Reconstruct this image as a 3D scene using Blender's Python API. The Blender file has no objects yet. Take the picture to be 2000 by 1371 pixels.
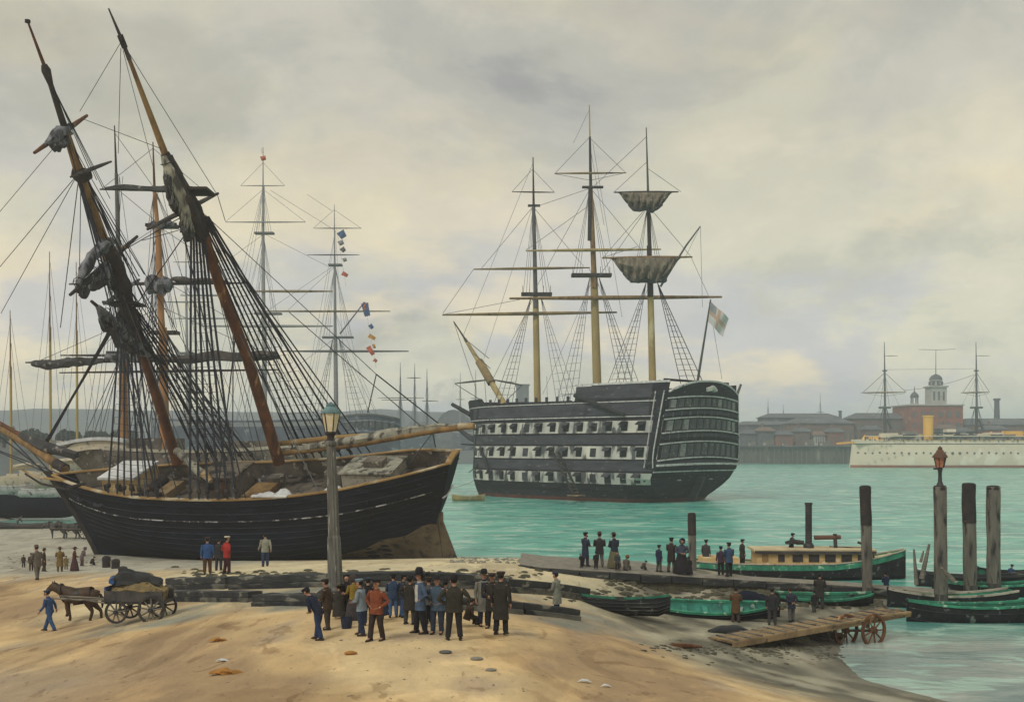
import bpy, math, random
import numpy as np
from mathutils import Vector, Matrix, noise
random.seed(7)
R = math.radians
SC = bpy.context.scene
COL = SC.collection
V = Vector
# ------------------------------------------------------------------ camera
F, HZ, CH = 2144.0, 870.0, 9.4          # focal length and horizon row in photo pixels, eye height in metres
cam = bpy.data.cameras.new('camera')
cam.sensor_width = 36; cam.lens = 36 * F / 2000
cam.shift_y = (HZ - 685.5) / 2000
cam.clip_end = 8000
camo = bpy.data.objects.new('camera', cam); COL.objects.link(camo)
camo.location = (0, 0, CH); camo.rotation_euler = (R(90), 0, 0)
SC.camera = camo
# ------------------------------------------------------------------ render, exposure
SC.view_settings.view_transform = 'Standard'; SC.view_settings.look = 'None'
SC.view_settings.exposure = 0; SC.view_settings.gamma = 1
cy = SC.cycles
cy.use_denoising = True
cy.max_bounces = 6; cy.diffuse_bounces = 3; cy.glossy_bounces = 3; cy.transmission_bounces = 4; cy.volume_bounces = 1
cy.transparent_max_bounces = 8; cy.sample_clamp_indirect = 4
# ------------------------------------------------------------------ sky and sun
SUN_EL, SUN_AZ = R(46), R(215)            # high, behind the viewer's left shoulder, veiled by cloud
w = bpy.data.worlds.new('World'); SC.world = w; w.use_nodes = True
nt = w.node_tree; N = nt.nodes; L = nt.links; N.clear()
def nd(t, **k):
    n = N.new(t)
    for a, b in k.items(): setattr(n, a, b)
    return n
def ramp(n, *stops, mode='EASE'):
    cr = n.color_ramp; cr.interpolation = mode
    while len(cr.elements) < len(stops): cr.elements.new(.5)
    for e, (p, c) in zip(cr.elements, stops):
        e.position = p; e.color = (*c, 1) if len(c) == 3 else c
    return n
out = nd('ShaderNodeOutputWorld'); bg = nd('ShaderNodeBackground')
sky = nd('ShaderNodeTexSky', sky_type='NISHITA'); sky.sun_disc = False
sky.sun_elevation = SUN_EL; sky.sun_rotation = SUN_AZ; sky.dust_density = 4; sky.air_density = 1.5
skm = nd('ShaderNodeMix', data_type='RGBA', blend_type='MULTIPLY'); skm.inputs[0].default_value = 1
skm.inputs[7].default_value = (.09, .09, .09, 1)
tc = nd('ShaderNodeTexCoord'); sep = nd('ShaderNodeSeparateXYZ'); L.new(tc.outputs['Generated'], sep.inputs[0])
def mth(op, a, b=None):
    m = nd('ShaderNodeMath', operation=op)
    for i, q in enumerate((a, b)):
        if q is None: continue
        if isinstance(q, (int, float)): m.inputs[i].default_value = q
        else: L.new(q, m.inputs[i])
    return m.outputs[0]
zc = mth('ADD', mth('MAXIMUM', sep.outputs[2], 0.0), 0.50)
cmb = nd('ShaderNodeCombineXYZ')
L.new(mth('DIVIDE', sep.outputs[0], zc), cmb.inputs[0]); L.new(mth('DIVIDE', sep.outputs[1], zc), cmb.inputs[1])
def cloud(scale, detail, rough, dist, off, sx=1.0):
    mp = nd('ShaderNodeMapping'); L.new(cmb.outputs[0], mp.inputs[0])
    mp.inputs['Location'].default_value = off; mp.inputs['Scale'].default_value = (sx, 1, 1)
    n = nd('ShaderNodeTexNoise'); L.new(mp.outputs[0], n.inputs['Vector'])
    n.inputs['Scale'].default_value = scale; n.inputs['Detail'].default_value = detail
    n.inputs['Roughness'].default_value = rough; n.inputs['Distortion'].default_value = dist
    return n.outputs[0]
n1 = cloud(2.6, 7, .60, .35, (3.1, 1.7, 0))
r1 = ramp(nd('ShaderNodeValToRGB'), (.32, (.33, .335, .31)), (.44, (.48, .48, .405)), (.54, (.60, .585, .47)), (.68, (.72, .68, .53)))
L.new(n1, r1.inputs[0])
n2 = cloud(3.6, 6, .55, .3, (7.3, 2.2, 1), .9)
r2 = ramp(nd('ShaderNodeValToRGB'), (.46, (0, 0, 0)), (.58, (1, 1, 1))); L.new(n2, r2.inputs[0])
lav = nd('ShaderNodeMix', data_type='RGBA')     # lavender grey in the lower cloud
lowm = nd('ShaderNodeMapRange'); L.new(sep.outputs[2], lowm.inputs[0])
lowm.inputs[1].default_value = .0; lowm.inputs[2].default_value = .30; lowm.inputs[3].default_value = .9; lowm.inputs[4].default_value = .2
L.new(mth('MULTIPLY', r2.outputs[0], lowm.outputs[0]), lav.inputs[0])
L.new(r1.outputs[0], lav.inputs[6]); lav.inputs[7].default_value = (.44, .45, .52, 1)
n3 = cloud(4.2, 6, .55, .2, (1.3, 9.2, 2), .6)
r3 = ramp(nd('ShaderNodeValToRGB'), (.50, (0, 0, 0)), (.62, (1, 1, 1))); L.new(n3, r3.inputs[0])
warm = nd('ShaderNodeMix', data_type='RGBA')    # cream breaks
wm = nd('ShaderNodeMapRange'); L.new(sep.outputs[2], wm.inputs[0])
wm.inputs[1].default_value = .03; wm.inputs[2].default_value = .32; wm.inputs[3].default_value = .85; wm.inputs[4].default_value = .18
L.new(mth('MULTIPLY', r3.outputs[0], wm.outputs[0]), warm.inputs[0])
L.new(lav.outputs[2], warm.inputs[6]); warm.inputs[7].default_value = (.80, .69, .46, 1)
n4 = cloud(14, 7, .65, .3, (4, 4, 4))
r4 = ramp(nd('ShaderNodeValToRGB'), (.3, (.95, .95, .95)), (.7, (1.05, 1.05, 1.05)), mode='LINEAR'); L.new(n4, r4.inputs[0])
fin = nd('ShaderNodeMix', data_type='RGBA', blend_type='MULTIPLY'); fin.inputs[0].default_value = 1
L.new(warm.outputs[2], fin.inputs[6]); L.new(r4.outputs[0], fin.inputs[7])
L.new(sky.outputs[0], skm.inputs[6])
mixs = nd('ShaderNodeMix', data_type='RGBA'); mixs.inputs[0].default_value = .90
L.new(skm.outputs[2], mixs.inputs[6]); L.new(fin.outputs[2], mixs.inputs[7])
tint = nd('ShaderNodeMix', data_type='RGBA', blend_type='MULTIPLY'); tint.inputs[0].default_value = 1; tint.inputs[7].default_value = (1.125, 1.085, 1.045, 1)
hz_ = nd('ShaderNodeMapRange'); L.new(sep.outputs[2], hz_.inputs[0])
hz_.inputs[1].default_value = .0; hz_.inputs[2].default_value = .26; hz_.inputs[3].default_value = 1.46; hz_.inputs[4].default_value = 1.0
L.new(mixs.outputs[2], tint.inputs[6]); hv = nd('ShaderNodeVectorMath', operation='SCALE'); L.new(tint.outputs[2], hv.inputs[0]); L.new(hz_.outputs[0], hv.inputs['Scale']); L.new(hv.outputs[0], bg.inputs[0]); bg.inputs[1].default_value = 1.0
L.new(bg.outputs[0], out.inputs[0])
sl = bpy.data.lights.new('sun', 'SUN'); sl.energy = 1.5; sl.angle = R(10); sl.color = (1, .95, .86)
so = bpy.data.objects.new('sun', sl); COL.objects.link(so)
sd = V((math.sin(SUN_AZ) * math.cos(SUN_EL), math.cos(SUN_AZ) * math.cos(SUN_EL), math.sin(SUN_EL)))
so.rotation_euler = sd.to_track_quat('Z', 'Y').to_euler(); so.location = (0, 0, 80)

# ------------------------------------------------------------------ materials
def mat(name, c1, c2=None, scale=2.0, rough=.85, bump=.0, bscale=12, stretch=(1, 1, 1), lo=.35, hi=.65, c3=None, s3=9, f3=(.58, .66), attr=None, spec=.3, detail=6):
    m = bpy.data.materials.new(name); m.use_nodes = True
    t = m.node_tree; n = t.nodes; l = t.links
    b = n['Principled BSDF']; b.inputs['Roughness'].default_value = rough
    b.inputs['Specular IOR Level'].default_value = spec
    tcn = n.new('ShaderNodeTexCoord'); mp = n.new('ShaderNodeMapping'); mp.inputs['Scale'].default_value = stretch
    l.new(tcn.outputs['Object'], mp.inputs[0])
    if c2 is None: c2 = tuple(x * .7 for x in c1)
    nz = n.new('ShaderNodeTexNoise'); nz.inputs['Scale'].default_value = scale; nz.inputs['Detail'].default_value = detail; nz.inputs['Roughness'].default_value = .62
    l.new(mp.outputs[0], nz.inputs['Vector'])
    rp = ramp(n.new('ShaderNodeValToRGB'), (lo, c1), (hi, c2), mode='LINEAR'); l.new(nz.outputs[0], rp.inputs[0])
    col = rp.outputs[0]
    if attr:
        at = n.new('ShaderNodeAttribute'); at.attribute_name = attr
        mx = n.new('ShaderNodeMix'); mx.data_type = 'RGBA'; mx.blend_type = 'MULTIPLY'; mx.inputs[0].default_value = 1
        l.new(at.outputs['Color'], mx.inputs[6]); l.new(col, mx.inputs[7]); col = mx.outputs[2]
    if c3:
        z3 = n.new('ShaderNodeTexNoise'); z3.inputs['Scale'].default_value = s3; z3.inputs['Detail'].default_value = 4
        l.new(mp.outputs[0], z3.inputs['Vector'])
        q = ramp(n.new('ShaderNodeValToRGB'), (f3[0], (0, 0, 0)), (f3[1], (1, 1, 1)), mode='LINEAR'); l.new(z3.outputs[0], q.inputs[0])
        mx = n.new('ShaderNodeMix'); mx.data_type = 'RGBA'; l.new(q.outputs[0], mx.inputs[0])
        l.new(col, mx.inputs[6]); mx.inputs[7].default_value = (*c3, 1); col = mx.outputs[2]
    l.new(col, b.inputs['Base Color'])
    if bump:
        z = n.new('ShaderNodeTexNoise'); z.inputs['Scale'].default_value = bscale; z.inputs['Detail'].default_value = 5
        l.new(mp.outputs[0], z.inputs['Vector'])
        bp = n.new('ShaderNodeBump'); bp.inputs['Strength'].default_value = bump; bp.inputs['Distance'].default_value = .1
        l.new(z.outputs[0], bp.inputs['Height']); l.new(bp.outputs[0], b.inputs['Normal'])
    return m
M = {}
def mk(k, *a, **kw): M[k] = mat(k, *a, **kw)
mk('black_planking', (.004, .006, .011), (.010, .014, .024), scale=.5, stretch=(1, 1, 5), rough=.75, bump=.25, bscale=2.2, c3=(.07, .075, .08), s3=3, f3=(.66, .74), spec=.1)
mk('navy_planking', (.004, .007, .016), (.009, .015, .032), scale=.4, stretch=(1, 1, 4), rough=.75, bump=.25, bscale=2, c3=(.022, .025, .034), s3=1.2, f3=(.62, .75), spec=.1)
mk('mud_bottom', (.17, .14, .10), (.09, .075, .055), scale=.8, rough=.9, bump=.4, bscale=3, c3=(.03, .03, .035), s3=1.5, f3=(.55, .7))
mk('ochre_rail', (.33, .215, .085), (.20, .125, .05), scale=.5, bump=.2, c3=(.46, .41, .29), s3=.6, f3=(.50, .62))
mk('pale_wood', (.42, .40, .33), (.27, .25, .21), scale=1, bump=.2, c3=(.08, .075, .07), s3=2.5, f3=(.58, .68))
mk('deck_planks', (.16, .135, .105), (.06, .052, .045), scale=.8, bump=.2, c3=(.018, .017, .018), s3=1.0, f3=(.48, .58))
mk('bulwark_grey', (.17, .15, .125), (.04, .037, .037), scale=.7, bump=.2, c3=(.36, .34, .28), s3=1.4, f3=(.6, .68))
mk('mast_brown', (.17, .07, .03), (.065, .03, .017), scale=1.2, stretch=(1, 1, .35), bump=.2, c3=(.42, .24, .11), s3=1.5, f3=(.62, .72))
mk('mast_golden', (.30, .19, .075), (.13, .08, .038), scale=1.2, stretch=(1, 1, .35), bump=.2, c3=(.09, .05, .03), s3=2, f3=(.6, .7))
mk('mast_dark', (.018, .018, .022), (.05, .04, .035), scale=1.4, bump=.25, c3=(.20, .11, .05), s3=1.6, f3=(.66, .72))
mk('spar_dark', (.03, .03, .038), (.085, .075, .065), scale=1.2, c3=(.28, .24, .17), s3=2.4, f3=(.64, .7))
mk('rope_dark', (.012, .015, .024), (.035, .042, .06), scale=1.5)
mk('rope_grey', (.06, .07, .09), (.12, .13, .15), scale=1)
mk('rope_haze', (.13, .145, .19), (.19, .20, .24), scale=1)  # paler, bluer rope: distance haze put into the colour
mk('sail_grey', (.23, .245, .275), (.085, .09, .105), scale=.8, bump=.7, bscale=2.5, stretch=(2.2, 2.2, .7), c3=(.022, .022, .03), s3=.7, f3=(.48, .60))
mk('sail_green', (.36, .355, .29), (.19, .19, .165), scale=.8, bump=.7, bscale=2.5, stretch=(2.2, 2.2, .6), c3=(.06, .06, .055), s3=.7, f3=(.52, .62))
mk('sail_dark', (.06, .062, .066), (.03, .031, .034), scale=.9, bump=.5, bscale=3, c3=(.26, .26, .24), s3=1.8, f3=(.6, .68))
mk('sail_canvas_dark', (.19, .165, .12), (.07, .063, .05), scale=.55, bump=.6, bscale=1.4, stretch=(3, 1, .4), c3=(.30, .28, .22), s3=.9, f3=(.6, .72))
mk('canvas_white', (.62, .64, .66), (.42, .44, .46), scale=1.2, bump=.5, bscale=3)
mk('wood_black', (.015, .016, .02), (.035, .035, .04), scale=1, bump=.2)
mk('wood_grey', (.22, .20, .165), (.09, .085, .075), scale=1.2, stretch=(1, 1, 4), bump=.3, c3=(.035, .035, .04), s3=1.5, f3=(.58, .66))
mk('strake_edge', (.026, .033, .046), (.012, .014, .02), scale=.8, lo=.45, hi=.6); mk('white_trim', (.60, .61, .60), (.36, .37, .38), scale=1.5, c3=(.08, .08, .09), s3=2.2, f3=(.60, .66))
# first rate
mk('hulk_black', (.009, .010, .014), (.024, .026, .033), scale=.25, stretch=(1, 1, 4), rough=.75, bump=.3, bscale=1.2, c3=(.13, .13, .135), s3=.8, f3=(.62, .72), spec=.12)
mk('hulk_white', (.62, .61, .53), (.36, .37, .36), scale=.35, stretch=(1, 1, .35), c3=(.09, .095, .10), s3=.55, f3=(.50, .58))
mk('hulk_grey', (.06, .064, .078), (.03, .032, .04), scale=.3, stretch=(1, 1, 4), c3=(.16, .16, .165), s3=.7, f3=(.64, .7))
mk('boot_red', (.13, .035, .018), (.06, .022, .015), scale=.6)
mk('mast_buff', (.42, .33, .14), (.28, .215, .10), scale=.4, stretch=(1, 1, .3), c3=(.50, .44, .27), s3=.6, f3=(.6, .7))
mk('yard_buff', (.30, .215, .095), (.13, .10, .055), scale=.35, c3=(.05, .045, .04), s3=.5, f3=(.58, .66))
mk('mast_grey', (.07, .075, .085), (.12, .12, .115), scale=.4)
mk('window_dark', (.045, .05, .056), (.10, .10, .105), scale=.8, rough=.3, c3=(.20, .20, .20), s3=1.2, f3=(.6, .7))
# misc
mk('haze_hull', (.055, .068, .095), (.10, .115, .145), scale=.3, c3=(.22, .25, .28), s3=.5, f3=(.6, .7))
mk('haze_mast', (.19, .205, .24), (.27, .265, .24), scale=.2); mk('window_pale', (.30, .31, .30), (.16, .165, .165), scale=1.5); mk('wale_line', (.40, .41, .42), (.02, .02, .03), scale=1.2, lo=.42, hi=.52)  # hazy hull and mast tones have the distance haze painted in
mk('brick_red', (.30, .11, .075), (.19, .08, .06), scale=.12, c3=(.32, .20, .15), s3=.3, f3=(.58, .68))
mk('brick_brown', (.20, .125, .095), (.13, .10, .09), scale=.05, c3=(.27, .19, .15), s3=.12, f3=(.56, .66))
mk('slate', (.13, .13, .15), (.085, .088, .10), scale=.1, c3=(.2, .2, .2), s3=.3, f3=(.6, .68))
mk('stone_pale', (.46, .46, .42), (.34, .34, .33), scale=.15, c3=(.22, .23, .24), s3=.4, f3=(.62, .7))
mk('quay_stone', (.065, .064, .058), (.13, .125, .105), scale=.10, stretch=(1, 1, .35), c3=(.24, .225, .18), s3=.16, f3=(.60, .68), bump=.3, bscale=.5)
mk('glass_dim', (.08, .09, .10), (.14, .14, .14), scale=.3, rough=.35)
mk('cruiser_white', (.80, .70, .55), (.68, .60, .47), scale=.06, c3=(.84, .78, .66), s3=.1)
mk('cruiser_red', (.36, .13, .09), (.28, .10, .07), scale=.1)
mk('buff_yellow', (.85, .47, .09), (.74, .40, .07), scale=.2)
mk('cruiser_grey', (.28, .28, .27), (.10, .10, .105), scale=.15, c3=(.55, .5, .4), s3=.3)
mk('hill_hazed', (.075, .095, .112), (.10, .115, .125), scale=.01, c3=(.09, .09, .07), s3=.03, f3=(.58, .68))  # land colour blued and paled, distance haze painted in
mk('leaf_dark', (.028, .04, .03), (.05, .065, .042), scale=.3, rough=.9)
mk('bark', (.07, .055, .04), scale=1)
mk('green_paint', (.045, .29, .18), (.02, .13, .085), scale=1.5, c3=(.36, .52, .40), s3=2.2, f3=(.58, .66))
mk('green_dark', (.02, .16, .10), (.015, .08, .055), scale=1.2, c3=(.015, .018, .02), s3=2, f3=(.56, .64))
mk('teal_inside', (.05, .27, .21), (.025, .13, .105), scale=1.2, c3=(.35, .45, .38), s3=2.5, f3=(.64, .7))
mk('tar_black', (.010, .012, .015), (.025, .028, .032), scale=1.2, rough=.75, bump=.25, c3=(.16, .18, .17), s3=2.2, f3=(.62, .7), spec=.12)
mk('cabin_cream', (.60, .45, .22), (.42, .29, .13), scale=1, c3=(.66, .58, .40), s3=2, f3=(.58, .66))
mk('roof_cream', (.60, .52, .34), (.44, .36, .22), scale=.9, c3=(.16, .13, .09), s3=2.5, f3=(.62, .68))
mk('iron_dark', (.02, .02, .026), (.05, .045, .045), scale=2, rough=.5)
mk('iron_rust', (.16, .075, .05), (.08, .05, .045), scale=2)
mk('pile_wood', (.10, .095, .085), (.20, .185, .155), scale=.9, stretch=(2.5, 2.5, .5), bump=.6, bscale=3, c3=(.02, .02, .024), s3=1.3, f3=(.53, .66))
mk('pile_wet', (.03, .03, .03), (.09, .085, .08), scale=.9, stretch=(2.5, 2.5, .5), bump=.6, bscale=3)
mk('lamp_post', (.17, .175, .16), (.07, .07, .068), scale=1.3, stretch=(3, 3, .6), rough=.55, bump=.3, c3=(.33, .33, .29), s3=2, f3=(.62, .7))
mk('copper_green', (.16, .27, .28), (.09, .16, .18), scale=3)
mk('lantern_glass', (.62, .52, .30), (.70, .66, .52), scale=4, rough=.2)
mk('lantern_red', (.30, .06, .03), (.5, .25, .15), scale=4, rough=.3)
mk('plank_tan', (.32, .23, .12), (.15, .105, .06), scale=1, stretch=(1, 1, 1), bump=.35, c3=(.10, .075, .05), s3=2.5, f3=(.6, .68))
mk('timber_weathered', (.14, .14, .12), (.05, .053, .052), scale=.9, stretch=(.35, 2, 2.5), bump=.4, bscale=4, c3=(.02, .024, .03), s3=.8, f3=(.48, .58))
mk('timber_dark', (.018, .022, .028), (.05, .054, .056), scale=1, stretch=(.35, 2, 2.5), bump=.4, bscale=4, c3=(.2, .2, .17), s3=1.0, f3=(.60, .66))
mk('horse_brown', (.035, .02, .012), (.06, .032, .016), scale=3, rough=.6)
mk('horse_grey', (.085, .085, .08), (.05, .05, .05), scale=3)
mk('hair_black', (.012, .01, .01), scale=3)
mk('leather', (.02, .017, .015), scale=3, rough=.5)
mk('cart_dark', (.04, .04, .045), (.085, .08, .075), scale=2, bump=.3)
mk('blue_paint', (.02, .06, .20), (.05, .16, .40), scale=4, c3=(.03, .03, .035), s3=5, f3=(.48, .56))
mk('hay_ochre', (.26, .20, .09), (.13, .10, .05), scale=2.5, bump=.6, c3=(.10, .08, .04), s3=4, f3=(.56, .62))
mk('skin', (.40, .22, .15), (.30, .16, .11), scale=8, rough=.6)
mk('weed', (.045, .045, .032), (.10, .095, .06), scale=2, bump=.6, c3=(.02, .02, .018), s3=4)
mk('stone_grey', (.26, .245, .20), (.16, .155, .14), scale=2, bump=.4)
mk('rust_scrap', (.42, .20, .04), (.25, .12, .03), scale=5, bump=.4)
mk('flag_white', (.58, .58, .54), (.42, .43, .45), scale=.4); mk('ensign_blue', (.20, .24, .30), (.3, .3, .33), scale=.6); mk('ensign_red', (.42, .26, .20), (.45, .36, .3), scale=.6)
mk('flag_blue', (.05, .11, .25), scale=.5); mk('flag_red', (.50, .10, .04), scale=.5); mk('flag_orange', (.60, .28, .04), scale=.5)
mk('cream_hull', (.55, .50, .38), (.42, .38, .30), scale=.8, c3=(.2, .2, .18), s3=1.5)
mk('mast_orange', (.42, .22, .09), (.27, .14, .06), scale=.5, stretch=(1, 1, .3))
mk('bucket', (.02, .03, .06), scale=3)
def cloth(c, k=.62):
    key = 'cloth_%02d_%02d_%02d' % tuple(int(x * 99) for x in c)
    if key not in M: M[key] = mat(key, c, tuple(x * k for x in c), scale=5, rough=.9, bump=.4, bscale=9)
    return M[key]

# ------------------------------------------------------------------ mesh helpers
ORG = {}
def P(px, py, Y): return V(((px - 1000) / F * Y, Y, CH - (py - HZ) / F * Y))
def pix(p): return (1000 + p.x / p.y * F, HZ + (CH - p.z) / p.y * F)
def lerp(a, b, t): return a + (b - a) * t
def interp(x, tab):
    return float(np.interp(x, [t[0] for t in tab], [t[1] for t in tab]))
class MB:
    def __init__(s): s.v = []; s.f = []; s.m = []; s.sm = []
    def add(s, vs, fs, mi=0, smooth=False):
        k = len(s.v); s.v += [tuple(q) for q in vs]
        for f in fs: s.f.append([i + k for i in f]); s.m.append(mi); s.sm.append(smooth)
        return s
    def loft(s, rows, closed=False, cap=False, mi=0, smooth=True, mf=None):
        n = len(rows[0]); vs = [p for r in rows for p in r]; k = len(s.v); s.v += [tuple(q) for q in vs]
        for i in range(len(rows) - 1):
            for j in range(n if closed else n - 1):
                j2 = (j + 1) % n
                s.f.append([k + i * n + j, k + i * n + j2, k + (i + 1) * n + j2, k + (i + 1) * n + j]); s.m.append(mf(i, j) if mf else mi); s.sm.append(smooth)
        if cap:
            s.f.append([k + j for j in range(n)][::-1]); s.m.append(mi); s.sm.append(False)
            s.f.append([k + (len(rows) - 1) * n + j for j in range(n)]); s.m.append(mi); s.sm.append(False)
        return s
    def tube(s, pts, r, n=6, mi=0, smooth=True, cap=True, squash=1.0):
        pts = [V(p) for p in pts]; rr = r if isinstance(r, (list, tuple)) else [r] * len(pts)
        rows = []; prev = None
        for i, p in enumerate(pts):
            t = (pts[min(i + 1, len(pts) - 1)] - pts[max(i - 1, 0)])
            if t.length < 1e-9: t = V((0, 0, 1))
            t.normalize()
            if prev is None: a = t.orthogonal() if abs(t.z) > .9 else t.cross(V((0, 0, 1)))
            else: a = prev - t * prev.dot(t)
            a.normalize(); prev = a; b = t.cross(a)
            rows.append([p + (a * math.cos(2 * math.pi * j / n) + b * math.sin(2 * math.pi * j / n) * squash) * rr[i] for j in range(n)])
        return s.loft(rows, True, cap, mi, smooth)
    def box(s, c, d, ax=None, mi=0):
        c = V(c); X, Y, Z = ax or (V((1, 0, 0)), V((0, 1, 0)), V((0, 0, 1)))
        vs = [c + X * (i * d[0] / 2) + Y * (j * d[1] / 2) + Z * (k * d[2] / 2) for i in (-1, 1) for j in (-1, 1) for k in (-1, 1)]
        return s.add(vs, [(0, 1, 3, 2), (4, 6, 7, 5), (0, 4, 5, 1), (2, 3, 7, 6), (0, 2, 6, 4), (1, 5, 7, 3)], mi)
    def beam(s, a, b, w_, h_, up=(0, 0, 1), mi=0):
        a = V(a); b = V(b); X = (b - a); ln = X.length; X.normalize(); Y = V(up).cross(X); Y.normalize(); Z = X.cross(Y)
        return s.box((a + b) / 2, (ln, w_, h_), (X, Y, Z), mi)
    def lathe(s, prof, c=(0, 0, 0), n=12, mi=0, smooth=True, cap=True):
        c = V(c)
        return s.loft([[c + V((r * math.cos(2 * math.pi * j / n), r * math.sin(2 * math.pi * j / n), z)) for j in range(n)] for r, z in prof], True, cap, mi, smooth)
    def build(s, name, mats, parent=None, local=False, root=None):
        me = bpy.data.meshes.new(name)
        off = V((0, 0, 0))
        if parent is not None and not local: off = ORG[parent.name]
        elif parent is None and not local:
            a = np.array(s.v); off = V((float((a[:, 0].min() + a[:, 0].max()) / 2), float((a[:, 1].min() + a[:, 1].max()) / 2), float(a[:, 2].min())))
        me.from_pydata([(q[0] - off.x, q[1] - off.y, q[2] - off.z) for q in s.v], [], s.f)
        for m_ in (mats if isinstance(mats, (list, tuple)) else [mats]): me.materials.append(M[m_] if isinstance(m_, str) else m_)
        me.polygons.foreach_set('material_index', s.m); me.polygons.foreach_set('use_smooth', s.sm); me.update()
        if any(s.sm): me.set_sharp_from_angle(angle=R(52))
        o = bpy.data.objects.new(name, me); COL.objects.link(o)
        if parent is not None: o.parent = parent
        elif not local: o.location = off
        ORG[o.name] = off
        return o
def tag(o, label=None, cat=None, group=None, kind=None):
    if label: o['label'] = label
    if cat: o['category'] = cat
    if group: o['group'] = group
    if kind: o['kind'] = kind
    return o
def thing(name, loc, label, cat, group=None, rz=0):
    o = bpy.data.objects.new(name, None); COL.objects.link(o); o.location = loc; o.rotation_euler = (0, 0, rz); o.empty_display_size = .3
    ORG[o.name] = V(loc); return tag(o, label, cat, group)
def rope(parent, name, a, b, r, m='rope_dark', sag=0, n=4):
    a = V(a); b = V(b); k = 8 if sag else 1
    pts = [a.lerp(b, i / k) - V((0, 0, sag * 4 * (i / k) * (1 - i / k))) for i in range(k + 1)]
    return MB().tube(pts, r, n).build(name, m, parent)
def lumpy(pts, rad, seed, n=10, amp=.35, sub=6, squash=1.0):
    """a bundle of cloth along a path: uneven radius, sagging folds"""
    P_ = [V(p) for p in pts]; out_ = []; rr = []
    for i in range(len(P_) - 1):
        for k in range(sub):
            t = k / sub; out_.append(P_[i].lerp(P_[i + 1], t)); rr.append(lerp(rad[i], rad[i + 1], t))
    out_.append(P_[-1]); rr.append(rad[-1])
    m = MB(); m.tube(out_, rr, n, squash=squash)
    vs = []
    for i, q in enumerate(m.v):
        q = V(q); c = out_[min(i // n, len(out_) - 1)]; sc = rr[min(i // n, len(rr) - 1)]
        an = 2 * math.pi * (i % n) / n; ii = min(i // n, len(out_) - 1) / sub
        nv = noise.noise(V((math.cos(an) * 1.6 + seed, math.sin(an) * 1.6, ii * .9)))
        nv2 = noise.noise(q * (2.1 / max(sc, .15)) + V((seed, 5, 0))); nv3 = noise.noise(V((ii * 2.3, seed * 1.7, 0))); rg = math.cos(4 * an + 1.1 * ii + seed)
        q = c + (q - c) * max(.25, 1 + amp * 1.2 * nv + amp * .35 * nv2 + amp * .6 * nv3 + amp * .30 * rg); vs.append(tuple(q))
    m.v = vs; return m
# ------------------------------------------------------------------ terrain: the sloping hard, its foreshore and the harbour bed
CP = []
for px, py, z in [(0, 1371, 2.5), (400, 1371, 3.4), (900, 1371, 3.7), (1400, 1371, 3.2), (1650, 1371, 1.5), (1860, 1371, 0), (2000, 1371, -.5),
    (0, 1290, 2.0), (400, 1290, 3.2), (900, 1290, 3.7), (1200, 1300, 3.1), (1400, 1300, 1.5), (1700, 1330, 0), (1500, 1290, .42), (1640, 1300, .05),
    (620, 1248, 3.65), (740, 1250, 3.7), (980, 1240, 3.5), (1090, 1210, 2.6), (700, 1180, 3.45), (900, 1180, 3.3), (1000, 1170, 2.9),
    (1250, 1215, 1.1), (1400, 1250, .65), (1505, 1218, .35), (1435, 1215, .5), (1600, 1195, .25), (1700, 1200, .05), (1220, 1190, 1.1), (1300, 1170, .7),
    (1600, 1250, .12), (1800, 1240, -.5), (1950, 1250, -.9), (1850, 1160, -.6), (1650, 1150, .1), (1500, 1130, .6), (1350, 1110, 1.0),
    (410, 1123, 2.6), (520, 1110, 2.4), (700, 1122, 2.8), (900, 1130, 2.9), (1000, 1140, 2.8), (1060, 1135, 2.5),
    (250, 1122, 1.4), (200, 1212, 1.7), (100, 1232, 1.5), (0, 1180, 1.0), (300, 1180, 2.3), (450, 1180, 3.0),
    (0, 1105, .8), (140, 1110, .9), (100, 1050, .3), (0, 1010, .3), (60, 985, .15), (230, 1100, .6),
    (1150, 1128, 2.1), (1250, 1136, 1.72), (1350, 1144, 1.3), (1450, 1151, .95), (1560, 1158, .62), (500, 1094, .35), (880, 1088, .3), (700, 1090, .35), (960, 1100, .3), (1030, 1103, 0)]:
    Y = (CH - z) * F / (py - HZ); CP.append(((px - 1000) / F * Y, Y, z))
CP += [(-30, 130, -.5), (-45, 121, .32), (-36, 113, .25), (-58, 118, .32), (-52, 128, .2), (-10, 120, -2), (15, 120, -3), (40, 100, -3), (-60, 135, -1.2), (0, 98, -.9), (-12, 100, -.3), (-25, 104, .0), (-48, 108, .2), (-36, 92, .12), (-30, 95, .0), (-42, 98, .2), (12, 85, -1.6), (40, 60, -2),
       (-45, 40, 1.2), (-60, 60, .8), (-60, 90, .3), (-20, 15, 3.2), (0, 10, 3.8), (20, 15, 2.2), (40, 30, -1.5), (25, 45, -1.2), (-40, 10, 2.4), (60, 20, -2.5), (70, 80, -3.5), (-75, 118, .2)]
CPa = np.array(CP)
def _phi(d2): return np.where(d2 > 1e-9, .5 * d2 * np.log(np.maximum(d2, 1e-12)), 0)
_n = len(CPa); _xy = CPa[:, :2] / 30
_K = _phi(((_xy[:, None] - _xy[None]) ** 2).sum(-1)) + np.eye(_n) * .004
_Pm = np.hstack([np.ones((_n, 1)), _xy]); _A = np.block([[_K, _Pm], [_Pm.T, np.zeros((3, 3))]])
_W = np.linalg.solve(_A, np.concatenate([CPa[:, 2], np.zeros(3)]))
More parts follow.
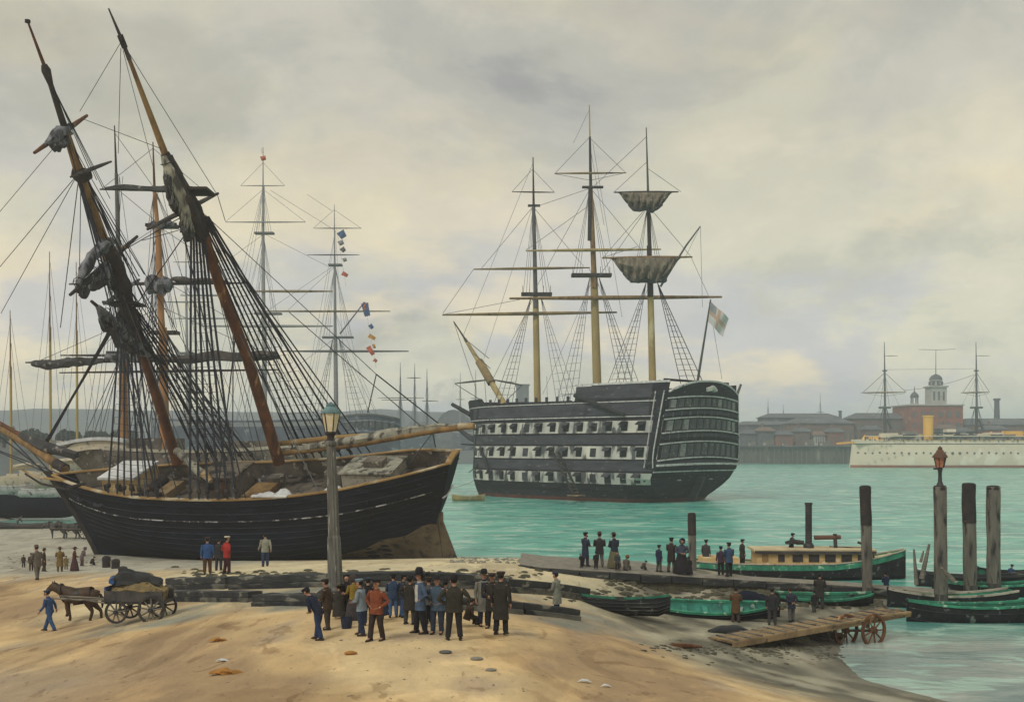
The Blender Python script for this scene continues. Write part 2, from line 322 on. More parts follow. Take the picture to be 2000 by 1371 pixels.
def height(x, y):
    x = np.asarray(x, float); y = np.asarray(y, float); q = np.stack([x.ravel(), y.ravel()], 1) / 30
    h = np.zeros(len(q))
    for i in range(0, len(q), 20000):
        c = q[i:i + 20000]
        h[i:i + 20000] = _phi(((c[:, None] - _xy[None]) ** 2).sum(-1)) @ _W[:_n] + _W[_n] + c @ _W[_n + 1:]
    x = x.ravel(); y = y.ravel()
    h = np.clip(h, -4, 3.9)
    far = np.clip(np.maximum(np.maximum((y - np.where(x < -26, 142, 112)) / 25, (x - 55) / 25), 0), 0, 1)
    h = h * (1 - far) - 4 * far
    back = np.clip((14 - y) / 10, 0, 1); h = h * (1 - back) + np.where(x > 25, -2, 3.6) * back
    return h
def G(x, y): return float(height([x], [y])[0])
_Ys = np.arange(21, 125, .2)
def on_ground(px, py, zmin=-9):
    xs = (px - 1000) / F * _Ys; zr = CH - (py - HZ) / F * _Ys; g = np.maximum(height(xs, _Ys), zmin)
    i = int(np.argmax(zr <= g)) if (zr <= g).any() else len(_Ys) - 1
    return V((float(xs[i]), float(_Ys[i]), float(g[i])))
gx = np.concatenate([[-4000, -1500, -500, -200, -110], np.arange(-75, 75.1, .45), [90, 130, 250, 600, 1500, 4000]])
gy = np.concatenate([[-400, -120, -40, -10, 5, 12], np.arange(18, 125, .45), [130, 140, 160, 250, 500, 1000, 2000, 4000]])
XX, YY = np.meshgrid(gx, gy); ZZ = height(XX, YY).reshape(XX.shape)
fine = np.array([[noise.noise(V((x * .35, y * .35, 0))) * .03 + noise.noise(V((x * 1.4, y * 1.4, 3))) * .018 if abs(x) < 75 and 18 < y < 125 else 0 for x in gx] for y in gy])
ZZ = ZZ + fine
nx, ny = len(gx), len(gy)
gv = np.stack([XX.ravel(), YY.ravel(), ZZ.ravel()], 1)
idx = np.arange(nx * ny).reshape(ny, nx)
gf = np.stack([idx[:-1, :-1], idx[:-1, 1:], idx[1:, 1:], idx[1:, :-1]], -1).reshape(-1, 4)
me = bpy.data.meshes.new('ground'); me.from_pydata(gv.tolist(), [], gf.tolist())
me.polygons.foreach_set('use_smooth', [True] * len(me.polygons))
def sst(a, b, x): t = np.clip((x - a) / (b - a), 0, 1); return t * t * (3 - 2 * t)
x, y, z = gv[:, 0], gv[:, 1], gv[:, 2]
nz1 = np.array([noise.noise(V((a * .16, b * .10, 9))) for a, b in zip(x, y)]); nz2 = np.array([noise.noise(V((a * .6, b * .35, 4))) for a, b in zip(x, y)])
def bl(c, col, t): return c * (1 - t[:, None]) + np.array(col) * t[:, None]
c = np.tile(np.array((.54, .40, .222)), (len(x), 1))
c = bl(c, (.33, .235, .145), sst(.0, .28, nz1 + nz2 * .35) * .75)                         # brown wash in the sand
c = bl(c, (.66, .53, .32), sst(.02, .30, -nz1 + nz2 * .45) * .75); c = bl(c, (.30, .24, .20), sst(.28, .5, nz2 - nz1 * .5) * .5)
c = bl(c, (.34, .27, .20), sst(-6, -14, x + nz1 * 4) * sst(40, 30, y) * .75)             # trodden, dirtier corner
c = bl(c, (.60, .54, .37), sst(47, 52, y + nz2) * sst(-24, -18, x))                      # paler strip by the hull
c = bl(c, (.42, .42, .36), sst(66, 74, y + nz2 * 2) * sst(-14, -22, x))                  # grey tidal flat
c = bl(c, (.25, .255, .215), sst(40, 41.5, y + nz2) * sst(51, 47, y) * sst(-20, -13, x) * sst(9, 5, x) * (.7 + .3 * np.clip(nz2 * 3, -1, 1)))   # mossy strip round the balks
mud = sst(2.3, 1.2, z + nz2 * .35 + nz1 * .3) * sst(.5, 4, x)
c = bl(c, (.31, .305, .235), mud)                                                        # foreshore mud
c = bl(c, (.10, .10, .085), mud * sst(-.05, .22, nz2 + .1) * .8); c = bl(c, (.42, .41, .34), mud * sst(.15, .4, -nz2) * .6)
c = bl(c, (.13, .135, .12), sst(.30, .02, z) * sst(-6, 2, x) * .85)                      # wet edge
me.color_attributes.new('tone', 'FLOAT_COLOR', 'POINT').data.foreach_set('color', np.hstack([c, np.ones((len(c), 1))]).ravel())
M['ground'] = mat('ground', (1.10, 1.08, 1.04), (.80, .79, .80), scale=.55, rough=.95, bump=.5, bscale=3.5, stretch=(1.2, .65, 1), attr='tone', c3=(.15, .125, .10), s3=4.5, f3=(.66, .74), spec=.15, detail=9)
gt = M['ground'].node_tree; gn = gt.nodes; gl_ = gt.links; gb_ = gn['Principled BSDF']; base_ = gb_.inputs['Base Color'].links[0].from_socket
gtc = gn.new('ShaderNodeTexCoord')
def wash(sc, st, off, a, b_, col, fac, prev, dist=1.2, mode='MIX'):
    mp = gn.new('ShaderNodeMapping'); mp.inputs['Scale'].default_value = st; mp.inputs['Location'].default_value = (off, off * .7, 0); gl_.new(gtc.outputs['Object'], mp.inputs[0])
    q = gn.new('ShaderNodeTexNoise'); q.inputs['Scale'].default_value = sc; q.inputs['Detail'].default_value = 7; q.inputs['Roughness'].default_value = .6; q.inputs['Distortion'].default_value = dist
    gl_.new(mp.outputs[0], q.inputs['Vector']); r_ = ramp(gn.new('ShaderNodeValToRGB'), (a, (0, 0, 0)), (b_, (fac, fac, fac)), mode='LINEAR'); gl_.new(q.outputs[0], r_.inputs[0])
    mx = gn.new('ShaderNodeMix'); mx.data_type = 'RGBA'; mx.blend_type = mode; gl_.new(r_.outputs[0], mx.inputs[0]); gl_.new(prev, mx.inputs[6]); mx.inputs[7].default_value = (*col, 1); return mx.outputs[2]
o_ = wash(.17, (1.1, .55, 1), 3, .54, .57, (.78, .75, .73), .7, base_, mode='MULTIPLY')      # damp, trodden patches with a clear edge
o_ = wash(.24, (1.0, .5, 1), 9, .56, .60, (1.22, 1.2, 1.15), .8, o_, mode='MULTIPLY')        # dry pale drifts
o_ = wash(.6, (1.1, .5, 1), 21, .60, .63, (.62, .56, .52), .7, o_, mode='MULTIPLY')
o_ = wash(9, (1, 1, 1), 5, .64, .70, (.60, .58, .55), .7, o_, .2, mode='MULTIPLY')           # grit
gl_.new(o_, gb_.inputs['Base Color'])
me.materials.append(M['ground'])
ground = bpy.data.objects.new('ground', me); COL.objects.link(ground); tag(ground, kind='structure')

# ------------------------------------------------------------------ water
wx = np.concatenate([[-4000, -1200, -300, -100], np.arange(-70, 90, 1.5), [110, 200, 400, 900, 1800, 4000]])
wy = np.concatenate([[-200, 10], np.arange(30, 250, 1.5), [260, 300, 400, 600, 1000, 1800, 4000]])
WX, WY = np.meshgrid(wx, wy); dp = -height(WX, WY)
wv = np.stack([WX.ravel(), WY.ravel(), np.zeros(WX.size)], 1); nx, ny = len(wx), len(wy)
idx = np.arange(nx * ny).reshape(ny, nx)
gf = np.stack([idx[:-1, :-1], idx[:-1, 1:], idx[1:, 1:], idx[1:, :-1]], -1).reshape(-1, 4)
me = bpy.data.meshes.new('water'); me.from_pydata(wv.tolist(), [], gf.tolist())
sh = np.clip(1 - dp / 1.6, 0, 1); x = wv[:, 0]; y = wv[:, 1]
c = np.tile(np.array((.095, .40, .335)), (len(x), 1))
near = sst(62, 50, y) * sst(0, 8, x)
c = bl(c, (.30, .36, .34), np.clip(np.maximum(near * .95, sh * .55 * sst(60, 40, y)), 0, 1))          # thin water over mud, blue grey
c = bl(c, (.20, .36, .32), sst(-10, -30, x) * .7)
c = bl(c, (.10, .34, .30), sst(140, 200, y) * .5)
me.color_attributes.new('tone', 'FLOAT_COLOR', 'POINT').data.foreach_set('color', np.hstack([c, np.ones((len(c), 1))]).ravel())
m = bpy.data.materials.new('harbour_water'); m.use_nodes = True; t = m.node_tree; n = t.nodes; l = t.links; b = n['Principled BSDF']
b.inputs['Roughness'].default_value = .25; b.inputs['Specular IOR Level'].default_value = .16
tcn = n.new('ShaderNodeTexCoord')
def wn(sc, st, det, off=0):
    mp = n.new('ShaderNodeMapping'); mp.inputs['Scale'].default_value = st; mp.inputs['Location'].default_value = (off, off, 0); l.new(tcn.outputs['Object'], mp.inputs[0])
    q = n.new('ShaderNodeTexNoise'); q.inputs['Scale'].default_value = sc; q.inputs['Detail'].default_value = det; q.inputs['Roughness'].default_value = .6; q.inputs['Distortion'].default_value = .6
    l.new(mp.outputs[0], q.inputs['Vector']); return q.outputs[0]
at = n.new('ShaderNodeAttribute'); at.attribute_name = 'tone'
s1 = ramp(n.new('ShaderNodeValToRGB'), (.34, (.56, .66, .70)), (.46, (.92, .95, .96)), (.56, (1.2, 1.1, 1.08)), (.66, (1.5, 1.25, 1.22)), mode='LINEAR'); l.new(wn(.30, (.55, .8, 1), 7), s1.inputs[0])  # light and dark ripple strokes painted into the water colour
s2 = ramp(n.new('ShaderNodeValToRGB'), (.40, (.80, .84, .86)), (.60, (1.14, 1.1, 1.08)), mode='LINEAR'); l.new(wn(.05, (.35, 1.2, 1), 4, 7), s2.inputs[0])
mx = n.new('ShaderNodeMix'); mx.data_type = 'RGBA'; mx.blend_type = 'MULTIPLY'; mx.inputs[0].default_value = 1
l.new(at.outputs['Color'], mx.inputs[6]); l.new(s1.outputs[0], mx.inputs[7])
s3 = ramp(n.new('ShaderNodeValToRGB'), (.53, (0, 0, 0)), (.60, (1, 1, 1)), mode='LINEAR'); l.new(wn(.40, (.55, 1.0, 1), 8, 11), s3.inputs[0])  # mask for pale ripple highlights, painted as colour
mx3 = n.new('ShaderNodeMix'); mx3.data_type = 'RGBA'; mx3.inputs[7].default_value = (.42, .62, .54, 1)
sm = n.new('ShaderNodeMath'); sm.operation = 'MULTIPLY'; sm.inputs[1].default_value = .8; l.new(s3.outputs[0], sm.inputs[0]); l.new(sm.outputs[0], mx3.inputs[0]); l.new(mx.outputs[2], mx3.inputs[6])
mx2 = n.new('ShaderNodeMix'); mx2.data_type = 'RGBA'; mx2.blend_type = 'MULTIPLY'; mx2.inputs[0].default_value = 1
l.new(mx3.outputs[2], mx2.inputs[6]); l.new(s2.outputs[0], mx2.inputs[7]); l.new(mx2.outputs[2], b.inputs['Base Color'])
bp = n.new('ShaderNodeBump'); bp.inputs['Strength'].default_value = .6; bp.inputs['Distance'].default_value = .35
l.new(wn(.8, (.35, 1, 1), 6, 3), bp.inputs['Height']); l.new(bp.outputs[0], b.inputs['Normal'])
me.materials.append(m); M['harbour_water'] = m
water = bpy.data.objects.new('water', me); COL.objects.link(water); tag(water, kind='structure')

# ------------------------------------------------------------------ far shore and hills
def land(name, prof, y0, y1, hz0, m_, seed, base=-4):
    """a ridge whose skyline height (m) follows prof over x, rising from y0 to y1"""
    xs = np.linspace(prof[0][0], prof[-1][0], 90); rows = []
    for k in range(9):
        t = k / 8; yy = lerp(y0, y1, t)
        rows.append([V((xx, yy + 12 * noise.noise(V((xx * .01, k, seed))), lerp(hz0, interp(xx, prof), math.sin(t * math.pi / 2)) + (noise.noise(V((xx * .03, k * .7, seed))) * 2.2 * t))) for xx in xs])
    rows.insert(0, [V((p.x, p.y - 2, base)) for p in rows[0]]); rows.append([V((p.x, p.y + 60, base)) for p in rows[-1]])
    return tag(MB().loft(rows).build(name, m_), kind='structure')
def hx(px, Y): return (px - 1000) / F * Y
def hzz(py, Y): return CH - (py - HZ) / F * Y
Yh = 1250
land('hills', [(hx(a, Yh), hzz(b_, Yh)) for a, b_ in [(-700, 806), (-300, 800), (0, 803), (150, 799), (330, 803), (520, 806), (650, 806), (760, 800), (860, 806), (950, 806), (1100, 812), (1350, 822), (1600, 832), (1900, 838), (2700, 838)]], 900, Yh, 4, 'hill_hazed', 3)
land('far_shore', [(hx(a, 640), 6.5) for a in (-500, 1000, 1430)], 560, 640, .4, 'hill_hazed', 8)
# ------------------------------------------------------------------ quay and dockyard on the right
Yq = 560
t = thing('quay_wall', P(1560, 905, Yq), 'long dark stained harbour quay wall behind the white steamship', 'quay wall')
MB().box(((hx(1425, Yq) + hx(2600, Yq)) / 2, Yq + 22, 3), (hx(2600, Yq) - hx(1425, Yq), 44, 11.5)).build('wall_face', 'quay_stone', t)
MB().box(((hx(1425, Yq) + hx(2600, Yq)) / 2, Yq + 21, 9.15), (hx(2600, Yq) - hx(1425, Yq) + 1, 46, .7)).build('coping', 'slate', t)
for k in range(26):
    xx = hx(1440 + k * 9, Yq)
    MB().box((xx, Yq - .3, 3.6), (.55, .5, 9)).build('fender_post', 'pile_wood', t)
def windows(t, Y, x0, x1, z0, z1, n, rows=1, m_='glass_dim'):
    for r_ in range(rows):
        zc_ = lerp(z0, z1, (r_ + .5) / rows); hh = (z1 - z0) / rows * .55
        for k in range(n):
            xc = lerp(x0, x1, (k + .5) / n); MB().box((xc, Y - .03, zc_), ((x1 - x0) / n * .42, .3, hh)).build('window', m_, t)
def block(name, label, cat, Y, px0, px1, pyt, pyb, depth, wall, roof, wins, rows=1, hip=None, group=None):
    t = thing(name, P((px0 + px1) / 2, pyb, Y), label, cat, group)
    x0, x1 = hx(px0, Y), hx(px1, Y); z0, z1 = hzz(pyb, Y), hzz(pyt, Y)
    MB().box(((x0 + x1) / 2, Y + depth / 2, (z0 + z1) / 2), (x1 - x0, depth, z1 - z0)).build('wall', wall, t)
    h = hip if hip is not None else 2.2
    if h > 0:
        e = .8; m = MB()
        a = [V((x0 - e, Y - e, z1)), V((x1 + e, Y - e, z1)), V((x1 + e, Y + depth + e, z1)), V((x0 - e, Y + depth + e, z1))]
        r0 = V((x0 + min(5, (x1 - x0) * .15), Y + depth / 2, z1 + h)); r1 = V((x1 - min(5, (x1 - x0) * .15), Y + depth / 2, z1 + h))
        lo_ = [p - V((0, 0, .35)) for p in a]
        m.add(a + lo_ + [r0, r1], [(0, 1, 9, 8), (1, 2, 9), (2, 3, 8, 9), (3, 0, 8), (4, 5, 1, 0), (5, 6, 2, 1), (6, 7, 3, 2), (7, 4, 0, 3), (7, 6, 5, 4)])
        rf = m.build('roof', roof, t)
    else: MB().box(((x0 + x1) / 2, Y + depth / 2, z1 + .35), (x1 - x0 + 1.2, depth + 1.2, .7)).build('roof', roof, t)
    if wins: windows(t, Y, x0 + .5, x1 - .5, z0 + (z1 - z0) * .12, z1 - (z1 - z0) * .08, wins, rows)
    return t
Yb = 592
block('dock_shed', 'low grey dock shed next to the big warship stern', 'shed', Yb + 30, 1440, 1560, 829, 872, 16, 'slate', 'slate', 7, hip=2)
block('warehouse', 'long faded red brick warehouse with slate roof on quay', 'warehouse', Yb, 1545, 1668, 826, 872, 18, 'brick_brown', 'slate', 11, hip=3)
block('warehouse', 'taller brick warehouse block just left of the red tower', 'warehouse', Yb + 4, 1664, 1778, 817, 872, 18, 'brick_brown', 'slate', 10, hip=3.2, rows=2)
block('warehouse', 'low brick dock building right of the red tower block', 'warehouse', Yb - 2, 1880, 2060, 829, 872, 18, 'brick_brown', 'slate', 12, hip=3.5)
block('warehouse', 'hazy blue grey store roof seen behind the brick warehouses', 'warehouse', Yb + 45, 1490, 1640, 815, 872, 14, 'slate', 'slate', 0, hip=2.5)
T = block('signal_tower', 'square red brick tower block carrying a pale clock lantern and flagstaff', 'tower', Yb - 6, 1776, 1881, 792, 872, 26, 'brick_red', 'stone_pale', 6, hip=0, rows=3)
xc = hx(1825, Yb + 6); zb = hzz(791, Yb)
m = MB(); m.box((xc, Yb + 4, zb + 4.8), (8.6, 8.6, 9.6)); m.build('clock_stage', 'stone_pale', T)
for k in (-1, 0, 1): MB().box((xc + k * 2.6, Yb - .4, zb + 5), (.9, .3, 4.6)).build('louver', 'slate', T)
MB().box((xc, Yb + 4, zb + 10), (10, 10, .8)).build('cornice', 'stone_pale', T)
MB().lathe([(3.2, zb + 10.4), (3.2, zb + 13.2), (3.7, zb + 13.3), (3.7, zb + 13.7)], (xc, Yb + 4, 0), 8, smooth=False).build('lantern_stage', 'stone_pale', T)
for k in range(8):
    a = k * math.pi / 4; MB().box((xc + 3.22 * math.sin(a), Yb + 4 - 3.22 * math.cos(a), zb + 11.9), (1.1, 1.1, 1.8)).build('opening', 'slate', T)
MB().lathe([(3.5, zb + 13.7), (3.2, zb + 15), (2.1, zb + 16.2), (.5, zb + 16.9), (.1, zb + 17.3)], (xc, Yb + 4, 0), 12).build('dome', 'slate', T)
MB().tube([(xc, Yb + 4, zb + 17), (xc, Yb + 4, zb + 30)], [.22, .12]).build('flagstaff', 'mast_grey', T)
MB().tube([(xc - 9.5, Yb + 4, zb + 30.3), (xc + 1, Yb + 4, zb + 30), (xc + 10.5, Yb + 4, zb + 30.5)], .13).build('signal_yard', 'mast_grey', T)
ck = thing('cupola', P(1787, 792, Yb), 'small domed bell cupola on the corner of the red tower', 'cupola')
xk = hx(1786, Yb + 2); zk = hzz(788, Yb)
for sx in (-1, 1):
    for sy in (-1, 1): MB().box((xk + sx * 1.3, Yb + 2 + sy * 1.3, zk + 1.6), (.5, .5, 3.4)).build('column', 'slate', ck)
MB().lathe([(2.2, zk + 3.2), (2.3, zk + 3.8), (1.9, zk + 5), (1, zk + 5.9), (.3, zk + 6.6), (.12, zk + 9.5)], (xk, Yb + 2, 0), 12).build('dome', 'slate', ck)
MB().box((xk, Yb + 2, zk - .2), (3.6, 3.6, .8)).build('base', 'stone_pale', ck)
t = thing('chimney_stack', P(1947, 820, Yb + 30), 'tall grey factory chimney at the far right of the dockyard', 'chimney')
MB().lathe([(1.7, 18), (1.35, hzz(782, Yb + 30)), (1.9, hzz(782, Yb + 30)), (1.9, hzz(778, Yb + 30))], (hx(1947, Yb + 30), Yb + 30, 0), 12).build('shaft', 'slate', t)
MB().box((hx(1947, Yb + 30), Yb + 30, 11), (4.5, 4.5, 15)).build('base', 'brick_brown', t)
t = thing('chimney_stack', P(1645, 815, Yb + 50), 'short hazy chimney rising above the warehouse roofs', 'chimney')
MB().lathe([(1.1, 9), (.9, hzz(804, Yb + 50)), (1.2, hzz(804, Yb + 50)), (1.2, hzz(802, Yb + 50))], (hx(1641, Yb + 50), Yb + 50, 0), 10).build('shaft', 'slate', t)
rnd = random.Random(3)
hl_ = ['first low dock house from the warship stern', 'second dock house from the warship stern, slate fronted', 'third dock house from the warship stern, reddish', 'fourth dock house from the warship stern', 'fifth dock house from the warship stern, pale fronted', 'small dock house just left of the steamship bow', 'low dock house above the steamship forecastle', 'low dock house right of the steamship funnel', 'pale dock house left of the steamship main mast', 'dock house at the right edge below the factory chimney']
for k, (a, b_, top, mm) in enumerate([(1452, 1478, 846, 'slate'), (1481, 1512, 841, 'slate'), (1516, 1548, 848, 'brick_red'), (1553, 1582, 842, 'brick_brown'), (1590, 1612, 849, 'stone_pale'), (1618, 1648, 843, 'brick_red'), (1690, 1722, 838, 'brick_brown'), (1836, 1868, 836, 'slate'), (1872, 1898, 842, 'stone_pale'), (1920, 1968, 838, 'brick_red')]):
    t = block('dock_house', hl_[k], 'house', Yb - 16 - (k % 3) * 3, a, b_, top, 872, 8, mm, ['slate', 'brick_brown', 'slate'][k % 3], 4, hip=2.0, group='low houses along the dock')
    xx = hx(lerp(a, b_, .25), Yb - 12); MB().box((xx, Yb - 12, hzz(top, Yb) + 2.2), (1.0, 1.0, 3.4)).build('chimney', 'brick_brown', t)
# quayside clutter: carts, crates, bollards in a line along the coping
for k, (px, h_, w_) in enumerate([(1468, 1.6, 4), (1500, 2.1, 6), (1532, 1.4, 3), (1580, 2.4, 5), (1612, 1.8, 7)]):
    t = thing('cargo_pile', P(px, 866, Yq + 4), ['flat dark cargo stack on the quay, nearest the warship stern', 'broad cargo stack on the quay, second from the warship', 'smallest low cargo stack on the quay', 'tall dark cargo stack on the quay before the warehouse', 'widest cargo stack on the quay beside the steamship bow'][k], 'cargo', 'cargo stacks along the quay')
    xx = hx(px, Yq + 4); z0 = 9.5
    MB().box((xx, Yq + 4, z0 + h_ / 2), (w_, 2, h_)).box((xx + w_ * .2, Yq + 3.8, z0 + h_ + .4), (w_ * .4, 1.5, .8)).build('crate', 'wood_grey', t)
    MB().box((xx - w_ * .35, Yq + 2.9, z0 + h_ * .3), (w_ * .2, .5, h_ * .6)).build('sack', 'pale_wood', t)
# building sheds and a mill in the haze behind the two big ships
for k, px in enumerate((885, 955)):
    Y = 700; t = thing('ship_shed', P(px, 858, Y), ['hazy round roofed boat shed left of the pair, near the long boom end', 'hazy round roofed boat shed right of the pair, beside the big bow'][k], 'shed', 'round roofed sheds across the water')
    x0 = hx(px - 38, Y); x1 = hx(px + 38, Y); zt = hzz(800, Y); xm = (x0 + x1) / 2; w_ = (x1 - x0) / 2
    MB().box((xm, Y + 20, 7), (w_ * 2, 40, 10)).build('wall', 'slate', t)
    prof = [(math.cos(a) * (w_ + .6), 12 + math.sin(a) * (zt - 12)) for a in np.linspace(0, math.pi, 15)]
    MB().loft([[V((xm + a, yy, b_)) for a, b_ in prof] for yy in (Y - .5, Y + 41)], False, True).build('roof', 'slate', t)
    MB().box((xm, Y - .2, 7), (w_ * .9, .4, 9)).build('door', 'mast_grey', t)
t = block('mill', 'pale blue square mill block behind the bowsprit of the warship', 'building', 800, 1008, 1033, 752, 850, 14, 'slate', 'slate', 2, hip=0, rows=4)
for k, (a, b_, top, lab) in enumerate([(470, 560, 846, 'low hazy waterside store behind the black mast shrouds'), (600, 640, 840, 'small hazy gabled store left of the street lamp'), (792, 842, 836, 'long hazy store roof beyond the boom'), (1075, 1140, 838, 'hazy store roof behind the white gun band')]):
    block('waterside_store', lab, 'building', 690 + k * 4, a, b_, top, 862, 12, 'brick_brown' if k == 2 else 'slate', 'slate', 5, hip=4, group='hazy stores across the water')
# smoke drifting off the far works
def smoke():
    m = MB(); c = P(872, 768, 760); rows = []
    for i in range(9):
        th = math.pi * i / 8
        rows.append([c + V((math.sin(th) * math.cos(p) * 16, math.sin(th) * math.sin(p) * 12, -math.cos(th) * 10 + math.sin(th) * math.cos(p) * 4)) for p in np.linspace(0, 2 * math.pi, 14, endpoint=False)])
    m.loft(rows, True)
    mt = bpy.data.materials.new('smoke'); mt.use_nodes = True; tt = mt.node_tree; tt.nodes.remove(tt.nodes['Principled BSDF'])
    pv = tt.nodes.new('ShaderNodeVolumePrincipled'); pv.inputs['Color'].default_value = (.92, .95, 1, 1)
    tcn = tt.nodes.new('ShaderNodeTexCoord'); nz = tt.nodes.new('ShaderNodeTexNoise'); nz.inputs['Scale'].default_value = .12; nz.inputs['Detail'].default_value = 3
    tt.links.new(tcn.outputs['Object'], nz.inputs['Vector']); rp = ramp(tt.nodes.new('ShaderNodeValToRGB'), (.45, (0, 0, 0)), (.75, (.10, .10, .10)), mode='LINEAR')
    tt.links.new(nz.outputs[0], rp.inputs[0]); tt.links.new(rp.outputs[0], pv.inputs['Density']); tt.links.new(pv.outputs[0], tt.nodes['Material Output'].inputs['Volume'])
    M['smoke'] = mt
    tag(m.build('smoke', 'smoke'), 'pale bluish steam drifting above the far boat sheds', 'smoke', kind='stuff')
smoke()

# ------------------------------------------------------------------ trees along the left far bank
def tree(px, py0, top, wd, Y, label):
    t = thing('tree', P(px, py0, Y), label, 'tree', 'trees on the far left bank')
    x0 = hx(px, Y); z0 = hzz(py0, Y); z1 = hzz(top, Y); h = z1 - z0; r = wd / F * Y / 2
    rnd = random.Random(int(px)); m = MB()
    m.tube([(x0, Y, z0 - 1), (x0 + .1, Y, z0 + h * .3), (x0, Y, z0 + h * .7)], [r * .12, r * .09, r * .04])
    for k in range(5):
        a = rnd.uniform(0, 6.28); m.tube([(x0, Y, z0 + h * (.25 + .08 * k)), (x0 + math.cos(a) * r * .6, Y + math.sin(a) * r * .6, z0 + h * (.5 + .08 * k))], [r * .06, r * .02], 5)
    m.build('trunk', 'bark', t)
    m = MB(); cl = [(rnd.uniform(-.6, .6), rnd.uniform(-.6, .6), rnd.uniform(.3, .85), rnd.uniform(.28, .5)) for _ in range(11)]
    for k in range(1500):
        q = rnd.choice(cl); d = V((rnd.gauss(0, 1), rnd.gauss(0, 1), rnd.gauss(0, .8))); d.normalize(); d *= q[3] * (rnd.random() ** .35)
        c = V((x0 + (q[0] + d.x) * r, Y + (q[1] + d.y) * r, z0 + h * (.12 + .62 * q[2]) + d.z * r * .75))
        a = V((rnd.gauss(0, 1), rnd.gauss(0, 1), rnd.gauss(0, 1))).normalized(); b_ = a.orthogonal().normalized(); e = a.cross(b_); s_ = r * rnd.uniform(.07, .13)
        m.add([c + b_ * s_, c + e * s_, c - b_ * s_, c - e * s_], [(0, 1, 2, 3)])
    m.build('crown', 'leaf_dark', t)
for q in [(8, 868, 824, 62, 330, 'dark round tree at the far left edge behind the bowsprit'), (62, 862, 838, 60, 345, 'low spreading tree between the small yellow masts'), (135, 868, 834, 52, 345, 'round tree right of the tall yellow mast'),
          (186, 868, 838, 48, 340, 'bushy tree above the white deckhouse roof'), (238, 870, 833, 60, 350, 'broad dark tree behind the orange mast foot'), (420, 870, 838, 60, 360, 'dark tree seen through the middle of the black shrouds'), (480, 868, 836, 50, 360, 'round dark tree seen through the right hand shrouds'), (560, 868, 832, 60, 365, 'dark tree left of the lamp behind the brown mast')]:
    tree(*q)
# land for those trees
land('bank', [(hx(a, 350), hzz(862, 350)) for a in (-900, 300, 640)], 322, 352, .3, 'hill_hazed', 5)
# ------------------------------------------------------------------ the beached brig, heeled towards the viewer
BA, BH, BL = R(16), R(21), 31.0
fwd = V((-math.cos(BA), math.sin(BA), 0)); prt0 = V((-math.sin(BA), -math.cos(BA), 0)); ZU = V((0, 0, 1))
prt = prt0 * math.cos(BH) - ZU * math.sin(BH); upv = ZU * math.cos(BH) + prt0 * math.sin(BH)
KS = V((hx(866, 85.5), 85.5, .55))
brig = thing('brig', KS, 'big black two masted brig beached and leaning, dark shrouds and grey furled sails', 'sailing ship')
plan = [(0, .12), (.03, 1.0), (.07, 1.9), (.13, 2.9), (.22, 3.7), (.38, 4.15), (.6, 4.2), (.8, 3.9), (.86, 3.65), (.91, 3.2), (.95, 2.55), (.98, 1.85), (1, 1.35)]
sheer = [(0, 7.6), (.06, 7.35), (.15, 7.1), (.3, 6.95), (.5, 6.85), (.68, 7.05), (.82, 7.5), (.93, 8.1), (1, 8.5)]
eexp = [(0, 1.5), (.1, 1.1), (.25, .6), (.45, .42), (.65, .5), (.8, 1.0), (.92, 2.0), (1, 3.6)]
cut = [(0, 1), (.2, .8), (.45, .5), (.65, .55), (.85, .9), (1, 1)]
def bpt(s, y, h, dx=0.0):
    rk = 0
    if s < .18: rk = (1 - s / .18) ** 1.3 * 2.7 * (max(h, 0) / 7.5) ** 1.3
    if s > .86: rk = -((s - .86) / .14) ** 1.2 * 1.9 * max(0, (h - 3.6) / 4.6) ** .8
    return KS + fwd * ((1 - s) * BL + rk + dx) + ZU * (-.75 * (1 - s)) + prt * y + upv * h
def brail(s): return interp(s, sheer)
def bhalf(s, u):
    e = interp(s, eexp); c = interp(s, cut)
    v = math.sin(math.pi / 2 * min(1, max(u, 0) / c)) ** e
    return .12 + (interp(s, plan) - .12) * v * (1 - .05 * max(0, (u - .8) / .2))
SS = [0, .015, .03, .05, .075, .1, .14, .18, .23, .28, .34, .4, .46, .52, .58, .64, .7, .75, .8, .84, .88, .91, .94, .96, .98, 1]
UU = [0, .04, .1, .17, .24, .32, .4, .48, .56, .64, .72, .8, .9, 1]
rows = []
for s in SS:
    H = brail(s)
    rows.append([bpt(s, bhalf(s, u), u * H) for u in UU[::-1]] + [bpt(s, -bhalf(s, u), u * H) for u in UU])
m = MB()
nu = len(UU)
def hm(i, j):
    u = UU[nu - 1 - j] if j < nu else UU[j - nu]
    s = SS[i]
    return 0 if u > .70 else 1
m.loft(rows, mf=hm)
def endcap(row, mi):
    for j in range(nu - 1):
        m.add([row[j], row[j + 1], row[2 * nu - 2 - j], row[2 * nu - 1 - j]], [(0, 1, 2, 3)], 0 if UU[nu - 1 - j] > .5 else mi)
endcap(rows[-1], 2); endcap(rows[0], 1)
hull = m.build('hull', ['black_planking', 'navy_planking', 'mud_bottom'], brig)
def railpt(s, side, dy=0, dh=0, dx=0): return bpt(s, side * (bhalf(s, 1) + dy), brail(s) + dh, dx)
for side in (1, -1):          # pale muddy bottom coat showing under the run aft
    rr = []
    for s in np.linspace(.66, 1.0, 22):
        hh = 3.2 * max(0.02, (s - .66) / .34) ** .75 * (1 + .07 * math.sin(s * 60)); rr.append([bpt(s, side * (bhalf(s, max(0, k / 8 * hh / brail(s))) + .035), k / 8 * hh) for k in range(9)])
    MB().loft(rr).build('bottom_coat', 'mud_bottom', hull)
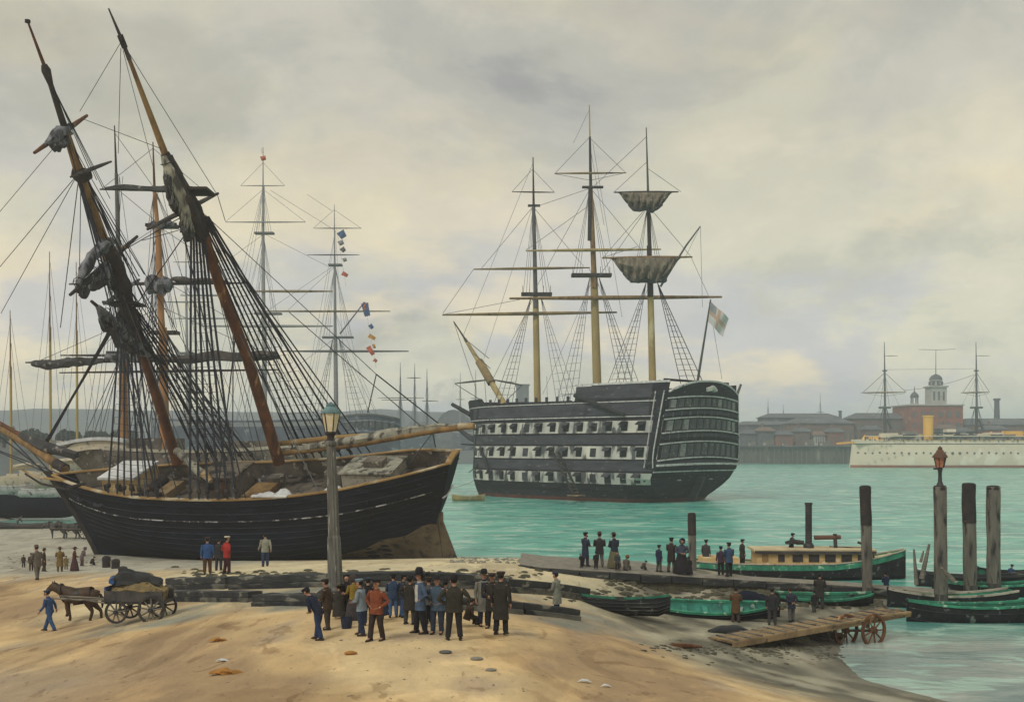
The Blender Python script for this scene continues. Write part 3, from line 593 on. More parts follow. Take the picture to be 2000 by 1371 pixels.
for u_ in (.30, .38, .46, .54, .61, .68, .845):
    MB().tube([bpt(s, bhalf(s, u_) + .012, u_ * brail(s)) for s in SS[2:-1]], .028, 4).build('strake', 'strake_edge', hull)
# mouldings, wale lines
for side in (1, -1):
    MB().tube([bpt(s, side * (bhalf(s, .76) + .03), .76 * brail(s)) for s in SS[1:-1]], .05, 5).build('wale', 'wale_line', hull)
    MB().tube([bpt(s, side * (bhalf(s, .93) + .03), .93 * brail(s)) for s in SS[1:]], .07, 5).build('wale', 'black_planking', hull)
MB().tube([bpt(1, lerp(1.2, -1.2, k / 8), 5.5 + .25 * abs(k - 4) / 4, -.08) for k in range(9)], .07, 5).build('counter_moulding', 'white_trim', hull)
# bulwark inside, deck
for side in (1, -1):
    rr = [[bpt(s, side * (bhalf(s, 1) - .2), brail(s) - .02), bpt(s, side * (bhalf(s, .9) - .24), brail(s) - 1.35)] for s in SS[2:]]
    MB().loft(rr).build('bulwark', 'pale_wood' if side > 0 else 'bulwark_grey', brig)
    for s in np.linspace(.08, .95, 27):
        pass
rr = [[bpt(s, (bhalf(s, .9) - .22) * t, brail(s) - 1.3 + .12 * (1 - t * t)) for t in (1, .5, 0, -.5, -1)] for s in SS[2:]]
MB().loft(rr).build('deck', 'deck_planks', brig)
# cap rail
for side in (1, -1):
    rr = [[railpt(s, side, .09, .02), railpt(s, side, .09, .12), railpt(s, side, -.26, .12), railpt(s, side, -.26, .02)] for s in SS]
    MB().loft(rr, True, True).build('cap_rail', 'ochre_rail', brig)
rr = [[bpt(1, lerp(1.4, -1.4, k / 6), 8.5 + .02 + .3 * (1 - (k / 3 - 1) ** 2), d) + upv * e for d, e in ((-.15, 0), (-.15, .17), (.3, .17), (.3, 0))] for k in range(7)]
MB().loft(rr, True, True).build('taffrail', 'ochre_rail', brig)
MB().loft([[bpt(1, lerp(1.2, -1.2, k / 6), 7.1, .12), bpt(1, lerp(1.2, -1.2, k / 6), 8.5 + .3 * (1 - (k / 3 - 1) ** 2), .12)] for k in range(7)]).build('transom_lining', 'pale_wood', brig)
# stem head, rudder
MB().loft([[bpt(0, y, h, d) for y, d in ((.16, 0), (.16, .5), (-.16, .5), (-.16, 0))] for h in np.linspace(.2, 8, 9)], True, True).build('stem', 'mast_dark', brig)
MB().loft([[bpt(1, y, h, -d) for y, d in ((.12, .03), (.12, 1.15 - h * .24), (-.12, 1.15 - h * .24), (-.12, .03))] for h in np.linspace(.05, 4.0, 6)], True, True).build('rudder', 'mud_bottom', brig)
# headrails
for dh in (-.5, -1.3):
    MB().tube([bpt(.03, .9, 8 + dh), bpt(0, .35, 8 + dh * .8, 1.4), bpt(0, .1, 8.3 + dh * .4, 2.6)], [.12, .1, .08], 5).build('head_rail', 'ochre_rail' if dh > -1 else 'mast_dark', brig)
def dbox(name, s0, s1, y0, y1, h, m_, cham=.0, base=None, parent=brig):
    hb = brail((s0 + s1) / 2) - 1.25 if base is None else base
    c = bpt((s0 + s1) / 2, (y0 + y1) / 2, hb + h / 2); 
    return MB().box(c, (abs(s1 - s0) * BL, abs(y1 - y0), h), (fwd, prt, upv)).build(name, m_, parent)
fh = dbox('foredeck_house', .10, .20, -2.1, 1.3, 1.9, 'cabin_cream'); 
dbox('house_roof', .095, .205, -2.3, 1.5, .18, 'canvas_white', base=brail(.15) + .65, parent=fh)
for k in range(3): dbox('window', .115 + k * .03, .128 + k * .03, 1.3, 1.36, .6, 'iron_dark', base=brail(.15) - .4, parent=fh)
dh_ = dbox('galley', .36, .47, -2.4, .6, 1.75, 'bulwark_grey'); dbox('house_roof', .355, .475, -2.6, .8, .15, 'deck_planks', base=brail(.42) + .5, parent=dh_)
dbox('window', .39, .405, .6, .66, .6, 'iron_dark', base=brail(.42) - .5, parent=dh_); dbox('door', .43, .45, .6, .66, 1.5, 'mast_brown', base=brail(.42) - 1.2, parent=dh_)
dbox('hatch', .50, .56, -1.2, 1.6, .6, 'mast_golden'); dbox('hatch', .24, .28, -1.4, 1.4, .7, 'plank_tan')
ch = dbox('cabin_house', .78, .91, -2.0, 1.4, 1.3, 'pale_wood'); dbox('house_roof', .775, .915, -2.15, 1.55, .14, 'sail_green', base=brail(.87) + .05, parent=ch)
dbox('skylight', .83, .88, -.6, .5, .5, 'bulwark_grey', base=brail(.87) + .19, parent=ch)
dbox('companionway', .72, .765, -1.2, .6, 1.5, 'bulwark_grey')
MB().tube([bpt(.215, -1.6, brail(.2) - .6), bpt(.215, 1.6, brail(.2) - .6)], .42, 10).build('windlass', 'mast_dark', brig)
for k, (s, y) in enumerate([(.3, 2.6), (.325, 2.7), (.6, 2.5), (.62, 2.75), (.34, -3.0), (.49, 2.6), (.515, 2.8), (.26, 2.7), (.675, 2.9)]):
    c = bpt(s, y, brail(s) - 1.25)
    MB().loft([[c + fwd * (r_ * math.cos(a)) + prt * (r_ * math.sin(a)) + upv * z_ for a in np.linspace(0, 6.283, 11)[:-1]] for r_, z_ in ((.3, 0), (.38, .25), (.4, .45), (.37, .7), (.3, .9))], True, True).build('barrel', ['mast_brown', 'wood_black', 'wood_grey'][k % 3], brig)
for k, (s, y, r_) in enumerate([(.59, 3.1, .62), (.635, 3.2, .7), (.775, 2.9, .55)]):
    c = bpt(s, y, brail(s) - .65)
    lumpy([c - fwd * 1.25, c - fwd * .5 + upv * .25, c + fwd * .4 + upv * .1, c + fwd * 1.25 - upv * .1], [r_ * .5, r_, r_ * .95, r_ * .4], 11 + k, 12, .3).build('canvas_bundle', 'canvas_white', brig)
dbox('hatch_board', .575, .67, 3.75, 4.05, .10, 'canvas_white', base=brail(.62) + .16)
for k, (s, y, a) in enumerate([(.07, 1.6, 1), (.085, .9, 1), (.12, 2.5, 1), (.70, 2.0, 1), (.24, 3.0, 1), (.4, 3.1, 1)]):
    c = bpt(s, y, brail(s) - 1.2); MB().loft([[c + fwd * ((r_ + .14 * math.cos(b_)) * math.cos(t_)) + prt * ((r_ + .14 * math.cos(b_)) * math.sin(t_)) + upv * (.14 + .14 * math.sin(b_)) for b_ in np.linspace(0, 6.283, 7)[:-1]] for t_ in np.linspace(0, 6.283, 13) for r_ in (.45,)], True).build('rope_coil', ['rope_dark', 'pale_wood'][k % 2], brig)
# white ship's boat bottom up on the far rail side
def small_hull_rows(c, ax, L_, B_, D_, n=11, sheer_=.25, tr=.0):
    X, Y, Z = ax; rows = []
    for i in range(n):
        t = i / (n - 1); pl = math.sin(math.pi * (0.06 + .88 * t)) ** .55 if not tr else (min(1, (1 - t) * 3.2 + .02) ** .6 if t > .5 else 1 - tr * (1 - t * 2) ** 2)
        sh_ = sheer_ * (2 * t - 1) ** 2
        rows.append([c + X * ((t - .5) * L_) + Y * (B_ / 2 * pl * math.sin(a) ** 1 * (1 if abs(a) < 1.5 else 1)) + Z * (D_ * max(0, 1 - math.cos(a)) ** .8 + sh_ * (1 - math.cos(a)) + (.0)) for a in np.linspace(-math.pi / 2, math.pi / 2, 13)])
    return rows
rnd = random.Random(5)
for k in range(26):
    s = rnd.uniform(.16, .78); y = rnd.choice([rnd.uniform(-3.2, -1.5), rnd.uniform(1.4, 3.0)]); c = bpt(s, y, brail(s) - 1.05); q = rnd.uniform(.25, .6)
    if k % 3 == 0: MB().box(c + upv * q * .5, (q * 2, q * 1.4, q * 1.5), (fwd, prt, upv)).build('crate', rnd.choice(['wood_grey', 'bulwark_grey', 'mast_dark']), brig)
    else: lumpy([c - fwd * q * 1.4, c - fwd * .3 * q + upv * q * .4, c + fwd * q * .6 + upv * q * .3, c + fwd * q * 1.5], [q * .3, q * .75, q * .7, q * .25], 200 + k, 9, .5).build('gear_bundle', rnd.choice(['mast_dark', 'sail_dark', 'wood_black', 'sail_grey', 'spar_dark']), brig)
# bowsprit and jib boom, jib stays leaving the frame
bb = [P(128, 918, 93), P(55, 868, 95.5), P(-40, 812, 98.5), P(-170, 738, 102)]
bs = MB().tube(bb[:3], [.42, .36, .28], 8).build('bowsprit', 'mast_golden', brig)
MB().tube([bb[1] + V((0, 0, .45)), bb[2] + V((0, 0, .35)), bb[3]], [.2, .18, .1], 6).build('jib_boom', 'mast_brown', bs)
MB().tube([bb[0] + V((0, 0, .1)), lerp(bb[0], bb[1], .25)], .47, 8).build('gammoning', 'mast_dark', bs)
for a, b_ in (((130, 968, 92.5), (20, 855, 97)), ((132, 955, 92.5), (-60, 806, 99)), ((120, 945, 92), (60, 880, 95))): rope(bs, 'bobstay', P(*a), P(*b_), .07)
for a, b_ in (((118, 935, 91.5), (-30, 870, 99)), ((150, 938, 91), (-80, 850, 100))): rope(bs, 'bowsprit_shroud', P(*a), P(*b_), .05)
lumpy([P(150, 842 + 48, 93.5), P(90, 873, 94.5), P(40, 850, 96)], [.35, .5, .25], 5, 9, .4).build('furled_jib', 'sail_dark', bs)
# masts
def polymast(name, pts, rad, m_, parent): return MB().tube(pts, rad, 9).build(name, m_, parent)
fm = [P(347, 905, 92.5), P(290, 722, 89), P(246, 600, 86.7), P(202, 470, 84.2), P(154, 336, 81.6), P(128, 255, 80), P(90, 138, 77.8), P(54, 42, 76)]
mm = [P(546, 905, 88), P(484, 700, 84.4), P(430, 560, 82), P(383, 408, 79.3), P(322, 300, 77.4), P(238, 78, 73.6), P(212, 17, 72.5)]
f_ = MB().tube(fm[:4], [.46, .42, .40, .36], 9).build('foremast', 'mast_brown', brig)
MB().tube([fm[2] + V((.25, -.3, -.5)), fm[3], fm[4], fm[5]], [.40, .42, .36, .26], 9).build('topmast', 'mast_golden', f_)
MB().tube([lerp(fm[4], fm[5], -.02), fm[5], fm[6]], [.34, .26, .17], 8).build('topmast_head', 'mast_dark', f_)
MB().tube([lerp(fm[5], fm[6], -.1), fm[6], fm[7]], [.22, .14, .07], 8).build('topgallant_mast', 'mast_brown', f_)
MB().lathe([(.05, -.15), (.2, -.1), (.2, .08), (.05, .13)], fm[7], 8).build('truck', 'mast_dark', f_)
MB().tube([lerp(fm[6], fm[5], .22), fm[6], lerp(fm[6], fm[7], .12)], [.2, .34, .2], 8).build('topgallant_cap', 'mast_dark', f_)
m_ = MB().tube(mm[:4], [.48, .44, .41, .36], 9).build('mainmast', 'mast_brown', brig)
MB().tube([lerp(mm[3], mm[2], .35), mm[3], mm[4]], [.42, .46, .34], 9).build('masthead', 'mast_dark', m_)
MB().tube([lerp(mm[4], mm[3], .3) + V((-.4, -.2, 0)), mm[4], lerp(mm[4], mm[5], .85)], [.28, .26, .14], 8).build('topmast', 'mast_golden', m_)
MB().tube([lerp(mm[4], mm[5], .83), mm[5], mm[6]], [.16, .12, .05], 8).build('topgallant_mast', 'spar_dark', m_)
MB().tube([lerp(mm[4], mm[5], .93), lerp(mm[5], mm[6], .15)], .2, 8).build('topmast_cap', 'mast_dark', m_)
def spar(parent, a, b_, r, m_='spar_dark', name='yard'):
    a = V(a); b_ = V(b_); return MB().tube([a, a.lerp(b_, .25), a.lerp(b_, .5), a.lerp(b_, .75), b_], [r * .5, r * .85, r, r * .85, r * .5], 7).build(name, m_, parent)
spar(f_, P(67, 299, 76.5), P(170, 226, 83.5), .22, 'mast_brown')
lumpy([P(88, 283, 77.5), P(108, 262, 79), P(128, 252, 80), P(142, 246, 81)], [.12, .30, .34, .16], 21, 12, .45).build('furled_sail', 'sail_grey', f_)
MB().tube([P(107, 268, 78.5), P(112, 283, 78.8), P(124, 282, 79.4), P(130, 268, 80)], [.12, .22, .22, .12], 6).build('sail_loop', 'sail_grey', f_)
spar(f_, P(138, 346, 79), P(217, 316, 84), .16, name='crosstree')
lumpy([P(140, 338, 81.4), P(158, 342, 81.6), P(178, 340, 82)], [.3, .6, .3], 31, 9, .3).build('top', 'mast_dark', f_)
spar(f_, P(137, 576, 79), P(268, 462, 89), .24, 'mast_dark')
lumpy([P(152, 556, 80), P(166, 528, 81), P(182, 498, 82.3), P(205, 478, 84), P(222, 470, 85)], [.18, .34, .46, .44, .22], 41, 14, .45).build('hanging_sail', 'sail_grey', f_)
lumpy([P(205, 470, 83.9), P(230, 530, 85), P(247, 590, 86), P(262, 640, 87)], [.38, .62, .66, .4], 43, 14, .45).build('topsail_bunt', 'mast_dark', f_)
spar(f_, P(203, 594, 83), P(272, 546, 89), .2, 'sail_grey', 'crosstree')
spar(f_, P(178, 588, 82.5), P(322, 712, 90), .24, 'mast_dark')
lumpy([P(192, 598, 83), P(213, 622, 84), P(250, 662, 86.3), P(290, 694, 88.5), P(305, 705, 89)], [.15, .36, .40, .32, .15], 44, 12, .45).build('furled_course', 'sail_grey', f_)
MB().box(fm[2] + V((0, -.3, .2)), (2.6, 2.6, .18)).build('fore_top', 'mast_dark', f_)
MB().box(mm[3] + V((0, -.2, 1.2)), (2.3, 2.3, .18)).build('main_top', 'mast_dark', m_)
spar(m_, P(288, 448, 75), P(426, 378, 83), .2)
lumpy([P(320, 305, 77.2), P(334, 345, 77.5), P(352, 385, 78), P(366, 425, 78.8), P(376, 458, 79.4)], [.2, .42, .38, .44, .22], 51, 12, .5).build('furled_sail', 'sail_green', m_)
lumpy([P(330, 305, 77.5), P(352, 360, 78), P(380, 425, 79), P(396, 470, 80)], [.32, .46, .5, .36], 55, 12, .4).build('sail_bunt', 'mast_dark', m_)
# shrouds
def serp(par, ends, top, t0, t1, step, r, m_):
    pts = []
    for k, t in enumerate(np.arange(t0, t1, step)):
        row = [lerp(e, top, t) for e in ends]; pts += row if k % 2 == 0 else row[::-1]
    MB().tube(pts, r, 3).build('ratlines', m_, par)
def railtop(s, side): return railpt(s, side, .05, .2)
def shroudset(mast, top, ss, side, r, m_='rope_dark', rat=None):
    ends = [railtop(s, side) for s in ss]
    for k, e in enumerate(ends): rope(mast, 'shroud', V(top) + V(((k - 2) * .12, (k - 2) * .1, 0)), e, r, m_)
    for e, s in zip(ends, ss):
        d = (V(top) - e).normalized(); MB().lathe([(.1, -.1), (.19, 0), (.19, .2), (.1, .3)], e + d * .5, 6).build('deadeye', 'mast_dark', mast)
    if rat:
        serp(mast, ends, V(top), .06, .9, rat, .02, m_)
shroudset(f_, fm[2] + V((0, -.3, 0)), (.155, .18, .205, .23, .255, .28, .31), 1, .082, rat=.035)
shroudset(f_, fm[2] + V((0, .3, 0)), (.29, .315, .34, .365, .39, .415, .45), -1, .075, rat=.04)
shroudset(m_, mm[3] + V((0, -.2, -.5)), (.405, .43, .455, .485, .51, .535), 1, .10, rat=.03)
shroudset(m_, mm[3] + V((.2, .3, -.4)), (.575, .60, .625, .65, .68, .705, .735), -1, .085, rat=.035)
for a, b_ in ((fm[5], (.34, -1)), (fm[5], (.31, 1)), (fm[4], (.37, -1)), (fm[4], (.33, 1)), (fm[4], (.39, -1))): rope(f_, 'backstay', a, railtop(*b_), .05)
for a, b_ in ((mm[4], (.74, -1)), (mm[3], (.765, -1)), (mm[3], (.79, -1)), (mm[4], (.56, 1))): rope(m_, 'backstay', a, railtop(*b_), .06)
# topmast shrouds of the foremast
for k in range(4):
    rope(f_, 'topmast_shroud', fm[6] + V((.05 * k, .05 * k, -.2 * k)), P(176 + 13 * k, 334 + k * 18, 83.5), .035)
    rope(f_, 'topmast_shroud', fm[4] + V((.2, .3, 0)), P(252 + 10 * k, 548 - 4 * k, 88), .055)
    rope(f_, 'topmast_shroud', fm[4] + V((-.1, -.2, 0)), P(212 + 9 * k, 590 + 2 * k, 85), .06)
# stays
for a, b_, r in (((250, 592, 86.7), (82, 876, 95), .13), ((244, 590, 86.7), (92, 866, 94.5), .10), ((154, 338, 81.6), (-20, 545, 98), .035), ((152, 340, 81.6), (2, 612, 96), .03), ((154, 345, 81.6), (118, 640, 94), .035),
                 ((158, 348, 81.6), (155, 545, 90), .03), ((128, 262, 80), (-90, 520, 101), .028)): rope(f_, 'forestay', P(*a), P(*b_), r)
for a, b_, r in (((238, 80, 73.6), (156, 218, 80), .022), ((236, 95, 73.6), (231, 300, 84), .022), ((240, 98, 73.6), (300, 330, 85), .02), ((240, 85, 73.6), (425, 382, 82), .03), ((425, 382, 82), (440, 432, 83), .03), ((160, 232, 82.8), (318, 292, 78), .022),
                 ((383, 408, 79.3), (222, 500, 85), .04), ((388, 420, 79.3), (270, 590, 87), .05), ((384, 440, 79.4), (278, 470, 85), .03)): rope(m_, 'mainstay', P(*a), P(*b_), r)
rnd = random.Random(31)
for k in range(26):                       # running rigging: halyards, braces, clewlines down to the pins
    q = rnd.choice([fm, fm, mm]); i = rnd.choice([2, 3, 3, 4, 5] if q is fm else [2, 3, 3, 4]); a = lerp(q[i], q[i - 1], rnd.random() * .6)
    s = rnd.uniform(.15, .50) if q is fm else rnd.uniform(.40, .80); rope(f_ if q is fm else m_, 'halyard', a, railtop(s, rnd.choice([1, -1, -1])), rnd.choice([.03, .04, .055]), rnd.choice(['rope_dark', 'rope_dark', 'rope_grey']), sag=rnd.choice([0, 0, .3]))
def drape(par, a, b_, deps, m_, seed, amp=.35, back=.2):
    a = V(a); b_ = V(b_); n = 30; rows = []
    for k in range(n + 1):
        t = k / n; d = interp(t, deps); row = []
        for j in range(10):
            v = j / 9; fold = amp * math.sin(t * 30 + seed + 2 * v) * (.3 + v * .7) + .35 * noise.noise(V((t * 5, v * 3, seed)))
            row.append(lerp(a, b_, t + .04 * math.sin(v * 3 + seed) * v) + V((.25 * fold * v, -fold - .35 * math.sin(v * 3.1), -d * v)))
        rows.append(row)
    m = MB(); m.loft(rows); m.loft([[p + V((0, .12, 0)) for p in r_][::-1] for r_ in rows]); o = m.build('hanging_canvas', m_, par)
    lumpy([rows[i][-1] for i in range(2, n - 1, 4)], [.12] + [.26] * 5 + [.12], seed, 8, .5, 4).build('foot_rope_roll', 'sail_dark', o)
    return o
drape(f_, P(150, 560, 80), P(232, 488, 85.5), [(0, .3), (.2, 1.2), (.35, .8), (.55, 1.7), (.7, 1.2), (.85, 2.6), (1, 2.2)], 'sail_grey', 1)
for (a, b_, r_) in ((P(150, 560, 80), P(218, 490, 84.8), .5), (P(196, 602, 83), P(300, 700, 88.7), .42), (P(322, 306, 77.2), P(374, 456, 79.3), .45)):
    for k in range(6):
        c = lerp(a, b_, (k + .5) / 6); d = (b_ - a).normalized(); e1 = d.cross(V((0, 1, 0))).normalized(); e2 = d.cross(e1); MB().tube([c + e1 * (r_ * math.cos(q)) + e2 * (r_ * math.sin(q)) for q in np.linspace(0, 6.283, 12)], .035, 4).build('gasket', 'rope_dark', f_)
drape(f_, P(190, 598, 83), P(275, 672, 88), [(0, .2), (.15, 1.4), (.3, .7), (.5, 1.8), (.62, 1.0), (.8, 1.6), (1, .3)], 'sail_grey', 3)
drape(f_, P(95, 280, 77.6), P(140, 250, 80.8), [(0, .2), (.4, .9), (1, .4)], 'sail_grey', 5, .2)
drape(m_, P(322, 310, 77.2), P(350, 395, 78), [(0, .3), (.5, 1.6), (1, 1.0)], 'sail_green', 7, .25)
drape(m_, P(352, 395, 78), P(382, 440, 79), [(0, 1.2), (.5, 1.9), (1, .6)], 'sail_green', 8, .25)
# spanker boom, gaff and furled spanker
bo = MB().tube([P(540, 886, 88), P(700, 866, 85.5), P(850, 840, 83), P(926, 832, 81.8)], [.24, .30, .27, .20], 9).build('boom', 'mast_golden', brig)
MB().tube([P(548, 866, 88), P(640, 856, 86.5), P(748, 847, 84.8)], [.2, .22, .14], 8).build('gaff', 'ochre_rail', bo)
lumpy([P(560, 880, 87.7), P(650, 866, 86.2), P(760, 850, 84.6), P(850, 836, 83), P(900, 832, 82.3)], [.2, .36, .4, .34, .12], 61, 12, .35).build('furled_spanker', 'sail_green', bo)
MB().tube([P(896, 833, 82.2), P(926, 832, 81.8)], [.26, .24], 8).build('boom_end', 'ochre_rail', bo)
rope(bo, 'topping_lift', P(392, 412, 79.3), P(735, 731, 83), .028); rope(bo, 'topping_lift', P(735, 731, 83), P(868, 836, 83), .05)
rope(bo, 'topping_lift', P(565, 610, 80), P(826, 836, 83.4), .03)
rope(bo, 'boom_sheet', P(845, 845, 83), railtop(.93, 1), .04); rope(bo, 'boom_sheet', P(845, 845, 83), railtop(.95, -1), .04)
MB().tube([P(735, 731, 83), P(718, 806, 84.5)], .045, 5).build('boom_crutch', 'spar_dark', bo)
# a pale spare spar slanting on the deck and a davit
MB().tube([P(345, 880, 89), P(372, 905, 88), P(400, 932, 86.5)], [.34, .30, .42], 9).build('mast_coat', 'sail_green', brig)
MB().tube([P(398, 925, 86.3), P(412, 940, 85.8)], [.35, .2], 8).build('coat_lashing', 'ochre_rail', brig)
MB().tube([bpt(.08, 1.4, 7.4), bpt(.075, 3.0, 7.7)], .16, 6).build('cathead', 'mast_dark', brig)
# ------------------------------------------------------------------ generic masts and rigging for the ships afloat
def yard_(par, Y, a, b_, r, m_, dy=0, name='yard'):
    A_ = P(a[0], a[1], Y - dy); B_ = P(b_[0], b_[1], Y + dy)
    return MB().tube([A_, A_.lerp(B_, .3), A_.lerp(B_, .5), A_.lerp(B_, .7), B_], [r * .45, r * .9, r, r * .9, r * .45], 7).build(name, m_, par)
def mastline(par, name, Y, pts, rads, mats):
    """one mast as lower mast plus upper pieces: pts from foot to truck in photo pixels at distance Y"""
    q = [P(a, b_, Y) for a, b_ in pts]
    o = MB().tube(q[:2], rads[:2], 9).build(name, mats[0], par)
    for i in range(1, len(q) - 1):
        d = V((0, -rads[i] * .6, 0))
        MB().tube([lerp(q[i], q[i - 1], .10) + d, q[i + 1] + d * .4], [rads[i] * .8, rads[i + 1]], 7).build(['topmast', 'topgallant_mast', 'royal_mast'][min(i - 1, 2)], mats[min(i, len(mats) - 1)], o)
    return o
def lines(par, name, Y, segs, r, m_):
    for a, b_ in segs: rope(par, name, P(a[0], a[1], Y), P(b_[0], b_[1], Y + (a[2] if len(a) > 2 else 0)), r, m_)
def fan(par, Y, top, feet, r, m_, dy=2.5, rat=None):
    T_ = P(top[0], top[1], Y); E = [P(a, b_, Y + (dy if (a > top[0]) else -dy)) for a, b_ in feet]
    for e in E: rope(par, 'shroud', T_, e, r, m_)
    if rat:
        serp(par, E, T_, .08, .92, rat, r * .6, m_)

# ------------------------------------------------------------------ the old three decker at her moorings
VA, VL = R(45), 51.0
vf = V((-math.cos(VA), math.sin(VA), 0)); vp = V((-math.sin(VA), -math.cos(VA), 0))
V0 = V(((1363 - 1000) / F * 184, 184, 0))
ship = thing('warship', V0, 'old black and white banded three decked warship moored midstream, stern galleries facing us', 'sailing ship')
vmax = [(0, 11.6), (.06, 12.2), (.2, 12.6), (.6, 12.5), (.8, 11.4), (.9, 8.8), (.96, 5.4), (1, 1.2)]
vwl = [(0, 3.2), (.06, 7.5), (.15, 10.2), (.3, 11.6), (.6, 11.8), (.8, 10), (.92, 5.6), (1, .5)]
def vtop(s): return 19.8 if s < .36 else (17.0 if s < .86 else 18.2)
def vhalf(s, z):
    a = interp(s, vwl); b_ = interp(s, vmax)
    if z <= 4.8: return a + (b_ - a) * math.sin(math.pi / 2 * max(0, (z + 1.5) / 6.3)) ** (1 if s > .1 else 1.3)
    k = (z - 4.8) / 15
    return b_ * (1 - .17 * k - .02 * k * k)
def vpt(s, t, z, off=0, aft=0):
    """s from stern to bow, t across (+1 = side facing the viewer), z above water, off pushes outward"""
    b_ = vhalf(s, z) + off; dx = 0
    if s < .12:
        q = 1 - s / .12; dx = q * (.10 * (z - 6) if z > 6 else -max(0, 6 - z) * .55) + q * 1.1 * (1 - t * t)
    if s > .9: dx = -((s - .9) / .1) ** 1.5 * (3.2 * (z - 3) / 15 + (1.4 if z > 12 else 0))
    return V0 + vf * (s * VL - dx - aft) + vp * (b_ * t) + ZU * z
vz = [-1.5, -.6, 0, .6, 1.5, 2.6, 3.8, 5, 6.3, 8, 10, 12, 14, 16, 17, 18.2, 19.8]
vs = [0, .02, .05, .08, .12, .16, .2, .28, .36, .361, .45, .55, .65, .75, .82, .86, .861, .9, .93, .96, .98, 1]
rows = []
for s in vs:
    zz = [min(z, vtop(s)) for z in vz]
    rows.append([vpt(s, 1, z) for z in zz[::-1]] + [vpt(s, -1, z) for z in zz])
nz_ = len(vz); m = MB()
m.loft(rows, smooth=False, mf=lambda i, j: 1 if (vz[nz_ - 1 - j] if j < nz_ else vz[j - nz_]) < .7 else 0)
for j in range(nz_ - 1): m.add([rows[-1][j], rows[-1][j + 1], rows[-1][2 * nz_ - 2 - j], rows[-1][2 * nz_ - 1 - j]], [(0, 1, 2, 3)])
hull = m.build('hull', ['hulk_black', 'boot_red'], ship)
# stern below the gallery
m = MB(); tt = [-1, -.75, -.5, -.25, 0, .25, .5, .75, 1]
m.loft([[vpt(0, t, z) for t in tt] for z in vz if z <= 6.4], mf=lambda i, j: 1 if vz[i] < .6 else 0)
m.build('counter', ['hulk_black', 'boot_red'], ship)
# decks
MB().loft([[vpt(s, .96, 18.6), vpt(s, -.96, 18.6)] for s in vs[:9]]).build('poop_deck', 'deck_planks', ship)
MB().loft([[vpt(s, .96, 15.4), vpt(s, -.96, 15.4)] for s in vs[8:19]]).build('main_deck', 'deck_planks', ship)
MB().loft([[vpt(.361, .97, z), vpt(.361, -.97, z)] for z in (15.2, 19.5)]).build('poop_bulkhead', 'hulk_grey', ship)
# gun bands, ports
def band(z0, z1, s0, s1, m_, off, name, n=30):
    sl_ = np.linspace(s0, s1, n); rr = []
    for s in sl_: rr.append([vpt(s, 1, z0, 0), vpt(s, 1, z0, off), vpt(s, 1, (z0 + z1) / 2, off), vpt(s, 1, z1, off), vpt(s, 1, z1, 0)])
    return MB().loft(rr, smooth=False).build(name, m_, hull)
for z0, z1 in ((3.0, 4.9), (7.15, 9.3), (11.5, 13.5)): band(z0, z1, .0, .985, 'hulk_white', .07, 'white_band')
for z0, z1 in ((5.2, 6.9), (9.6, 11.2)): band(z0, z1, .0, .98, 'hulk_grey', .04, 'grey_band')
for z0 in (14.1, 16.6): band(z0, z0 + .16, .0, .985, 'white_trim', .16, 'moulding')
for z0 in (1.9, 2.75, 5.0, 7.0, 9.42, 11.35, 13.62): band(z0, z0 + .12, .0, .985, 'hulk_black', .17, 'wale')
rnd = random.Random(4)
for r_, (z0, z1) in enumerate(((3.25, 4.65), (7.5, 8.95), (11.8, 13.2))):
    for k in range(15):
        s = .055 + k * .0625 + r_ * .006; d = .0125
        a = [vpt(s - d, 1, z0, .12), vpt(s + d, 1, z0, .12), vpt(s + d, 1, z1, .12), vpt(s - d, 1, z1, .12)]
        c = [p - vp * .3 for p in a]
        g = MB().add(a + c, [(0, 1, 2, 3), (0, 4, 5, 1), (1, 5, 6, 2), (2, 6, 7, 3), (3, 7, 4, 0)]).build('gunport', 'wood_black' if rnd.random() < .75 else 'hulk_grey', hull)
        if (k * 7 + r_ * 5) % 5 != 1:
            hz_ = z1 + .1; w2 = d * 1.1; la = [vpt(s - w2, 1, hz_, .15), vpt(s + w2, 1, hz_, .15), vpt(s + w2 - .004, 1, hz_ - .55, 1.15), vpt(s - w2 - .004, 1, hz_ - .55, 1.15)]
            MB().add(la + [p + ZU * .12 for p in la], [(3, 2, 1, 0), (4, 5, 6, 7), (0, 1, 5, 4), (1, 2, 6, 5), (2, 3, 7, 6), (3, 0, 4, 7)]).build('port_lid', rnd.choice(['hulk_grey', 'wood_black', 'hulk_black']), g)
        if r_ == 2 and k % 2: MB().tube([vpt(s, 1, 12.5, .1), vpt(s, 1, 12.55, 1.2)], [.26, .2], 7).build('gun', 'iron_dark', hull)
# poop side: grey panelling and a slanting spar with netting
band(14.4, 16.5, .05, .97, 'hulk_grey', .03, 'upper_side')
band(17.3, 19.5, .05, .355, 'hulk_grey', .05, 'poop_side'); band(19.6, 19.95, .0, .36, 'white_trim', .12, 'poop_rail')
band(16.85, 17.15, .362, .86, 'hulk_black', .2, 'waist_rail'); band(18.05, 18.3, .86, .98, 'wood_black', .2, 'forecastle_rail')
for k in range(9):
    s = .39 + k * .05; MB().box(vpt(s, 1, 17.5, -.15), (.5, .5, .9)).build('hammock_roll', 'hulk_grey', ship)
sp = MB().tube([vpt(.35, 1, 18.0, .5), vpt(.12, 1, 14.4, 1.0)], [.34, .3], 7).build('stern_boat_spar', 'wood_black', ship)
for k in range(4): rope(sp, 'spar_line', vpt(.33 - .04 * k, 1, 17.6 - .6 * k, .6), vpt(.36 - .06 * k, 1, 14.2, .5), .06, 'rope_dark')
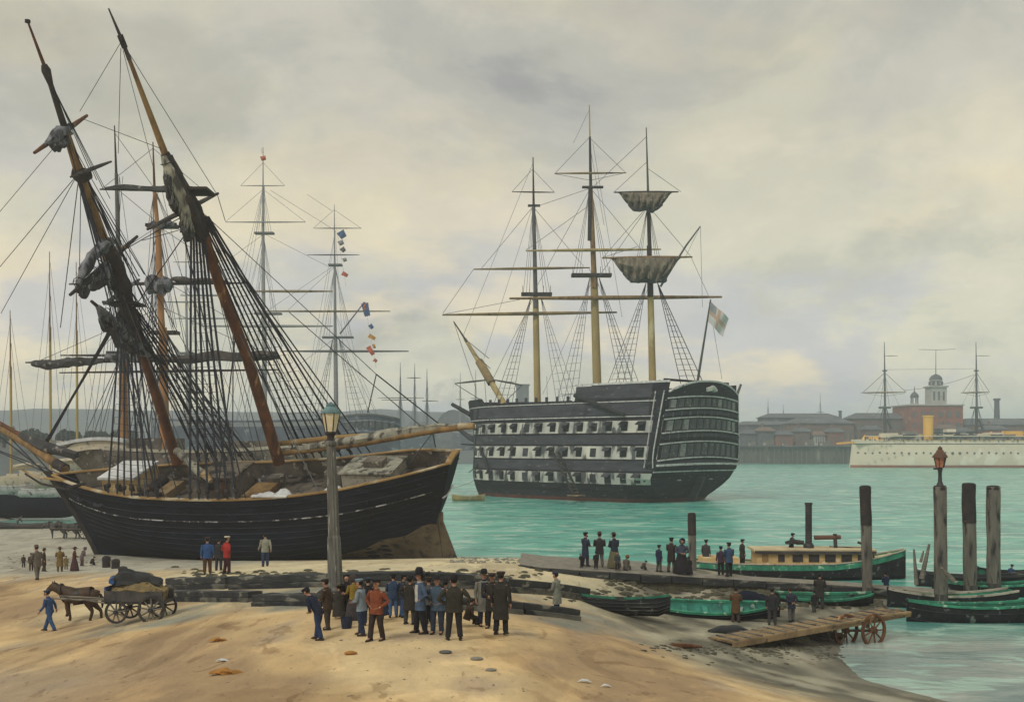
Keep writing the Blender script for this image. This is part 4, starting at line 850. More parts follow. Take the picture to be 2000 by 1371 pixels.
MB().tube([vpt(.80, 1, 8.0, .1), vpt(.73, 1, 4.7, 1.2)], [.34, .28], 7).build('fender_spar', 'wood_black', ship)
MB().tube([vpt(.845, 1, 5.8, .1), vpt(.83, 1, 4.9, .9)], [.26, .22], 7).build('fender_spar', 'wood_black', ship)
# accommodation ladder slanting down the side
L0, L1 = vpt(.40, 1, 8.4, .2), vpt(.27, 1, 1.3, 2.1)
ld = MB().beam(L0 + vp * .2, L1 + vp * .2, .12, .45).beam(L0 + vp * 1.6, L1 + vp * 1.6, .12, .45).build('side_ladder', 'mast_dark', ship)
for k in range(13): MB().beam(lerp(L0, L1, (k + .5) / 13) + vp * .2, lerp(L0, L1, (k + .5) / 13) + vp * 1.6, .30, .09).build('step', 'deck_planks' if k % 3 else 'plank_tan', ld)
MB().box(L1 + vp * .9 - ZU * .2, (2.4, 1.9, .18), (vf, vp, ZU)).build('landing', 'plank_tan', ld)
for k in (0, 1): MB().tube([lerp(L0, L1, k * .85 + .05) + vp * 1.6, lerp(L0, L1, k * .85 + .05) + vp * 1.6 + ZU * 1.2], .06, 5).build('handrail', 'wood_black', ld)
# stern galleries
def T(t, z, o=0): return vpt(0, t, z, 0, o)
def zarch(z, t): return z + .55 * (1 - t * t)
def strip(z0, z1, o0, o1, m_, name, par, arch=1.0, n=16, t0=-1, t1=1):
    rr = []
    for k in range(n + 1):
        t = lerp(t0, t1, k / n); a = .55 * arch * (1 - t * t)
        rr.append([T(t, z0 + a, o0), T(t, z0 + a, o1), T(t, z1 + a, o1), T(t, z1 + a, o0)])
    return MB().loft(rr, True, True, smooth=False).build(name, m_, par)
gal = strip(6.1, 18.1, -.3, .05, 'hulk_black', 'stern_gallery', ship)
levels = [(7.0, 9.3), (11.4, 13.3), (15.1, 16.7)]
for z0, z1 in levels:
    strip(z0 - .42, z0 - .12, 0, .42, 'hulk_black', 'balcony', gal); strip(z0 - .14, z0 + .06, 0, .5, 'white_trim', 'moulding', gal)
    strip(z1 + .20, z1 + .40, 0, .36, 'white_trim', 'moulding', gal)
    strip(z0 - 1.0, z0 - .5, 0, .3, 'hulk_grey', 'panel_band', gal)
    n = 11
    for k in range(n):
        t = lerp(-.86, .86, k / (n - 1)); d = .058; a = .55 * (1 - t * t)
        m = MB(); q = [T(t - d, z0 + .25 + a, .09), T(t + d, z0 + .25 + a, .09), T(t + d, z1 + a, .09), T(t - d, z1 + a, .09)]
        m.add(q + [p + vf * .3 for p in q], [(0, 1, 2, 3), (0, 4, 5, 1), (1, 5, 6, 2), (2, 6, 7, 3), (3, 7, 4, 0)])
        m.build('window', rnd.choice(['window_dark', 'window_dark', 'window_pale']), gal)
    for k in range(n + 1):
        t = lerp(-.94, .94, k / n); a = .55 * (1 - t * t); MB().beam(T(t, z0 + a, .12), T(t, z1 + a + .2, .12), .12, .14, (1, 0, 0)).build('mullion', 'mast_grey', gal)
    for k in range(22):
        t = lerp(-.96, .96, k / 21); a = .55 * (1 - t * t)
        MB().beam(T(t, z0 - 1.2 + a, .40), T(t, z0 - .4 + a, .40), .09, .12, (1, 0, 0)).build('baluster', 'mast_grey', gal) if k % 2 == 0 and z0 > 8 else None
strip(6.0, 6.35, 0, .5, 'white_trim', 'moulding', gal, .4); strip(5.0, 5.2, -.1, .18, 'white_trim', 'moulding', gal, .2)
strip(5.3, 5.9, -.2, .22, 'hulk_black', 'counter_rail', gal, .3)
# arched taffrail with white outline, crest and side pieces
rr = []; ro = []
for k in range(21):
    t = lerp(-1, 1, k / 20); z = 18.0 + 1.9 * (1 - abs(t) ** 2.4)
    rr.append([T(t, 17.2, -.2), T(t, 17.2, .22), T(t, z, .22), T(t, z, -.2)])
    ro.append([T(t, z, -.2), T(t, z, .4), T(t, z + .28, .4), T(t, z + .28, -.2)])
MB().loft(rr, True, True, smooth=False).build('taffrail', 'hulk_black', gal); MB().loft(ro, True, True, smooth=False).build('arch_moulding', 'white_trim', gal)
MB().loft([[T(-1, 19.9, -1.5), T(-1, 20.3, -1.5)], [T(1, 19.9, -1.5), T(1, 20.3, -1.5)]]).build('poop_rail', 'hulk_black', gal)
lumpy([T(.13, 18.6, .4), T(.0, 18.85, .45), T(-.13, 18.6, .4)], [.35, .62, .35], 3, 9, .35).build('crest', 'hulk_white', gal)
for sg in (1, -1):
    m = MB(); rows = []
    for z in np.linspace(5.6, 18.2, 12):
        o_ = .25 + .75 * math.sin(max(0, min(1, (z - 5.6) / 3)) * math.pi / 2) * (1 - .25 * (z - 5.6) / 12)
        rows.append([vpt(.003, sg, z, 0), vpt(.003, sg, z, o_), vpt(.022, sg, z, o_), vpt(.034, sg, z, 0)])
    m.loft(rows, True, True, smooth=False); qg = m.build('quarter_gallery', 'hulk_black', ship)
    for e in (.0, .034): MB().tube([vpt(.004 + e, sg, z, (.3 + .75 * math.sin(max(0, min(1, (z - 5.6) / 3)) * math.pi / 2) * (1 - .25 * (z - 5.6) / 12)) if e == 0 else .12) for z in np.linspace(5.8, 18.2, 9)], .11, 5).build('moulding', 'white_trim', qg)
# rudder, hawse, head
MB().loft([[vpt(0, 0, z) + vp * y - vf * o_ for y, o_ in ((.3, -.2), (.3, 1.5), (-.3, 1.5), (-.3, -.2))] for z in (-1, 1.5, 4.2)], True, True).build('rudder', 'hulk_grey', ship)
for t in (.45, -.35): MB().lathe([(.3, 0), (.42, .1), (.3, .22)], T(t, 3.6, .2), 8).build('stern_port', 'white_trim', ship)
MB().tube([vpt(.975, 1, 15.5), vpt(.985, 1, 15.5, .3) + vf * 3.5 + vp * 1.5 + ZU * 2.2], [.5, .38], 8).build('cathead', 'wood_black', ship)
MB().tube([vpt(1, 0, 10), vpt(1, 0, 11) + vf * 3.5, vpt(1, 0, 13) + vf * 5.5], [.8, .6, .35], 8).build('beakhead', 'hulk_grey', ship)
MB().tube([vpt(.97, 1, 9.5), vpt(.99, 1, 9.7) + vf * 3 + vp * 1.5], [.2, .16], 6).build('boomkin', 'wood_black', ship)
sprit = MB().tube([P(985, 790, 214), P(945, 722, 220), P(908, 662, 226)], [.62, .55, .34], 9).build('bowsprit', 'mast_buff', ship)
MB().tube([P(960, 748, 217.5), P(936, 706, 221)], .85, 9).build('bowsprit_cap', 'yard_buff', sprit)
MB().tube([P(912, 668, 225), P(886, 628, 229)], [.22, .12], 7).build('jib_boom', 'mast_dark', sprit)
yard_(sprit, 220, (888, 749), (960, 741), .2, 'mast_grey', name='spritsail_yard'); yard_(sprit, 220, (960, 741), (1020, 752), .2, 'mast_grey', name='spritsail_yard')
lines(sprit, 'head_stay', 220, [((888, 749), (945, 785)), ((886, 628), (930, 760)), ((908, 662), (955, 700)), ((1020, 752), (985, 786)), ((946, 735), (950, 790)), ((925, 690), (958, 720))], .07, 'rope_grey')
# masts
fo = mastline(ship, 'foremast', 209, [(1050, 800), (1046, 580), (1042, 404), (1041, 308)], [.68, .56, .34, .10], ['mast_buff', 'mast_grey', 'mast_dark'])
ma = mastline(ship, 'mainmast', 199, [(1167, 775), (1160, 540), (1153, 366), (1152, 268), (1151, 206)], [.82, .68, .40, .2, .09], ['mast_buff', 'mast_golden', 'mast_dark', 'mast_buff'])
mi = mastline(ship, 'mizzenmast', 189, [(1275, 765), (1270, 548), (1266, 400), (1262, 250)], [.66, .52, .32, .09], ['mast_buff', 'mast_dark', 'mast_grey'])
MB().tube([P(1270, 580, 188.6), P(1268, 480, 188.6)], [.5, .42], 8).build('mizzen_doubling', 'mast_dark', mi)
MB().tube([P(1152, 470, 198.6), P(1153, 366, 198.6)], [.42, .36], 8).build('topmast_doubling', 'mast_dark', ma)
def top_(par, Y, x0, x1, y, m_='mast_dark', h=.5, d=2.2):
    a, b_ = P(x0, y, Y), P(x1, y, Y); MB().box((a + b_) / 2, ((b_ - a).length, d, h)).build('fighting_top', m_, par)
for par, Y, x0, x1, y in ((fo, 209, 1018, 1078, 575), (ma, 199, 1116, 1194, 538), (mi, 189, 1232, 1301, 548)):
    top_(par, Y, x0, x1, y)
    for k in range(5): MB().tube([P(lerp(x0 + 3, x1 - 3, k / 4), y, Y), P(lerp(x0 + 3, x1 - 3, k / 4), y - 17, Y)], .07, 4).build('stanchion', 'mast_grey', par)
for par, Y, x0, x1, y in ((fo, 209, 1031, 1055, 402), (ma, 199, 1137, 1178, 366), (mi, 189, 1252, 1282, 400)): top_(par, Y, x0, x1, y, 'mast_dark', .28, 1)
for par, Y, a, b_, r, m_ in ((fo, 208, (1000, 375), (1083, 376), .15, 'mast_dark'), (fo, 208, (925, 526), (1152, 523), .28, 'yard_buff'), (fo, 208, (864, 615), (1205, 610), .36, 'yard_buff'),
      (ma, 198, (1083, 339), (1223, 338), .20, 'yard_buff'), (ma, 198, (1027, 490), (1291, 487), .30, 'mast_buff'), (ma, 198, (995, 583), (1410, 580), .42, 'mast_golden'),
      (mi, 188, (1199, 376), (1325, 375), .24, 'mast_dark'), (mi, 188, (1176, 504), (1352, 502), .30, 'mast_golden')): yard_(par, Y, a, b_, r, m_, 1.5)
# brailed up sails on the mizzen
def brailed(par, Y, x0, x1, y0, depth, m_, seed, x0b=None, x1b=None):
    rows = []; n = 30
    for k in range(n + 1):
        t = k / n; u = 2 * t - 1; dd = depth * max(0, 1 - abs(u) ** 3.0) ** .36 * (1 - .22 * math.cos(u * 4.2) ** 2) + 3; row = []
        for j in range(9):
            v = j / 8; squeeze = 1 - .25 * v ** 1.2
            xx = (x0 + x1) / 2 + (x1 - x0) / 2 * u * squeeze
            fold = .5 * math.sin(t * 46 + 6 * v + seed) * (.4 + v) + .6 * noise.noise(V((t * 6, v * 4, seed)))
            row.append(P(xx, y0 + dd * v, Y - 1.2 - 1.6 * math.sin(v * math.pi * .8) * (1 - u * u) - fold))
        rows.append(row)
    back = [[p + V((0, .15, 0)) for p in r_] for r_ in rows]
    m = MB(); m.loft(rows); m.loft([r_[::-1] for r_ in back])
    o = m.build('brailed_sail', m_, par)
    lumpy([rows[i][-1] for i in range(3, n - 2, 4)], [.25] + [.42] * 5 + [.25], seed, 8, .4, 4).build('sail_foot', 'sail_dark', o)
    return o
brailed(mi, 188, 1190, 1332, 503, 46, 'sail_canvas_dark', 1); brailed(mi, 188, 1206, 1314, 376, 33, 'sail_canvas_dark', 2)
gf_ = MB().tube([P(1290, 560, 188), P(1340, 480, 187), P(1368, 442, 186)], [.2, .17, .1], 6).build('gaff', 'mast_grey', mi)
# shrouds and stays
fan(fo, 209, (1038, 578), [(965, 788), (976, 788), (988, 788), (1000, 788)], .07, 'rope_grey', rat=.06)
fan(fo, 209, (1056, 578), [(1088, 792), (1102, 790), (1116, 789), (1130, 788)], .06, 'rope_haze', rat=.07)
fan(ma, 199, (1152, 542), [(1086, 790), (1100, 790), (1112, 789), (1126, 788)], .07, 'rope_haze', rat=.06)
fan(ma, 199, (1170, 542), [(1212, 756), (1226, 756), (1238, 756), (1250, 754)], .07, 'rope_grey', rat=.06)
fan(mi, 189, (1262, 552), [(1184, 758), (1200, 757), (1215, 757), (1230, 756)], .07, 'rope_grey', rat=.055)
fan(mi, 189, (1284, 552), [(1330, 750), (1345, 749), (1360, 749), (1374, 749)], .08, 'rope_dark', rat=.055)
for par, Y, tx, ty, bx0, bx1, by in ((fo, 209, 1042, 404, 1022, 1074, 572), (ma, 199, 1153, 368, 1120, 1190, 534), (mi, 189, 1266, 402, 1236, 1297, 544)):
    for k in range(3):
        rope(par, 'topmast_shroud', P(tx - 1, ty, Y), P(bx0 + k * 6, by, Y - 1), .05, 'rope_grey'); rope(par, 'topmast_shroud', P(tx + 1, ty, Y), P(bx1 - k * 6, by, Y + 1), .05, 'rope_grey')
lines(fo, 'stay', 209, [((1041, 330), (1000, 375)), ((1041, 332), (1083, 376)), ((1041, 404), (940, 525)), ((1040, 404), (945, 700)), ((1043, 580), (960, 745)), ((1042, 316), (905, 655)), ((925, 526), (865, 612)), ((1041, 404), (1140, 520)), ((1150, 524), (1170, 560)), ((866, 614), (1042, 580))], .045, 'rope_haze')
lines(ma, 'stay', 199, [((1152, 268), (1084, 339)), ((1152, 270), (1222, 338)), ((1153, 368), (1040, 575)), ((1151, 215), (1120, 280)), ((1153, 368), (1044, 405)), ((1155, 370), (1250, 485)), ((1027, 489), (1153, 400)), ((1158, 545), (1060, 770)), ((1151, 280), (1180, 440)), ((1158, 280), (1215, 620)), ((1165, 545), (1240, 755)), ((1084, 340), (1150, 352)), ((1222, 338), (1156, 352))], .045, 'rope_haze')
lines(mi, 'stay', 189, [((1262, 318), (1200, 375)), ((1262, 268), (1158, 366)), ((1266, 402), (1178, 503)), ((1268, 405), (1350, 502)), ((1266, 404), (1170, 540)), ((1178, 503), (1245, 482)), ((1368, 442), (1372, 600)), ((1368, 442), (1340, 500)), ((1385, 590), (1410, 740)), ((1270, 552), (1195, 740)), ((1350, 503), (1385, 580)), ((1266, 330), (1330, 375))], .045, 'rope_haze')
lines(ma, 'rail_line', 199, [((1100, 772), (1290, 742)), ((1090, 760), (1096, 790)), ((1068, 735), (1069, 790))], .05, 'rope_haze')
# ensign
st = MB().tube([P(1360, 760, 181), P(1388, 585, 178)], [.24, .12], 7).build('ensign_staff', 'mast_grey', ship)
def flagmesh(Y, tl, bl_, tr, br, n=14, amp=.5, dp=.0):
    rows = []
    for k in range(n + 1):
        t = k / n; a = P(*lerp(np.array(tl), np.array(tr), t), Y); b_ = P(*lerp(np.array(bl_), np.array(br), t), Y)
        rows.append([lerp(a, b_, j / 5) + V((0, amp * math.sin(t * 7 + j * .5) * t - dp * t, 0)) for j in range(6)])
    return rows
fr = flagmesh(178, (1388, 589), (1383, 628), (1424, 622), (1412, 658))
m = MB()
def fm_(i, j): return 1 if (i < 5 and j < 2) else (2 if (i in (6, 7) or j == 2) else 0)
m.loft(fr, mf=fm_); m.loft([[p + V((0, .04, 0)) for p in r_][::-1] for r_ in fr], mf=lambda i, j: fm_(i, 4 - j)); m.build('ensign', ['flag_white', 'ensign_blue', 'ensign_red'], st)
MB().tube([vpt(0, -1, 18.2, .2), vpt(0, -1, 20.0, .2) - vp * 1.2], [.25, .2], 6).build('stern_davit', 'mast_grey', ship)
# quiet mooring line
t = rope(None, 'mooring_line', P(873, 955, 224), vpt(.98, 1, 3.0), .06, 'pale_wood', sag=.3)
tag(t, 'pale mooring line from the big warship bow low over the water', 'mooring line')

# ------------------------------------------------------------------ blue-grey three master behind the brig
Yc = 300
hc = thing('hulk_ship', P(600, 930, Yc), 'hazy blue grey three masted ship behind the brig, signal flags on its after mast', 'sailing ship')
xa, xb = hx(300, Yc), hx(672, Yc); z1 = hzz(822, Yc)
rows = []
for k in range(20):
    t = k / 19; xx = lerp(xa, xb, t); hw = 7.5 * min(1, (t * 5 + .05)) ** .6; zt = z1 + .8 * (2 * t - 1) ** 2
    rows.append([V((xx, Yc + sy * hw * f, zz)) for sy, f, zz in ((-1, .92, zt), (-1, 1, 6), (-1, .9, 1), (-1, .6, -1), (1, .6, -1), (1, .9, 1), (1, 1, 6), (1, .92, zt))])
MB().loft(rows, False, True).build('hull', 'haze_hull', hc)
MB().loft([[r_[0] - V((0, .1, 2.2)), r_[0] - V((0, .1, .6))] for r_ in rows]).build('side_band', 'haze_mast', hc)
# her broad stern
sx0, sx1 = 662, 782; Ys = 285
def cst(t, z, o=0): return V((lerp(hx(sx0, Ys), hx(sx1, Ys), t), Ys - 2 * math.sin(math.pi * t) - o, z))
zt = hzz(817, Ys); zb_ = hzz(856, Ys)
prof = [(t, zt + 1.0 * math.sin(math.pi * t) ** .8 - .5 * t) for t in np.linspace(0, 1, 13)]
m = MB(); m.loft([[cst(t, -1), cst(t, zb_), cst(t, z)] for t, z in prof]); m.loft([[cst(t, z), cst(t, z) + V((-3, 16, .2))] for t, z in prof])
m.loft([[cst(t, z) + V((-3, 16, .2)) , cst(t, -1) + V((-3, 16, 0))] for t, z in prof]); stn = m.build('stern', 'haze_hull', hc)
for dz, o in ((.25, .3), (-1.3, .25), (-4.2, .3)): MB().tube([cst(t, z + dz, o) for t, z in prof], .22 if dz > 0 else .13, 5).build('moulding', 'rope_haze' if dz < 0 else 'mast_grey', stn)
for k in range(8):
    t = .14 + k * .105; c = cst(t, zt - 2.2 + .7 * math.sin(math.pi * t), .2)
    f_w = MB().box(c, (1.15, .3, 2.0)).build('window', 'window_dark', stn); MB().box(c - V((0, .18, -.9)), (1.3, .2, .2)).build('lintel', 'haze_mast', f_w)
def hazemast(par, Y, pts, rads, mats, yards, tops, name='mast', r=.055, rm='rope_haze'):
    o = mastline(par, name, Y, pts, rads, mats)
    for a, b_, y, rr_, mm_ in yards: yard_(o, Y - 1, (a, y), (b_, y), rr_, mm_)
    for a, b_, y in tops: top_(o, Y, a, b_, y, 'mast_grey', .5, 2)
    return o
mA = hazemast(hc, Yc, [(517, 880), (516, 612), (514, 455), (514, 362), (514, 288)], [.75, .62, .42, .25, .08], ['haze_mast', 'haze_mast', 'haze_mast'],
    [(470, 556, 363, .16, 'haze_mast'), (440, 597, 434, .22, 'haze_mast'), (486, 650, 569, .38, 'yard_buff'), (392, 650, 637, .40, 'haze_mast'), (352, 455, 577, .3, 'haze_mast'), (340, 460, 622, .26, 'haze_mast')], [(498, 535, 456), (498, 550, 613)])
mB = hazemast(hc, Yc + 5, [(657, 850), (655, 658), (654, 517), (653, 400)], [.68, .55, .34, .08], ['haze_mast', 'haze_mast', 'haze_mast'],
    [(612, 706, 446, .16, 'mast_grey'), (600, 702, 498, .2, 'mast_grey'), (500, 762, 608, .30, 'yard_buff'), (548, 798, 686, .36, 'mast_grey')], [(642, 668, 518), (630, 690, 659)])
fan(mA, Yc, (512, 615), [(452, 868), (466, 868), (480, 868)], .08, 'rope_haze', 2); fan(mA, Yc, (522, 615), [(556, 868), (572, 868), (586, 868)], .08, 'rope_haze', 2)
fan(mB, Yc + 5, (650, 662), [(600, 850), (610, 850), (620, 850), (632, 850)], .08, 'rope_grey', 2, rat=.06); fan(mB, Yc + 5, (662, 662), [(690, 850), (706, 850), (722, 850), (738, 846)], .08, 'rope_grey', 2, rat=.06)
for par, Y, tx, ty, x0, x1, y in ((mA, Yc, 514, 456, 499, 540, 610), (mB, Yc + 5, 654, 518, 633, 687, 656), (mA, Yc, 514, 364, 500, 530, 454)):
    for k in range(3): rope(par, 'topmast_shroud', P(tx, ty, Y), P(x0 + 5 * k, y, Y), .06, 'rope_haze'); rope(par, 'topmast_shroud', P(tx, ty, Y), P(x1 - 5 * k, y, Y), .06, 'rope_haze')
lines(mA, 'lift', Yc, [((514, 318), (470, 363)), ((514, 318), (556, 363)), ((514, 370), (440, 434)), ((514, 370), (597, 434)), ((514, 456), (640, 520)), ((514, 456), (490, 568)), ((514, 458), (352, 577))], .05, 'rope_haze')
lines(mB, 'lift', Yc + 5, [((653, 410), (612, 446)), ((653, 410), (705, 446)), ((655, 520), (560, 608)), ((654, 518), (515, 612)), ((655, 660), (520, 760)), ((662, 660), (760, 860)), ((680, 712), (830, 836)), ((648, 412), (600, 380)), ((654, 450), (528, 372))], .05, 'rope_haze')
MB().tube([P(664, 652, Yc), P(712, 590, Yc - 4)], [.22, .14], 6).build('gaff', 'mast_grey', mB)
MB().tube([P(512, 300, Yc), P(511, 290, Yc)], .06, 4).build('pennant_staff', 'mast_grey', mA)
rnd = random.Random(77)
for k in range(14): rope(mA, 'stay', P(lerp(514, 517, rnd.random()), rnd.choice([456, 612, 365, 520]), Yc), P(rnd.uniform(380, 660), rnd.uniform(840, 870), Yc), .05, 'rope_haze')
for k in range(10): rope(mB, 'stay', P(655, rnd.choice([520, 658, 610, 450]), Yc), P(rnd.uniform(570, 760), rnd.uniform(835, 860), Yc), .05, 'rope_haze')
mC = hazemast(hc, Yc - 4, [(368, 880), (366, 690), (364, 560), (363, 455)], [.6, .5, .3, .08], ['haze_mast', 'haze_mast', 'haze_mast'], [(338, 398, 512, .16, 'haze_mast'), (322, 412, 590, .24, 'haze_mast')], [(354, 378, 690)])
def sig(px, py, w_, h_, m_, rot, par, Y=297):
    a = V((math.cos(rot), 0, -math.sin(rot))); d = V((math.sin(rot), 0, math.cos(rot))); c = P(px, py, Y); rows = []
    for k in range(6): rows.append([c + a * (w_ * k / 5) + d * (h_ * (j / 3 - .5) * (1 - .25 * k / 5)) + V((0, .25 * math.sin(k * 1.4 + j * .6), 0)) for j in range(4)])
    m = MB(); m.loft(rows); m.loft([[p + V((0, .03, 0)) for p in r_][::-1] for r_ in rows]); m.build('signal_flag', m_, par)
for q in [(664, 452, 2.0, 2.2, 'flag_blue', 1.0), (664, 470, 1.3, 1.6, 'haze_mast', 1.1), (667, 484, 1.3, 1.4, 'mast_grey', .9), (672, 504, 1.0, 1.2, 'haze_mast', 1.2), (668, 533, 1.7, 1.2, 'flag_red', .5), (712, 592, 3.6, 2.0, 'flag_blue', 1.35), (711, 590, 3.2, .8, 'flag_red', 1.45), (722, 634, 1.3, 1.2, 'flag_blue', .9),
          (720, 655, 2.0, 1.2, 'flag_orange', .5), (729, 672, 1.2, .8, 'flag_orange', 1.2), (719, 677, 2.6, 1.4, 'flag_red', 1.0), (730, 702, 1.0, 1.0, 'flag_red', .6), (513, 305, 1.2, 1.6, 'flag_red', 1.3)]: sig(*q, mB if q[0] > 600 else mA)
rope(mB, 'halyard', P(712, 590, 297), P(735, 720, 297), .03, 'rope_haze'); rope(mB, 'halyard', P(656, 440, 297), P(676, 560, 297), .03, 'rope_haze')

# ------------------------------------------------------------------ barque close behind the brig
Yd = 122
bq = thing('barque', P(330, 900, Yd), 'barque with orange lower masts and wide furled yards directly behind the brig', 'sailing ship')
rows = []
for k in range(18):
    t = k / 17; hw = 4 * min(1, t * 4 + .06) ** .6; zt = hzz(884, Yd) + 1.0 * (2 * t - 1) ** 2
    rows.append([V((lerp(hx(116 + (zt - zz) * 17, Yd), hx(640, Yd), t), Yd + sy * hw * f, zz)) for sy, f, zz in ((-1, .95, zt), (-1, 1, 5), (-1, .8, 2.5), (-1, .4, -1), (1, .4, -1), (1, .8, 2.5), (1, 1, 5), (1, .95, zt))])
hb = MB().loft(rows, False, True).build('hull', 'bulwark_grey', bq)
MB().loft([[r_[0] + V((0, -.1, 0)), r_[0] + V((0, -.1, .35)), r_[0] + V((0, .4, .35)), r_[0] + V((0, .4, 0))] for r_ in rows], True, True).build('cap_rail', 'pale_wood', hb)
rr = []
for k in range(9):
    t = k / 8; a = P(lerp(112, 246, t), 889 - 12 * math.sin(math.pi * t * .8), Yd - 3.5); rr.append([a, a + V((0, 0, .9 * min(1, .2 + t * 3))), a + V((0, 5, .9)), a + V((0, 5, 0))])
MB().loft(rr, True, True).build('deckhouse', 'cream_hull', bq)
MB().loft([[p + V((0, -.3 if j < 2 else .3, .95 + (0 if j in (0, 3) else .35))) for j, p in enumerate((r_[0], r_[0], r_[3], r_[3]))] for r_ in rr], True, True).build('house_roof', 'canvas_white', bq)
MB().box(P(300, 870, Yd - 1), (6, 3, 1.6)).build('deckhouse', 'bulwark_grey', bq); MB().box(P(520, 872, Yd - 1), (9, 3, 1.2)).build('deckhouse', 'bulwark_grey', bq)
b1 = mastline(bq, 'foremast', Yd, [(243, 885), (240, 705), (232, 470), (228, 340), (224, 246)], [.52, .44, .34, .2, .06], ['mast_orange', 'mast_grey', 'mast_grey', 'mast_dark'])
b2 = mastline(bq, 'mainmast', Yd - 2, [(322, 885), (318, 640), (309, 440), (302, 368), (299, 278)], [.55, .45, .34, .2, .06], ['mast_orange', 'mast_orange', 'mast_orange', 'mast_brown'])
for par, a, b_, y, r, tilt in ((b2, 195, 398, 370, .2, 1), (b2, 290, 345, 437, .22, 0), (b2, 135, 478, 555, .2, -2), (b2, 50, 548, 708, .2, -8), (b2, 116, 545, 728, .15, -6), (b1, 118, 330, 694, .15, 0)):
    yard_(par, Yd - 3, (a, y + 0), (b_, y + tilt), r, 'spar_dark')
for par, x0, x1, y0, y1, r, sd_ in ((b2, 205, 390, 366, 370, .3, 71), (b2, 285, 335, 556, 560, .95, 72), (b2, 335, 450, 546, 552, .34, 73), (b2, 62, 205, 713, 703, .50, 74), (b2, 205, 300, 698, 700, .45, 75), (b2, 330, 540, 702, 692, .5, 76), (b2, 470, 545, 696, 696, .4, 77), (b2, 292, 340, 440, 438, .35, 78)):
    n = 5; lumpy([P(lerp(x0, x1, k / n), lerp(y0, y1, k / n) + 2 * math.sin(k * 2.1 + sd_), Yd - 3.6) for k in range(n + 1)], [r * .5] + [r] * (n - 1) + [r * .45], sd_, 10, .42, 4).build('furled_sail', ['sail_grey', 'spar_dark', 'sail_dark'][sd_ % 3], par)
for par, Y, x0, x1, y in ((b1, Yd, 212, 262, 690), (b2, Yd, 296, 348, 650), (b2, Yd, 288, 346, 442)): top_(par, Y, x0, x1, y, 'spar_dark', .35, 1.6)
fan(b1, Yd, (238, 690), [(150, 885), (170, 885), (186, 885)], .05, 'rope_grey', 1); fan(b1, Yd, (244, 690), [(275, 885), (290, 885), (300, 885)], .05, 'rope_grey', 1)
fan(b2, Yd, (316, 645), [(268, 885), (285, 885), (300, 885)], .06, 'rope_grey', 1); fan(b2, Yd, (322, 645), [(380, 885), (410, 885), (440, 885), (465, 885)], .07, 'rope_grey', 1, rat=.06)
for par, tx, ty, x0, x1, y in ((b2, 309, 442, 290, 345, 640), (b1, 232, 470, 215, 258, 690), (b2, 302, 370, 290, 335, 440), (b2, 312, 560, 300, 346, 650)):
    for k in range(3): rope(par, 'topmast_shroud', P(tx, ty, Yd), P(x0 + 4 * k, y, Yd - 1), .035, 'rope_grey'); rope(par, 'topmast_shroud', P(tx, ty, Yd), P(x1 - 4 * k, y, Yd + 1), .035, 'rope_grey')
lines(b2, 'lift', Yd - 2, [((299, 290), (200, 368)), ((299, 290), (395, 370)), ((309, 442), (140, 553)), ((309, 442), (475, 552)), ((316, 600), (60, 712)), ((316, 600), (540, 700)), ((232, 372), (316, 442)), ((224, 260), (300, 366)), ((340, 560), (480, 640)), ((312, 560), (180, 700))], .03, 'rope_grey')
rnd = random.Random(78)
for k in range(16): rope(b2, 'halyard', P(rnd.choice([300, 309, 316]), rnd.choice([370, 442, 560, 640]), Yd - 2), P(rnd.uniform(200, 520), rnd.uniform(868, 885), Yd - 2), rnd.choice([.03, .045]), 'rope_grey')
for k in range(8): rope(b1, 'halyard', P(rnd.choice([228, 233, 240]), rnd.choice([345, 470, 690]), Yd), P(rnd.uniform(130, 330), rnd.uniform(870, 885), Yd), rnd.choice([.03, .04]), 'rope_grey')
# ------------------------------------------------------------------ white steamship at the quay
Yk = 470
cr = thing('steamship', P(1860, 912, Yk), 'long white twin masted steamship with yellow funnel lying at the stone quay', 'steamship')
xa, xb = hx(1659, Yk), hx(2240, Yk); rows = []; zd = hzz(866, Yk)
for k in range(26):
    t = k / 25; xx = lerp(xa, xb, t); hw = 7 * min(1, t * 5 + .02) ** .6
    rows.append([V((xx + (1.2 * max(0, 1 - t * 25)) * (zz / 10), Yk + sy * hw * f, zz)) for sy, f, zz in ((-1, 1, zd), (-1, 1, 6), (-1, .96, 1.3), (-1, .95, 1.1), (-1, .9, -.5), (1, .9, -.5), (1, .95, 1.1), (1, .96, 1.3), (1, 1, 6), (1, 1, zd))])
hl = MB().loft(rows, False, True, mf=lambda i, j: 1 if 2 < j < 6 else 0).build('hull', ['cruiser_white', 'cruiser_red'], cr)
MB().loft([[r_[0], r_[9]] for r_ in rows]).build('deck', 'cruiser_grey', cr)
MB().loft([[r_[0] + V((0, -.15, -.3)), r_[0] + V((0, -.15, -.05))] for r_ in rows]).build('rubbing_strake', 'iron_dark', hl)
MB().loft([[r_[0] + V((0, .1, 0)), r_[0] + V((0, .1, 1.3))] for r_ in rows[1:]]).build('bulwark', 'cruiser_white', cr)
MB().loft([[r_[0] + V((0, -.06, 1.2)), r_[0] + V((0, -.06, 1.42))] for r_ in rows[1:]]).build('rail', 'buff_yellow', cr)
for k in range(26):
    px = 1676 + k * 14.2; 
    c = P(px, 884 + (1 if k % 3 else 0), Yk - 7.05); r_ = .62 if 12 < k < 15 else .45
    MB().tube([c + V((0, .3, 0)), c + V((0, -.1, 0))], r_, 8).build('porthole', 'glass_dim', hl)
